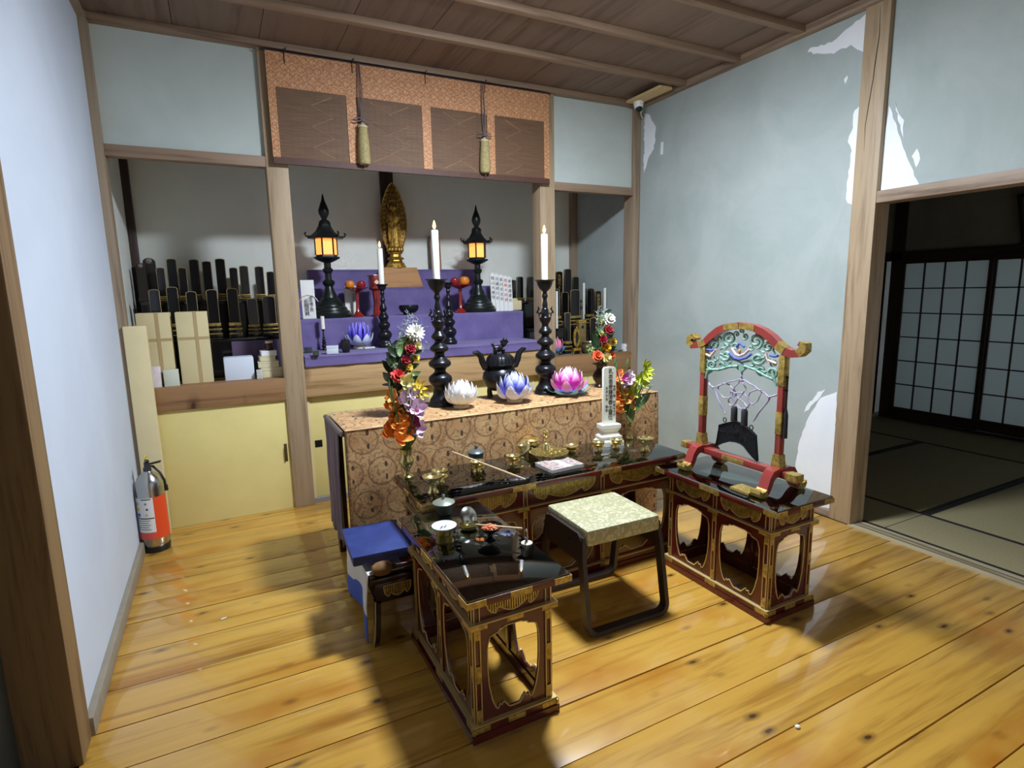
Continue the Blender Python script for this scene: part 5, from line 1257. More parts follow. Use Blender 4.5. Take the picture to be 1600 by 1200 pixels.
def vajra(dx, dy, ang, label, L=13):
    v_ = thing('ritual_sceptre', label, 'sceptre', (c.x+dx*m_, c.y+dy*m_, ZLT+zt+3.2*m_), ang)
    G().tube([(-L*.4*m_, 0, 0), (-L*.2*m_, 0, 0), (0, 0, 0), (L*.2*m_, 0, 0), (L*.4*m_, 0, 0)], [1.2*m_, 1.2*m_, 2.2*m_, 1.2*m_, 1.2*m_], 8).obj('grip', BRASS, v_)
    for s in (-1, 1):
        for k in range(3):
            a = 2*math.pi*k/3; G().tube([(s*L*.38*m_, 0, 0), (s*L*.6*m_, 2.6*m_*math.cos(a), 2.6*m_*math.sin(a)), (s*L*.85*m_, 2.2*m_*math.cos(a), 2.2*m_*math.sin(a)), (s*L*m_, 0, 0)], [.9*m_, .9*m_, .8*m_, .4*m_], 6).obj('prong', BRASS, v_)
vajra(-13, -8, 1.0, 'brass ritual sceptre lying at the stick side of the ritual tray'); vajra(14, -4, -.5, 'brass ritual sceptre lying at the tablet side of the ritual tray', 14); vajra(3, -14, .2, 'brass ritual sceptre lying at the front of the ritual tray', 12)
# sutra book
c1, c2, c3, c4 = (atz(x, y, ZLT) for x, y in ((839, 729), (858, 740), (912, 731), (886, 717)))
cc = (c1+c2+c3+c4)/4; uu = ((c3-c2)+(c4-c1)); ang = math.atan2(uu.y, uu.x); bw = (c3-c2).length; bd_ = (c4-c3).length*.9
bk = thing('sutra_book', 'folded sutra book with a pink patterned cover and white title slip', 'book', (cc.x, cc.y, ZLT), ang)
G().b2((-bw/2+.002, -bd_/2+.002, .002), (bw/2-.002, bd_/2-.002, .015)).obj('pages', PAPER, bk)
def _cov():
    m, nt, b = newmat('patterned_cover'); v = coords(nt); vo = nd(nt, 'ShaderNodeTexVoronoi', Scale=75.0); nt.links.new(v, vo.inputs['Vector'])
    r = ramp(nt, [(.25, lin((176, 96, 104))), (.4, lin((206, 196, 190))), (.6, lin((120, 118, 112)))]); nt.links.new(vo.outputs['Distance'], r.inputs[0])
    nt.links.new(r.outputs[0], b.inputs['Base Color']); b.inputs['Roughness'].default_value = .5; return m
COV = _cov()
for z0, z1 in ((0, .002), (.015, .017)): G().b2((-bw/2, -bd_/2, z0), (bw/2, bd_/2, z1), 0, .0006).obj('cover', COV, bk)
G().b2((-bw*.05, -bd_*.46, .017), (bw*.12, bd_*.46, .0176)).obj('title_slip', PAPER, bk)
# white memorial tablet on its lotus base
IV = plain('pale_tablet_wood', (222, 222, 206), .55, var=.05); IVB = plain('white_base', (236, 236, 228), .5)
c = atz(951, 703, ZLT); c.y = 2.342; c.x = aty(951, 690, c.y).x; m_ = mpp(c); ztb = aty(951, 662, c.y).z-ZLT; ztt = aty(951, 573, c.y).z-ZLT
wt = thing('memorial_tablet', 'white wooden memorial tablet with columns of ink writing on a stepped white base', 'tablet', (c.x, c.y, ZLT), math.radians(-10))
def tier(w0, w1, z0, z1, nm='base_tier'):
    g = G(); n = 4; r0 = []
    for w_, z_ in ((w0, z0), ((w0+w1)/2*1.0, (z0+z1)/2), (w1, z1)): r0.append((w_*m_*.7071*2, z_*ztb))
    g.lathe([(0, r0[0][1])]+[(a*.5, b) for a, b in r0]+[(0, r0[-1][1])], 4, a0=math.pi/4, ell=(1, .62)); g.obj(nm, IVB, wt, smooth=False)
tier(40, 40, 0, .22); tier(38, 32, .22, .36); tier(35, 35, .36, .46); tier(31, 24, .46, .66); tier(24, 32, .66, .84); tier(32, 32, .84, 1.0)
w_ = 10.5*m_; 
G().prism([(-w_, ztb), (w_, ztb), (w_, ztt-.012), (w_*.8, ztt-.003), (0, ztt), (-w_*.8, ztt-.003), (-w_, ztt-.012)], -.009, .009, 'xz').obj('tablet_board', IV, wt)
hh = ztt-ztb
text('writing', '乳本吾幸藤清香士霊位', hh*.092, INK, wt, (w_*.12, -.0094, ztt-.010), (math.pi/2, 0, 0), vertical=True, gap=.98)
text('writing', '令和八年　行年七十才', hh*.050, INK, wt, (w_*.72, -.0094, ztb+hh*.68), (math.pi/2, 0, 0), vertical=True, gap=1.1)
text('writing', '三月廿日　俗名', hh*.050, INK, wt, (-w_*.5, -.0094, ztb+hh*.66), (math.pi/2, 0, 0), vertical=True, gap=1.3)

# ================================================================== THINGS ON THE SIDE TABLE (left of the stool)
ZST = ZS+.0012
c = atz(694, 803, ZST); m_ = mpp(c)
t = thing('lidded_jar', 'dark green jar with a knobbed pale lid on the side table', 'jar', (c.x, c.y, ZST))
G().lathe([(0, 0), (10*m_, 0), (11*m_, 2*m_), (13.4*m_, 9*m_), (14.6*m_, 18*m_), (0, 18*m_)], 30).obj('jar_body', IRONP, t)
G().lathe([(0, 18*m_), (17*m_, 18*m_), (17.4*m_, 19.5*m_), (13*m_, 22*m_), (9*m_, 23*m_), (5*m_, 24.6*m_), (1.6*m_, 25*m_), (1.4*m_, 27*m_), (2.6*m_, 29.5*m_), (1.6*m_, 32*m_), (0, 32.4*m_)], 30).obj('lid', plain('celadon_lid', (138, 146, 130), .35, metal=.3), t)
c = atz(695, 846, ZST); m_ = mpp(c)
t = thing('dish_stand', 'white painted dish on a brass cylinder on the side table', 'dish', (c.x, c.y, ZST))
G().lathe([(0, 0), (14*m_, 0), (14.4*m_, 2*m_), (12.6*m_, 3*m_), (12.4*m_, 10*m_), (14*m_, 11*m_), (14*m_, 12.4*m_), (12.4*m_, 13*m_), (12.6*m_, 22*m_), (0, 22*m_)], 30).obj('cylinder', plain('olive_brass', (152, 138, 72), .25, metal=.8), t)
G().lathe([(0, 22*m_), (13*m_, 22*m_), (18.6*m_, 26*m_), (19.4*m_, 27*m_), (17.6*m_, 27*m_), (12*m_, 24*m_), (0, 23.6*m_)], 32).obj('dish', plain('glazed_white', (226, 230, 232), .2), t)
for k in range(4): G().tube([((-6+3*k)*m_+2*m_*math.cos(a), (-3+(k % 2)*4)*m_+1.6*m_*math.sin(a*1.3), 24.6*m_) for a in range(5)], .5*m_, 5).obj('brush_mark', INK, t)
# open round incense case: bowl with its lid tipped up
c = atz(733, 826, ZST); m_ = mpp(c)
t = thing('incense_case', 'small round brass case standing open on the side table', 'incense case', (c.x, c.y, ZST))
G().lathe([(0, 0), (9*m_, 0), (14*m_, 3*m_), (16*m_, 9*m_), (15*m_, 9*m_), (13*m_, 4*m_), (0, 2*m_)], 28).obj('case_bowl', GVB, t)
Mx = Matrix.Translation((4*m_, 6*m_, 18*m_)) @ Matrix.Rotation(math.radians(58), 4, 'X') @ Matrix.Rotation(math.radians(16), 4, 'Y')
G().lathe([(0, 3*m_), (10*m_, 2*m_), (15*m_, -1*m_), (16*m_, -2*m_), (15*m_, -2.2*m_), (10*m_, .6*m_), (0, 1.6*m_)], 28, mat=Mx).obj('case_lid', STEEL, t)
# black goblet heaped with incense chips
c = atz(766, 842, ZST); c.x = min(c.x, .80); m_ = mpp(c)
gb = thing('goblet', 'black lacquer goblet bowl between the open case and the table edge', 'bowl', (c.x, c.y, ZST))
G().lathe([(0, 0), (9*m_, 0), (9*m_, 1.5*m_), (4*m_, 5*m_), (4*m_, 9*m_), (14*m_, 15*m_), (20*m_, 22*m_), (18.6*m_, 22*m_), (12*m_, 16*m_), (0, 14*m_)], 30).obj('goblet_bowl', BLACK, gb)
CHIP = plain('incense_chip', (214, 112, 58), .7, rgb2=(230, 160, 110), scale=60)
g = G(); rr = random.Random(3)
for k in range(60):
    a, r_ = rr.uniform(0, 6.28), 13*m_*math.sqrt(rr.random()); z_ = (17+6*(1-r_/(13*m_)))*m_+rr.uniform(-1, 1)*m_
    g.box((r_*math.cos(a), r_*math.sin(a), z_), (5*m_, 3.4*m_, 1.6*m_), rot=Matrix.Rotation(rr.uniform(0, 3), 3, Vector((rr.random(), rr.random(), rr.random())).normalized()))
o = g.obj('incense_chips', CHIP, None, (c.x, c.y, ZST+.0005), smooth=False); o['kind'] = 'stuff'; tag(o, 'heap of orange incense chips in the black goblet', 'incense')
# stick and small flask
A = aty(745, 821, 1.80); A.z = max(A.z, ZST+.03); B = atz(816, 826, ZST+.045)
tag(G().tube([atz(744, 820, ZST+.046), B], .0042, 8).obj('wooden_stick', STICK), 'pale wooden stick lying across the open brass case and black goblet', 'stick')
c = atz(823, 849, ZST); m_ = mpp(c)
t = thing('incense_holder', 'small silver peg on a white scalloped base near the table edge', 'incense holder', (c.x, c.y, ZST))
G().lathe([(0, 0), (8.5*m_, 0), (9*m_, 1.4*m_), (7*m_, 2.6*m_), (3*m_, 3.4*m_), (0, 3.6*m_)], 16).obj('base', plain('pale_base', (226, 222, 200), .35), t)
G().lathe([(0, 3.4*m_), (2.6*m_, 3.6*m_), (2.2*m_, 9*m_), (3*m_, 10*m_), (1.4*m_, 12*m_), (1.4*m_, 18*m_), (2.2*m_, 20*m_), (1.2*m_, 23*m_), (0, 24*m_)], 16).obj('peg', STEEL, t)
# ================================================================== CHIME STAND ON THE RIGHT-HAND SIDE TABLE
XK = 1.975                       # the stand's own plane
ZK = ZS+.0012
def K(cx, cy):                   # crop (1020,480) x5.333 -> point in the stand's plane
    return atx(1020+cx/5.3333, 480+cy/5.3333, XK)
def K2(cx, cy):                  # crop (1040,680) x5.926
    return atx(1040+cx/5.926, 680+cy/5.926, XK)
yc = (K(425, 1140).y+K(1070, 1180).y)/2
ks = thing('chime_stand', 'red lacquer chime stand with arched top, gilt fittings and green openwork', 'chime stand', (XK, yc, ZK))
O = Vector((XK, yc, ZK))
def k(cx, cy, d=0.0): return K(cx, cy)-O+Vector((d, 0, 0))
# cross bar
zbar = .082
yl, yr = K(280, 1140).y-yc+.012, K2(1245, 370).y-yc-.0
G().b2((-.022, yl, zbar-.016), (.022, yr, zbar+.012), 0, .003).obj('cross_bar', RED, ks)
for y0, y1 in ((yl+.001, yl-.035), (yr-.001, yr+.05)): G().b2((-.0235, y0, zbar-.0175), (.0235, y1, zbar+.0135), 0, .002).obj('bar_cap', GOLD, ks)
ym = (yl+yr)/2; G().b2((-.0235, ym-.06, zbar-.012), (-.021, ym+.06, zbar+.008), 0, .001).obj('bar_plate', GOLD, ks)
# two arched feet, each a pair of scrolled legs
for yy in (k(425, 1140).y, k(1070, 1180).y):
    for s in (-1, 1):
        prof = [(s*.0, .104), (s*.03, .108), (s*.062, .100), (s*.082, .074), (s*.092, .046), (s*.104, .026), (s*.124, .022), (s*.136, .030)]
        low = [(s*.140, .018), (s*.132, .004), (s*.112, .0), (s*.088, .006), (s*.072, .028), (s*.064, .052), (s*.05, .070), (s*.025, .078), (s*.0, .078)]
        G().prism(prof+low, yy-.022, yy+.022, 'xz').obj('foot', RED, ks, smooth=True)
        g = G().prism([(s*.098, .034), (s*.110, .0245), (s*.124, .0235), (s*.138, .033), (s*.1425, .020), (s*.134, .0028), (s*.112, -.0006), (s*.092, .0025)], yy-.0235, yy+.0235, 'xz'); g.obj('toe_cap', GOLD, ks)
# uprights
def upright(cx0, cy0, cx1, cy1, w_):
    a, b = k(cx0, cy0), k(cx1, cy1); y_ = (a.y+b.y)/2; z1 = a.z
    p = G().b2((-.014, y_-w_, zbar), (.014, y_+w_, z1), 0, .003).obj('upright', RED, ks)
    G().prism([(y_-w_*1.9, zbar+.010), (y_+w_*1.9, zbar+.010), (y_+w_*1.1, zbar+.075), (y_-w_*1.1, zbar+.075)], -.0185, .0185, 'yz').obj('post_shoe', GOLD, ks)
    H_ = z1-zbar
    for f0, f1 in ((.33, .52), (.74, 1.0)): G().b2((-.0155, y_-w_*1.1, zbar+H_*f0), (.0155, y_+w_*1.1, zbar+H_*f1), 0, .001).obj('gilt_sleeve', GOLD, ks)
    return y_, z1
ya, za = upright(427, 320, 420, 1040, .0125); yb, zb2 = upright(1085, 395, 1070, 1100, .0125)
# arched crest with curled ends
CR = [(372, 262, 10), (352, 240, 18), (326, 250, 24), (318, 285, 26), (345, 318, 26), (400, 312, 26), (450, 288, 26), (500, 240, 28), (560, 192, 28), (620, 166, 27), (680, 158, 27), (740, 152, 28), (800, 160, 27), (860, 172, 28), (930, 205, 30), (1000, 258, 32), (1055, 318, 34), (1110, 362, 33), (1170, 388, 32), (1225, 385, 33), (1268, 350, 34), (1274, 312, 26), (1248, 300, 16), (1232, 318, 8)]
def ribbon(pts, d0, d1, nm, mat, par=ks):
    P = [(Vector((k(x, y).y, k(x, y).z)), w_) for x, y, w_ in pts]; L, Rr = [], []
    for i, (p, w_) in enumerate(P):
        a = P[max(0, i-1)][0]; b = P[min(len(P)-1, i+1)][0]; t_ = (b-a).normalized(); n_ = Vector((-t_.y, t_.x)); h_ = w_/5.3333*mpp(O+Vector((0, p.x, p.y)))
        L.append(p+n_*h_); Rr.append(p-n_*h_)
    g = G(); V = []
    for l, r in zip(L, Rr): V.append([g.bm.verts.new(Vector(q)) for q in ((d0, l.x, l.y), (d1, l.x, l.y), (d1, r.x, r.y), (d0, r.x, r.y))])
    for A, B in zip(V, V[1:]):
        for q in range(4): g.face((A[q], A[(q+1) % 4], B[(q+1) % 4], B[q]))
    g.face(V[0][::-1]); g.face(V[-1]); return g.obj(nm, mat, par)
ribbon(CR, -.017, .017, 'crest', RED)
ribbon([(612, 165, 24), (680, 158, 25), (735, 152, 25)], -.0185, -.016, 'crest_plate', GOLD); ribbon([(745, 152, 25), (800, 160, 25), (868, 174, 25)], -.0185, -.016, 'crest_plate', GOLD)
ribbon([(374, 264, 11), (352, 239, 19), (325, 250, 25), (317, 285, 27), (345, 319, 27)], -.0185, .0185, 'crest_tip', GOLD); ribbon([(1228, 386, 34), (1270, 350, 35), (1276, 312, 27), (1250, 299, 16)], -.0185, .0185, 'crest_tip', GOLD)
ribbon([(400, 312, 27), (452, 287, 27)], -.0182, .0182, 'crest_band', GOLD); ribbon([(1050, 312, 35), (1112, 364, 33)], -.0182, .0182, 'crest_band', GOLD)
# green carved openwork
GRN = plain('verdigris_carving', (150, 188, 174), .55, rgb2=(96, 136, 122), scale=70); BLU = plain('blue_carving', (84, 104, 190), .5, var=.2); ORC = plain('ochre_carving', (190, 120, 60), .5); PNK = plain('pale_pink_carving', (222, 190, 190), .5)
cw = G().prism([(k(740, 470).y, k(740, 470).z), (k(700, 505).y, k(700, 505).z), (k(740, 545).y, k(740, 545).z), (k(785, 505).y, k(785, 505).z)], -.006, .006, 'yz').obj('carved_openwork', GRN, ks)
def curl(cx, cy, r, turns, a0, s, rr=9, mat=GRN, tail=None):
    pts = []; n_ = int(14*turns)
    for i in range(n_+1):
        t_ = i/n_; a = a0+s*t_*turns*2*math.pi; q = r*(1-.82*t_)
        pts.append(k(cx+q*math.cos(a), cy+q*math.sin(a), -.002*math.sin(t_*6)))
    if tail:
        e = pts[0]; f = k(*tail); pts = [f, (f+e)/2]+pts
    m_ = mpp(O+pts[0])/5.3333; n2 = len(pts)
    G().tube(pts, [rr*m_*(.55+.7*math.sin(math.pi*min(1, (i+2)/(n2+2)))) for i in range(n2)], 7, flat=1.0).obj('carved_scroll', mat, ks)
for a in ((640, 262, 58, 1.5, 1.6, 1, 12, GRN, (560, 350)), (862, 285, 64, 1.5, 1.5, -1, 12, GRN, (930, 380)), (515, 312, 42, 1.4, 2.6, 1, 10, GRN, (470, 350)), (962, 335, 48, 1.4, .6, -1, 11, GRN, (1020, 390)),
          (612, 402, 48, 1.4, 3.4, -1, 11, GRN, (740, 462)), (880, 430, 56, 1.4, -.2, 1, 12, GRN, (740, 462)), (495, 480, 42, 1.4, 1.2, 1, 10, GRN, (455, 560)), (572, 482, 34, 1.3, 2.2, -1, 9, GRN, (650, 470)),
          (905, 528, 42, 1.3, .4, 1, 11, GRN, (800, 480)), (995, 545, 48, 1.4, 1.6, -1, 12, GRN, (1035, 650)), (690, 320, 30, 1.2, .4, 1, 8), (770, 245, 28, 1.2, 2.4, -1, 8), (560, 262, 26, 1.2, 0, 1, 8), (920, 250, 26, 1.2, 3, -1, 8),
          (640, 440, 22, 1.2, 0, 1, 7), (835, 470, 24, 1.2, 3, -1, 7), (700, 225, 24, 1.2, 3, 1, 7), (820, 340, 26, 1.2, 0, 1, 7), (1010, 470, 30, 1.2, 2, 1, 9), (470, 420, 28, 1.2, 1, 1, 8), (530, 430, 24, 1.1, 4, -1, 7), (960, 440, 24, 1.1, 2, 1, 7), (600, 330, 24, 1.2, 5, 1, 7), (740, 200, 22, 1.1, 1, -1, 7), (480, 340, 20, 1.1, 1, 1, 7), (880, 215, 20, 1.1, 1, 1, 7)): curl(*a)
for pts, mt in (([(645, 380), (690, 425), (735, 435), (790, 420), (830, 390)], BLU), ([(705, 330), (735, 300), (770, 330)], BLU), ([(665, 340), (700, 395), (735, 405), (775, 390), (815, 350)], PNK), ([(455, 350), (500, 360), (530, 350)], BLU), ([(450, 390), (490, 410), (535, 350)], PNK), ([(985, 400), (1020, 410), (1050, 405)], BLU), ([(950, 380), (965, 440), (1040, 470)], PNK), ([(450, 590), (462, 545), (485, 510)], GRN), ([(1035, 660), (1020, 600), (1000, 560)], GRN), ([(460, 520), (560, 520), (650, 495), (720, 490)], GRN), ([(770, 490), (860, 520), (950, 575), (1010, 600)], GRN)):
    m_ = mpp(O+k(*pts[0]))/5.3333; G().tube([k(x, y, -.006) for x, y in pts], 11*m_, 8).obj('carved_ribbon', mt, ks)
G().ball(k(735, 370, -.008), .008, sub=2, sc=(.7, .8, 1.4)).obj('carved_bud', ORC, ks); G().ball(k(530, 355, -.006), .006, sub=2).obj('carved_bud', ORC, ks)
# knotted cord that carries the chime
CRD = plain('mauve_cord', (168, 160, 186), .6, var=.2, scale=90)
kc = thing('knotted_cord', 'mauve cord tied in a looped knot across the chime stand', 'cord', O)
def cord(pts, r=6.0, nm='cord_loop'):
    P = [k(x, y) for x, y in pts]; out = []
    for i in range(len(P)-1):
        p0, p1, p2, p3 = P[max(0, i-1)], P[i], P[i+1], P[min(len(P)-1, i+2)]
        for j in range(5):
            t_ = j/5; out.append(.5*((2*p1)+(p2-p0)*t_+(2*p0-5*p1+4*p2-p3)*t_*t_+(3*p1-p0-3*p2+p3)*t_**3))
    out.append(P[-1]); m_ = mpp(O+P[0])/5.3333
    G().tube([p+Vector((.003*math.sin(i*.9), 0, 0)) for i, p in enumerate(out)], r*m_, 6).obj(nm, CRD, kc)
cord([(740, 545), (742, 575), (740, 610)], 7, 'cord_hanger')
cord([(455, 612), (480, 650), (500, 668)], 8, 'cord_tie'); cord([(1040, 730), (1000, 742), (970, 748)], 8, 'cord_tie')
cord([(500, 668), (540, 660), (600, 632), (680, 612), (740, 602), (800, 630), (850, 662), (905, 700), (965, 745)])
cord([(545, 655), (545, 700), (580, 745), (640, 755), (690, 735), (670, 680), (630, 645), (585, 635), (545, 655)])
cord([(905, 690), (895, 740), (860, 790), (825, 810), (790, 760), (810, 715), (860, 690), (905, 690)])
cord([(720, 620), (690, 660), (660, 720), (680, 790), (740, 845), (800, 825), (800, 770), (760, 720), (700, 715), (650, 745), (630, 790), (660, 820), (700, 780), (745, 720), (770, 690), (760, 640), (735, 610)])
cord([(635, 720), (660, 700), (700, 740), (750, 790), (790, 830)])
cord([(505, 675), (555, 780), (603, 890)], 8, 'cord_strap'); cord([(972, 762), (900, 860), (832, 950)], 8, 'cord_strap')
G().ball(k(500, 668), .006, sub=2).obj('cord_knot', CRD, kc); G().ball(k(970, 750), .006, sub=2).obj('cord_knot', CRD, kc); G().ball(k(737, 612), .007, sub=2, sc=(.8, 1.6, .8)).obj('cord_knot', CRD, kc)
for cx, y0, y1 in ((680, 828, 948), (765, 848, 985)):
    a, b = k(cx, y0), k(cx-4, y1); m_ = mpp(O+a)/5.3333
    G().tube([a, a.lerp(b, .15), a.lerp(b, .6), b], [18*m_, 27*m_, 27*m_, 28*m_], 12).obj('cord_tassel_end', plain('dark_tassel', (40, 40, 46), .7, var=.3, scale=120, bmp=.4), kc)
# the bronze chime
pl_ = [(1125, 664), (1137, 660.5), (1151, 658), (1162.5, 662.5), (1174, 672.5), (1181.5, 680.5), (1182.5, 698), (1184, 720.5), (1177, 713), (1170, 705), (1164, 697), (1158, 692.6), (1150, 690), (1141, 689), (1130, 692), (1119, 697.7), (1122, 686), (1124, 674)]
kp = thing('bronze_chime', 'black bronze mountain-shaped chime plate hanging in the stand', 'chime', O)
CHB = plain('black_bronze', (34, 38, 44), .42, metal=.5, var=.4, scale=30, bmp=.3)
P2 = [atx(x, y, XK)-O for x, y in pl_]
G().prism([(p.y, p.z) for p in P2], -.006, .006, 'yz').obj('chime_plate', CHB, kp)
G().tube([Vector((-.007, p.y, p.z)) for p in P2], .0028, 6, closed=True).obj('raised_rim', CHB, kp)
mid = atx(1152, 676, XK)-O
G().lathe([(0, 0), (.013, 0), (.012, .003), (.006, .004), (0, .005)], 16, mat=Matrix.Translation((-.006, mid.y, mid.z)) @ Matrix.Rotation(-math.pi/2, 4, 'Y')).obj('striking_boss', CHB, kp)
rr = random.Random(5)
for i in range(14):
    t_ = i/13; x_ = 1127+50*t_; y_ = 672+ (14 if t_ > .6 else 2)*t_+rr.uniform(-4, 6)
    a = atx(x_, y_, XK)-O; G().tube([a+Vector((-.0065, .008*math.cos(q)*(1-q/8), .008*math.sin(q)*(1-q/8))) for q in range(6)], .0018, 5).obj('relief_curl', CHB, kp)
for x_, y_ in ((1132.5, 656), (1174, 668)):
    a = atx(x_, y_, XK)-O; G().tube([a+Vector((0, .009*math.cos(q*math.pi/5), .010*math.sin(q*math.pi/5))) for q in range(10)], .0024, 6, closed=True).obj('hanging_ring', CHB, kp)
# striker and tassel hanging on the upright
sp = K(1140, 590)-O
ht = thing('striker', 'slim dark striker with a black tassel hanging on the stand upright', 'striker', O)
a = Vector((.0, yb-.020, k(1140, 590).z)); b = Vector((.0, yb-.021, k(1140, 860).z)); c_ = Vector((.0, yb-.022, k(1135, 1100).z))
G().tube([a, b], .0035, 8).obj('rod', plain('dark_rod_wood', (40, 26, 24), .4), ht)
G().tube([b, b.lerp(c_, .2), c_], [.005, .009, .010], 10).obj('tassel', MATS['dark_tassel'], ht)
for z_ in (a.z, (a.z*.6+b.z*.4), b.z): G().ball((0, yb-.019, z_), .006, sub=2).obj('bead', BLACKM, ht)
G().tube([a, a+Vector((0, .010, .008))], .0022, 6).obj('loop', BLACKM, ht)
# small ribbed gold pad under the far foot
pd = [K2(x, y) for x, y in ((545, 470), (545, 440), (800, 435), (830, 470))]
c = atz(1158, 768, ZK)
oblong = thing('ribbed_oblong', 'small gold ribbed pad tucked beside the chime stand foot', 'oblong', (c.x+.02, c.y-.0, ZK))
G().b2((-.035, -.05, 0), (.035, .045, .012), 0, .003).obj('oblong_body', GOLD, oblong)
for q in range(10): G().b2((-.0365, -.048+.0095*q, .001), (-.0345, -.043+.0095*q, .011)).obj('rib', GOLDL, oblong)
# ================================================================== MEMORIAL TABLETS IN THE SIDE RECESSES
IHB = plain('black_tablet_lacquer', (18, 17, 20), .2, coat=.4); IHW = plain('brown_black_tablet', (40, 30, 28), .35)
def ihai(px_, pyt, wpx, Yp, z0, label, style='gold', inscr=None, grp=None, rot=0.0):
    a = aty(px_, pyt, Yp); m_ = mpp(a); h_ = a.z-z0; w_ = wpx*m_
    t = thing('memorial_tablet', label, 'tablet', (a.x, Yp, z0), rot, group=grp); wd = w_/2
    if style == 'plain':      # rounded wooden tablet on a simple foot
        G().b2((-wd*1.15, -.02, 0), (wd*1.15, .02, h_*.12), 0, .003).obj('foot', IHW, t)
        pts = [(-wd, h_*.12), (wd, h_*.12), (wd, h_*.90)]+[(wd*math.cos(q*math.pi/8), h_*.90+h_*.1*math.sin(q*math.pi/8)) for q in range(1, 8)]+[(-wd, h_*.90)]
        G().prism(pts, -.010, .010, 'xz').obj('tablet_board', IHW, t)
        G().lathe([(0, 0), (wd*.5, 0), (wd*.4, .002), (0, .003)], 12, mat=Matrix.Translation((0, -.010, h_*.93)) @ Matrix.Rotation(math.pi/2, 4, 'X')).obj('crest_mark', plain('worn_crest', (120, 110, 104), .5), t)
    else:
        hb = h_*(.30 if style == 'gold' else .16)
        for i, (s0, z0_, z1_, mt) in enumerate(((1.25, 0, .22, IHB), (1.2, .22, .30, GOLD), (1.05, .30, .52, IHB), (1.22, .52, .62, GOLD), (1.0, .62, .80, IHB), (1.12, .80, 1.0, GOLD))):
            G().b2((-wd*s0, -.030*s0*.7, hb*z0_), (wd*s0, .030*s0*.7, hb*z1_), 0, .0015).obj('base_tier', mt, t)
        def outl(f): 
            q0 = wd*f; zt = h_-(1-f)*wd; return [(-q0, hb), (q0, hb), (q0, zt-wd*.35)]+[(q0*math.cos(j*math.pi/8), zt-wd*.35+wd*.35*math.sin(j*math.pi/8)) for j in range(1, 8)]+[(-q0, zt-wd*.35)]
        G().prism(outl(1.0), -.008, .008, 'xz').obj('tablet_board', IHB, t)
        o = [Vector((x_, -.0085, z_)) for x_, z_ in outl(.93)]
        G().tube(o, .0016, 5, closed=True).obj('gilt_border', GOLDL, t)
    if inscr: text('writing', inscr, h_*.5/len(inscr)*1.05, GOLDINK, t, (0, -.0112, h_*.9), (math.pi/2, 0, 0), vertical=True)
    return t
def shelf(x0, x1, y0, y1, z0, z1, label, mat=None):
    t = thing('tablet_shelf', label, 'shelf', ((x0+x1)/2, (y0+y1)/2, z0)); hx, hy = (x1-x0)/2, (y1-y0)/2
    G().b2((-hx, -hy, z1-z0-.018), (hx, hy, z1-z0), 0, .002).obj('shelf_board', mat or BLACK, t)
    G().b2((-hx+.01, -hy+.006, 0), (hx-.01, -hy+.02, z1-z0-.018)).obj('riser', mat or BLACK, t)
    for s in (-1, 1): G().b2((s*hx, -hy+.02, 0), (s*(hx-.018), hy, z1-z0-.018)).obj('side_panel', mat or BLACK, t)
ZLc, ZRc = .8125, .8005
# --- left recess: stepped black shelves full of tablets
za = aty(420, 524, 4.06).z; zb3 = aty(330, 470, 4.36).z
shelf(XL+.05, .40, 3.98, 4.25, ZLc, za, 'lower black shelf of memorial tablets in the recess by the white wall')
shelf(XL+.05, .40, 4.255, 4.50, ZLc, zb3, 'upper black shelf of memorial tablets in the recess by the white wall')
ORD = ['first', 'second', 'third', 'fourth', 'fifth', 'sixth', 'seventh', 'eighth', 'ninth', 'tenth', 'eleventh', 'twelfth']
W1 = ['edge', 'taller', 'leaning', 'narrow', 'broad', 'worn', 'slender', 'squat', 'tall', 'plain', 'short', 'glossy', 'dull']
for i, (x_, yt, w_, st) in enumerate(((219, 411, 13, 'plain'), (232, 403, 17, 'plain'), (250, 418, 12, 'black'), (267, 404, 14, 'black'), (284, 418, 12, 'black'), (302, 405, 14, 'black'), (322, 408, 13, 'black'), (343, 404, 14, 'black'), (364, 418, 12, 'black'), (380, 415, 13, 'black'), (404, 416, 13, 'black'), (422, 424, 12, 'black'))):
    lb = ['rounded brown tablet with a worn crest in the corner of the upper shelf', 'taller rounded brown tablet with a worn crest beside the corner one'][i] if i < 2 else 'black lacquer tablet on the upper shelf by the white wall, %s from the pillar' % ORD[11-i]
    ihai(x_, yt, w_, 4.33+.075*(i % 2), zb3+.001, lb, st, None, 'tablets on the upper recess shelf')
for i, (x_, yt, w_) in enumerate(((240, 452, 15), (268, 448, 16), (298, 455, 15), (330, 452, 16), (362, 450, 16), (393, 466, 15), (419, 462, 19))):
    lb = 'broad black tablet with gilt border and stepped gilt foot next to the pillar' if i == 6 else ('gilt-edged black tablet beside the broad tablet near the pillar' if i == 5 else 'black gilt-edged tablet on the lower shelf by the white wall, %s from the pillar' % ORD[6-i])
    ihai(x_, yt, w_, 4.04+.07*(i % 2), za+.001, lb, 'gold', None, 'tablets on the lower recess shelf')
# purple cloth in front of the shelf
tag(G().b2((.06, 3.955, ZLc), (.435, 3.972, za-.02), 0, .003).obj('purple_hanging', plain('dark_purple_cloth', (92, 76, 104), .8, var=.2, scale=8)), 'dark purple cloth hung in front of the lower tablet shelf', 'cloth')
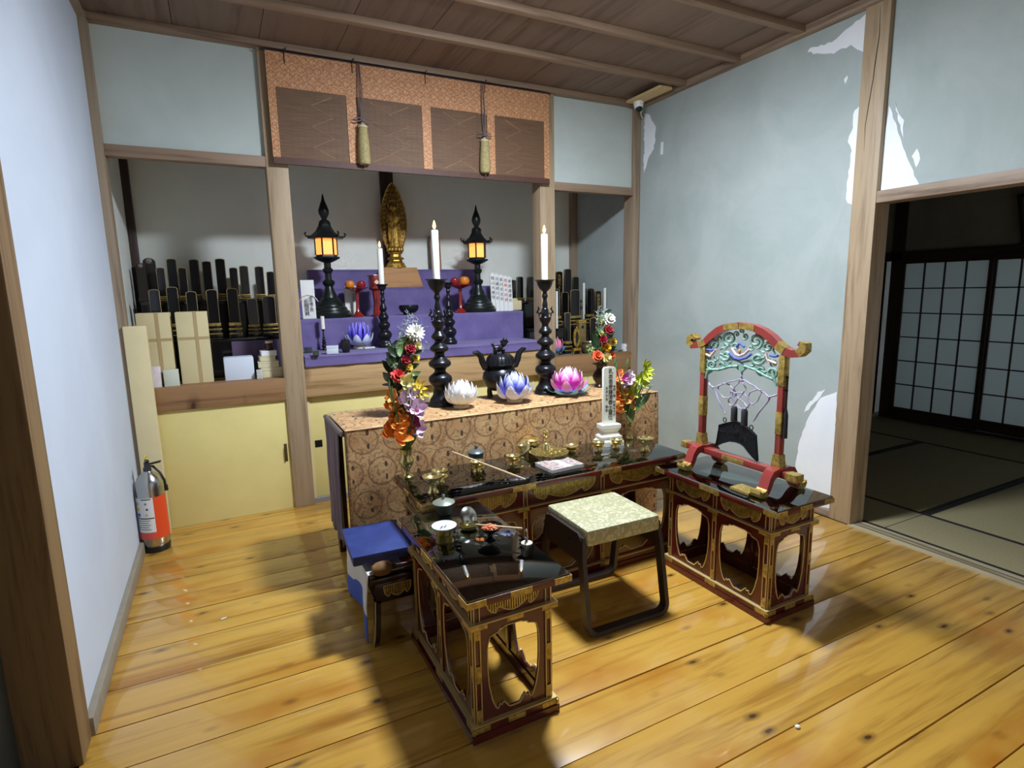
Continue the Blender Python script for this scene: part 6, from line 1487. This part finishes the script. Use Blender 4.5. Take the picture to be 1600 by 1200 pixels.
# cream wrapped boxes, pink and white packets, white box, stack of small boxes, jar
def block(nm, lab, cat, x0, x1, yb, yt, Yp, dep, mat, z0=ZLc, lid=None, rot=0.0, bev=.004):
    a, b = aty(x0, yb, Yp), aty(x1, yb, Yp); h_ = aty((x0+x1)/2, yt, Yp).z-z0
    t = thing(nm, lab, cat, ((a.x+b.x)/2, Yp+dep/2, z0), rot); w_ = (b.x-a.x)/2
    G().b2((-w_, -dep/2, 0), (w_, dep/2, h_*(.86 if lid else 1)), 0, bev).obj('box_body', mat, t)
    if lid: G().b2((-w_-.002, -dep/2-.002, h_*.86), (w_+.002, dep/2+.002, h_), 0, bev).obj('box_lid', lid, t)
    return t, w_, h_
KRA = plain('cream_paper', (216, 202, 156), .7, var=.06, scale=5); KRB = plain('tan_band', (180, 158, 112), .7)
for (x0, x1, yt, lb) in ((223, 276, 489, 'cream paper-wrapped box standing by the white wall in the recess'), (284, 334, 487, 'cream paper-wrapped box standing before the tablets, nearer the books')):
    t, w_, h_ = block('wrapped_box', lb, 'box', x0, x1, 590, yt, 3.76, .13, KRA)
    G().b2((w_*.1, -.0665, 0), (w_*.32, -.065, h_)).obj('paper_band', KRB, t)
    G().b2((-w_*1.005, -.0655, h_*.62), (w_*1.005, -.0652, h_*.66)).obj('string', KRB, t)
block('packet', 'pink and white paper packet lying before the cream boxes', 'packet', 225, 252, 594, 574, 3.70, .05, plain('pink_white_paper', (222, 200, 212), .7, rgb2=(236, 232, 232), scale=14))
block('packet', 'pale green paper packet lying beside the pink packet', 'packet', 256, 280, 594, 578, 3.70, .045, plain('pale_green_paper', (206, 212, 196), .7))
block('white_box', 'white rounded box beside the stack of small boxes', 'box', 352, 399, 592, 558, 3.75, .10, plain('white_card', (214, 222, 234), .5), bev=.010)
zs = ZLc
CR1 = plain('cream_card', (218, 210, 170), .7, var=.05)
for i, (x0, x1, yb, yt, lb, mt) in enumerate(((409, 441, 589, 572, 'cream box at the bottom of the small stack by the pillar', CR1), (404, 436, 572, 562, 'second cream box of the small stack by the pillar', CR1), (406, 430, 562, 554, 'third and smallest cream box of the small stack', CR1), (408, 432, 554, 546, 'white carton on top of the small stack by the pillar', WHITE))):
    a = aty(x0, yb, 3.76); b = aty(x1, yb, 3.76); h_ = (yb-yt)*mpp(a); w_ = (b.x-a.x)/2
    if i == 0: zs = ZLc
    t = thing('small_box', lb, 'box', ((a.x+b.x)/2, 3.80, zs+.0005), rnd.uniform(-.06, .06)); 
    G().b2((-w_, -.045, 0), (w_, .045, h_*.7), 0, .002).obj('box_body', mt, t); G().b2((-w_-.001, -.046, h_*.7), (w_+.001, .046, h_), 0, .002).obj('box_lid', mt, t); zs += h_+.001
c = aty(421, 546, 3.80); m_ = mpp(c)
t = thing('jar', 'little dark red jar with a pale lid on top of the small stack', 'jar', (c.x, 3.80, zs+.0005))
G().lathe([(0, 0), (6*m_, 0), (7*m_, 4*m_), (6.4*m_, 9*m_), (5*m_, 11*m_), (0, 11*m_)], 20).obj('jar_body', plain('dark_red_glass', (60, 20, 22), .15), t)
G().lathe([(0, 11*m_), (5.6*m_, 11*m_), (5.6*m_, 14*m_), (0, 14*m_)], 20).obj('lid', plain('pale_lid', (206, 196, 160), .5), t)
tt, _, _ = block('patterned_box', 'tiny white patterned box at the foot of the small stack', 'box', 402, 411, 593, 578, 3.71, .03, plain('patterned_card', (216, 214, 206), .6, rgb2=(170, 166, 160), scale=150))

# --- right recess
zc = aty(900, 511, 4.05).z; zd = aty(880, 470, 4.42).z
shelf(2.20, 2.86, 4.00, 4.22, ZRc, zc, 'lower black shelf of memorial tablets in the recess near the bare wall', BLACK)
shelf(2.14, 2.95, 4.36, 4.53, ZRc, zd, 'upper black shelf of memorial tablets in the recess near the bare wall', BLACK)
for i, (x_, yt, w_, st, ins) in enumerate(((801, 437, 11, 'black', None), (812, 432, 11, 'black', None), (829, 432, 12, 'black', None), (873, 424, 13, 'black', '先祖代々'), (887, 420, 13, 'black', None), (899, 432, 12, 'black', None))):
    lb = 'brown-black tablet with a red-gold inscription at the back behind the candle' if ins else 'black tablet on the upper shelf by the bare wall, %s from the purple steps' % ORD[i]
    ihai(x_, yt, w_, 4.41+.07*(i % 2), zd+.001, lb, st, ins, 'back row tablets near the bare wall')
for i, (x_, yt, w_, st, ins, lb) in enumerate(((868, 451, 14, 'gold', None, 'gilt-edged black tablet behind the slim white candle'), (882, 456, 13, 'black', None, 'dark narrow tablet between the gilt-edged one and the broad one'), (898, 452, 18, 'gold', None, 'broad faded black tablet on a gilt foot in the recess near the bare wall'), (922, 450, 14, 'gold', None, 'round-topped black tablet behind the flower bouquet'), (934, 454, 12, 'gold', '釈清信霊位', 'black tablet with a gold inscription behind the flower bouquet'))):
    ihai(x_, yt, w_, 4.06+.085*(i % 2), zc+.001, lb, st, ins)
ihai(886, 488, 11, 3.90, ZRc+.001, 'slim gilt-bordered black tablet standing on the counter behind the pink lotus', 'gold')
ihai(926, 496, 12, 3.93, ZRc+.001, 'short black tablet standing on the counter beside the brass bowl', 'black')
candle((aty(869, 490, 4.03).x, 4.018), zc+.001, .009, aty(869, 455, 4.03).z-zc, 'slim unlit white candle before the gilt-edged tablet', lit=False)
candle((aty(945, 492, 4.05).x, 4.05), zc+.001, .012, aty(944, 450, 4.05).z-zc, 'slim unlit white candle at the end of the tablet row', lit=False)
candle((aty(913, 470, 4.19).x, 4.195), zc+.001, .010, aty(913, 442, 4.12).z-zc, 'leaning thin white candle behind the broad faded tablet', lit=False)
# small gilt oval shrine tablet
a = aty(901, 546, 3.80); m_ = mpp(a); h_ = aty(901, 512, 3.80).z-ZRc
t = thing('gilt_shrine', 'little gilt oval-framed tablet on tiny legs in front of the tablets', 'shrine', (a.x, 3.80, ZRc+.001))
for s in (-1, 1):
    for q in (-1, 1): G().tube([(s*6*m_, q*.012, h_*.16), (s*8*m_, q*.015, 0)], .002, 6).obj('leg', GILT, t)
G().b2((-7*m_, -.016, h_*.14), (7*m_, .016, h_*.24), 0, .002).obj('stand', GILT, t)
oo_ = [(6*m_*math.cos(q*math.pi/10), h_*.62+h_*.36*math.sin(q*math.pi/10)) for q in range(20)]; ii_ = [(2.6*m_*math.cos(q*math.pi/10), h_*.62+h_*.24*math.sin(q*math.pi/10)) for q in range(20)]
G().ring(oo_, ii_, -.006, .006, 'xz').obj('oval_frame', GILT, t); G().prism(ii_, -.002, .004, 'xz').obj('dark_panel', IHB, t)
G().ball((0, 0, h_*1.0), 1.6*m_, sub=2).obj('finial', GILT, t)
# tall gilt casket, brass bowl
a = aty(911, 540, 3.90); m_ = mpp(a)
t = thing('gilt_casket', 'tall brown and gilt casket behind the oval shrine', 'casket', (a.x, 3.925, ZRc+.001)); h_ = aty(911, 500, 3.9).z-ZRc
G().b2((-6.5*m_, -.02, 0), (6.5*m_, .02, h_*.9), 0, .002).obj('casket_body', plain('aged_gilt', (150, 126, 80), .45, metal=.4, var=.3), t); G().b2((-7.2*m_, -.024, h_*.9), (7.2*m_, .024, h_), 0, .002).obj('casket_lid', GOLD, t)
G().lathe([(0, 0), (2.6*m_, 0), (2*m_, .002), (0, .003)], 12, mat=Matrix.Translation((0, -.02, h_*.78)) @ Matrix.Rotation(math.pi/2, 4, 'X')).obj('crest_mark', INK, t)
a = aty(926, 547, 3.77); m_ = mpp(a)
tag(G().lathe([(0, 0), (8*m_, 0), (13*m_, 4*m_), (15*m_, 10*m_), (13.4*m_, 16*m_), (15*m_, 18*m_), (13.6*m_, 18*m_), (12*m_, 15*m_), (12.6*m_, 9*m_), (0, 3*m_)], 28).obj('singing_bowl', plain('dull_brass', (150, 142, 110), .3, metal=.8, var=.2), None, (a.x, 3.80, ZRc+.001)), 'dull brass singing bowl beside the gilt oval shrine', 'bowl')
# cream urn wrapped in cloth between steps and pillar
for (x0, x1, yb, yt, Yp, lb) in ((798, 814, 487, 466, 4.20, 'cream cloth-wrapped urn box behind the white talismans'),):
    a, b = aty(x0, yb, Yp), aty(x1, yb, Yp); zz = ZT2+.002
    t = thing('urn_box', lb, 'box', ((a.x+b.x)/2, Yp+.02, zz)); w_ = (b.x-a.x)/2; h_ = aty(x0, yt, Yp).z-zz
    G().b2((-w_, -.04, 0), (w_, .04, h_*.8), 0, .008).obj('box_body', KRA, t); G().ball((0, 0, h_*.86), h_*.2, sub=2, sc=(1.5, 1, .7)).obj('cloth_knot', KRA, t)
# socket box and cable
a = aty(988, 549, 3.70); 
t = thing('socket_box', 'white power socket box with a loose black cable by the corner post', 'socket', (a.x-.035, 3.735, ZRc+.003))
G().b2((-.035, -.02, 0), (.035, .02, .06), 0, .004).obj('socket_body', WHITE, t)
for s in (-1, 1): G().b2((s*.012-.003, -.0208, .022), (s*.012+.003, -.0196, .038)).obj('slot', BLACKM, t)
cb = [(-.035, 0, .012), (-.06, -.005, .010), (-.10, -.03, .004), (-.15, .0, .004), (-.18, .05, .02), (-.13, .07, .03), (-.09, .04, .012), (-.15, -.02, .006), (-.20, .01, .004), (-.16, .09, .004)]
G().tube(cb, .0035, 6).obj('cable', BLACKM, t)
# ================================================================== LITTLE DESK WITH CLOTH AND BLUE CUSHION
zd_ = .270
ds = thing('sutra_desk', 'low dark lacquer sutra desk with curved legs beside the side table', 'desk', (.375, 2.075, 0))
c1 = atz(586, 1017, 0); 
xa, ya_ = c1.x, c1.y
DX0, DX1, DY0, DY1 = .410, .612, 1.988, 2.440
o = Vector(((DX0+DX1)/2, (DY0+DY1)/2, 0)); ds.location = o
hx, hy = (DX1-DX0)/2, (DY1-DY0)/2
G().b2((-hx, -hy, zd_-.022), (hx, hy, zd_), 0, .004).obj('desk_top', LACQD, ds)
G().b2((-hx, -hy, zd_), (-hx+.018, hy, zd_+.016), 0, .003).obj('end_ridge', LACQD, ds)
for sx in (-1, 1):
    for sy in (-1, 1):
        g = G(); pts = [(sx*(hx-.014), .0+zd_-.09), (sx*(hx-.012), .12), (sx*(hx-.006), .04), (sx*(hx+.002), 0)]
        A = [(x_-sx*.022, z_) for x_, z_ in pts]; g.prism(pts+A[::-1], sy*(hy-.006), sy*(hy-.03), 'xz'); g.obj('leg', LACQD, ds)
        G().tube([(x_, sy*(hy-.005), z_) for x_, z_ in pts], .0028, 6).obj('gilt_strip', GOLDL, ds)
for sy in (-1, 1):
    G().b2((-hx+.02, sy*(hy-.006), zd_-.10), (hx-.02, sy*(hy-.022), zd_-.022), 0, .002).obj('apron', LACQD, ds)
    F_ = Frame((0, sy*(hy-.006), 0), (-sy, 0, 0), (0, sy, 0)); finset(F_, -hx*.6, hx*.6, zd_-.09, zd_-.028, ds)
for sx in (-1, 1): G().b2((sx*(hx-.02), -hy+.03, zd_-.10), (sx*(hx-.036), hy-.03, zd_-.022), 0, .002).obj('end_apron', LACQD, ds)
# white cloth with a blue border, hanging over the end
def _cl():
    m, nt, b = newmat('white_blue_cloth'); tc = nt.nodes.new('ShaderNodeTexCoord'); sep = nt.nodes.new('ShaderNodeSeparateXYZ'); nt.links.new(tc.outputs['UV'], sep.inputs[0])
    n = nd(nt, 'ShaderNodeTexNoise', Scale=3.0); nt.links.new(tc.outputs['UV'], n.inputs['Vector'])
    ma = nd(nt, 'ShaderNodeMath', operation='MULTIPLY_ADD'); ma.inputs[1].default_value = .25; nt.links.new(n.outputs['Fac'], ma.inputs[0]); nt.links.new(sep.outputs[1], ma.inputs[2])
    r = ramp(nt, [(.86, lin((214, 218, 218))), (.87, lin((62, 96, 190)))]); nt.links.new(ma.outputs[0], r.inputs[0]); nt.links.new(r.outputs[0], b.inputs['Base Color']); b.inputs['Roughness'].default_value = .8; return m
CLB = _cl()
wc = thing('draped_cloth', 'white cloth with a blue border draped over the end of the sutra desk', 'cloth', (o.x, o.y, zd_))
g = G()
def fn(u, v):
    s = v*.36; y_ = -hy+.012+(2*hy-.03)*u
    if s < .14: return (-hx+.135-s, y_, .0185 if s > .12 else .0175)
    q = s-.14; wob = .012*math.sin(u*9+1)*min(1, q/.1)
    return (-hx-.006-wob-.02*q, y_-.02*q*(1-2*u), .0175-q*(1+.22*(u < .5)*(1-2*u)))
g.grid(fn, 24, 36); oo = g.obj('cloth_sheet', CLB, wc); sm = oo.modifiers.new('thick', 'SOLIDIFY'); sm.thickness = .002
# blue cushion box, orange book, mallet
NAVY = plain('blue_leatherette', (36, 52, 110), .5, rgb2=(48, 66, 128), scale=14)
q1, q2, q3, q4 = (atz(x, y, .352) for x, y in ((530, 827), (556, 872), (648, 852), (620, 812)))
cc = (q1+q2+q3+q4)/4; uu = (q3-q2)+(q4-q1); ang = math.atan2(uu.y, uu.x)
cu = thing('seat_cushion', 'flat square blue cushion lying on the cloth-covered desk', 'cushion', (cc.x, cc.y, .314), ang)
w_, d_ = .5*((q3-q2).length+(q4-q1).length)/2, (q1-q2).length/2-.006; cc.y += .006
G().b2((-w_, -d_, 0), (w_, d_, .038), 0, .006).obj('cushion_pad', NAVY, cu)
G().tube([(-w_, -d_, .036), (w_, -d_, .036), (w_, d_, .036), (-w_, d_, .036)], .003, 6, closed=True).obj('welt', plain('navy_welt', (40, 52, 110), .5), cu)
st_ = thing('book', 'thin dark book lying under the blue cushion', 'book', (cc.x+.02, cc.y+.02, zd_+.0195), ang)
G().b2((-w_*.5, -d_*.6, .0015), (w_*.5, d_*.6, .0225)).obj('pages', PAPER, st_)
for a_, b_ in ((0, .0015), (.0225, .024)): G().b2((-w_*.52, -d_*.62, a_), (w_*.52, d_*.62, b_)).obj('cover', LACQD, st_)
p = atz(620, 880, zd_+.03)
ob = thing('orange_book', 'bright orange booklet with a white corner on the sutra desk', 'book', (.545, o.y-hy+.066, zd_+.001), .02)
G().b2((-.053, -.022, .001), (.053, .03, .014)).obj('pages', PAPER, ob); G().b2((-.055, -.024, .014), (.055, .032, .016)).obj('cover', plain('orange_cover', (232, 92, 46), .5), ob); G().b2((.03, -.022, .016), (.053, -.004, .0166)).obj('white_corner', PAPER, ob)
p = atz(600, 893, zd_+.03)
ml = thing('mallet', 'padded mallet with a brown cloth head and red-brown handle on the sutra desk', 'mallet', (.462, o.y-hy+.020, zd_+.0295))
BRC = plain('brown_cloth_head', (132, 94, 52), .75, var=.25, scale=50, bmp=.4)
G().lathe([(0, -.042), (.016, -.038), (.026, -.02), (.0278, 0), (.025, .02), (.014, .034), (.010, .036), (0, .036)], 20, mat=Matrix.Rotation(math.pi/2, 4, 'Y')).obj('mallet_head', BRC, ml)
G().tube([(.034, 0, 0), (.06, 0, .0), (.148, 0, -.008)], [.010, .008, .008], 10).obj('handle', LACQ, ml)
G().tube([(.034, 0, 0), (.05, 0, 0)], [.0125, .010], 10).obj('binding', INK, ml)

# ================================================================== FIRE EXTINGUISHER
p = atz(243, 861, 0); 
ex = thing('fire_extinguisher', 'steel and orange-labelled fire extinguisher standing in the corner by the white wall', 'fire extinguisher', (p.x+.006, p.y+.035, 0), math.radians(14))
hE = aty(232, 738, p.y).z; k_ = hE/1.0
rE = .066
G().lathe([(0, 0), (rE*.9, 0), (rE*.92, .035), (rE*.97, .045), (rE, .05), (rE, hE*.80), (rE*.94, hE*.86), (rE*.74, hE*.93), (rE*.42, hE*.975), (rE*.30, hE), (0, hE)], 36).obj('cylinder', STEEL, ex)
G().lathe([(0, 0), (rE*.96, 0), (rE*.98, .03), (rE*.9, .034), (0, .034)], 30).obj('foot_ring', BLACKM, ex)
def lab(a0, a1, z0, z1, nm, mat, par, r=rE+.0008, n=18):
    g = G(); g.grid(lambda u, v: (r*math.cos(a0+(a1-a0)*u), r*math.sin(a0+(a1-a0)*u), z0+(z1-z0)*v), n, 1); return g.obj(nm, mat, par)
SH = math.radians
zl0, zl1 = .075, hE*.70
lab(SH(-92), SH(80), zl0, zl1, 'orange_label', plain('orange_label', (226, 76, 32), .45), ex)
wl_ = lab(SH(-178), SH(-92), zl0+.04, zl1-.0, 'instruction_label', plain('label_white', (226, 226, 222), .5), ex)
lab(SH(-178), SH(-92), zl0, zl0+.04, 'red_label_foot', plain('label_red', (214, 84, 70), .5), ex)
def onlab(a, z, r_=rE+.0016): return (r_*math.cos(SH(a)), r_*math.sin(SH(a)), z)
hL = zl1-zl0-.04; zz0 = zl0+.04
lab(SH(-176), SH(-94), zz0+hL*.40, zz0+hL*.43, 'label_bar', INK, wl_, rE+.0014); lab(SH(-140), SH(-100), zz0+hL*.95, zz0+hL*.975, 'label_bar', INK, wl_, rE+.0014)
for i, (a_, f, col) in enumerate(((-162, .84, (180, 176, 160)), (-160, .68, (214, 176, 40)), (-158, .52, (40, 90, 180)), (-122, .84, (120, 130, 110)), (-118, .68, (70, 70, 120)), (-122, .52, (190, 180, 90)))):
    M4 = Matrix.Translation(onlab(a_, zz0+hL*f)) @ Matrix.Rotation(SH(a_), 4, 'Z') @ Matrix.Rotation(math.pi/2, 4, 'Y')
    G().lathe([(0, 0), (.010 if i < 3 else .006, 0), (0, .0006)], 16, mat=M4).obj('pictogram', plain('picto_%d' % i, col, .5), wl_)
for j in range(5): lab(SH(-172), SH(-172+62-8*(j % 2)), zz0+hL*(.34-.065*j), zz0+hL*(.36-.065*j), 'text_line', plain('grey_print', (120, 120, 120), .6), wl_, rE+.0014)
G().lathe([(0, hE), (.019, hE), (.019, hE+.016), (.014, hE+.020), (.013, hE+.045), (0, hE+.045)], 18).obj('valve', plain('dark_valve', (66, 68, 72), .4, metal=.5), ex)
G().prism([(-.012, hE+.028), (.06, hE+.034), (.066, hE+.042), (-.01, hE+.036)], -.008, .008, 'xz').obj('carry_handle', BLACKM, ex)
G().prism([(.014, hE+.044), (-.04, hE+.056), (-.050, hE+.064), (.004, hE+.060), (.018, hE+.054)], -.007, .007, 'yz').obj('squeeze_lever', BLACKM, ex)
G().tube([(0, .008, hE+.05), (.004, .012, hE+.07), (.0, .0, hE+.082), (-.006, -.008, hE+.075), (0, .004, hE+.055)], .0028, 6).obj('safety_pin', plain('pin_yellow', (226, 206, 60), .5), ex)
G().tube([(.0, .018, hE+.020), (.03, .03, hE+.012), (.058, .024, hE-.03), (.072, .012, hE-.07), (.0735, .006, hE-.10)], .006, 8).obj('hose', BLACKM, ex)
G().lathe([(0, 0), (.011, 0), (.009, .03), (0, .03)], 12, c=(.074, .005, hE-.125)).obj('nozzle', BLACKM, ex)

# ================================================================== SECURITY CAMERA
mb = tag(G().b2((2.795, 3.20, ZC-.052), (2.905, 3.56, ZC-.036), 0, .002).obj('mounting_board', wood('new_pine', (206, 180, 130), (186, 156, 104), 'y')), 'pale new pine board screwed under the ceiling in the corner', 'board')
p = aty(1003, 163, 3.50)
cv = thing('security_camera', 'white turret security camera with a black eye under the pine board', 'camera', (2.862, 3.50, ZC-.053))
G().lathe([(0, 0), (.036, 0), (.036, -.012), (.033, -.030), (.030, -.044), (0, -.046)], 26).obj('housing', WHITE, cv)
G().ball((-.004, -.010, -.050), .024, sub=3).obj('eyeball', BLACKM, cv)
G().lathe([(0, 0), (.012, 0), (.012, .004), (.009, .006), (0, .004)], 16, mat=Matrix.Translation((-.012, -.026, -.062)) @ Matrix.Rotation(math.radians(130), 4, 'X')).obj('lens', plain('lens_glass', (10, 10, 14), .05), cv)
G().b2((-.014, -.0345, -.020), (.012, -.033, -.015)).obj('maker_mark', plain('grey_mark', (150, 160, 180), .5), cv)
G().tube([(.02, .01, -.02), (.06, .05, -.04), (.10, .09, -.06), (.13, .11, -.07)], .004, 6).obj('cable', WHITE, cv)
G().ball((.03, .005, -.06), .008, sub=2).obj('cable_plug', WHITE, cv)
# ================================================================== CEILING LAMP (just above the frame)
lp = thing('ceiling_lamp', 'round frosted ceiling lamp hanging from the battened ceiling', 'lamp', LAMP_POS)
BULB = plain('lit_globe', (255, 250, 240), 0.5, emis=(232, 242, 255), es=LAMP_POWER)
G().lathe([(0, -.034), (.06, -.032), (.11, -.025), (.15, -.014), (.172, -.002), (.172, .0), (0, .0)], 36).obj('diffuser', BULB, lp)
G().lathe([(0, .0005), (.18, .0005), (.184, .012), (.178, .05), (.12, .075), (.05, .085), (.05, .13), (0, .13)], 36).obj('housing', WHITE, lp)
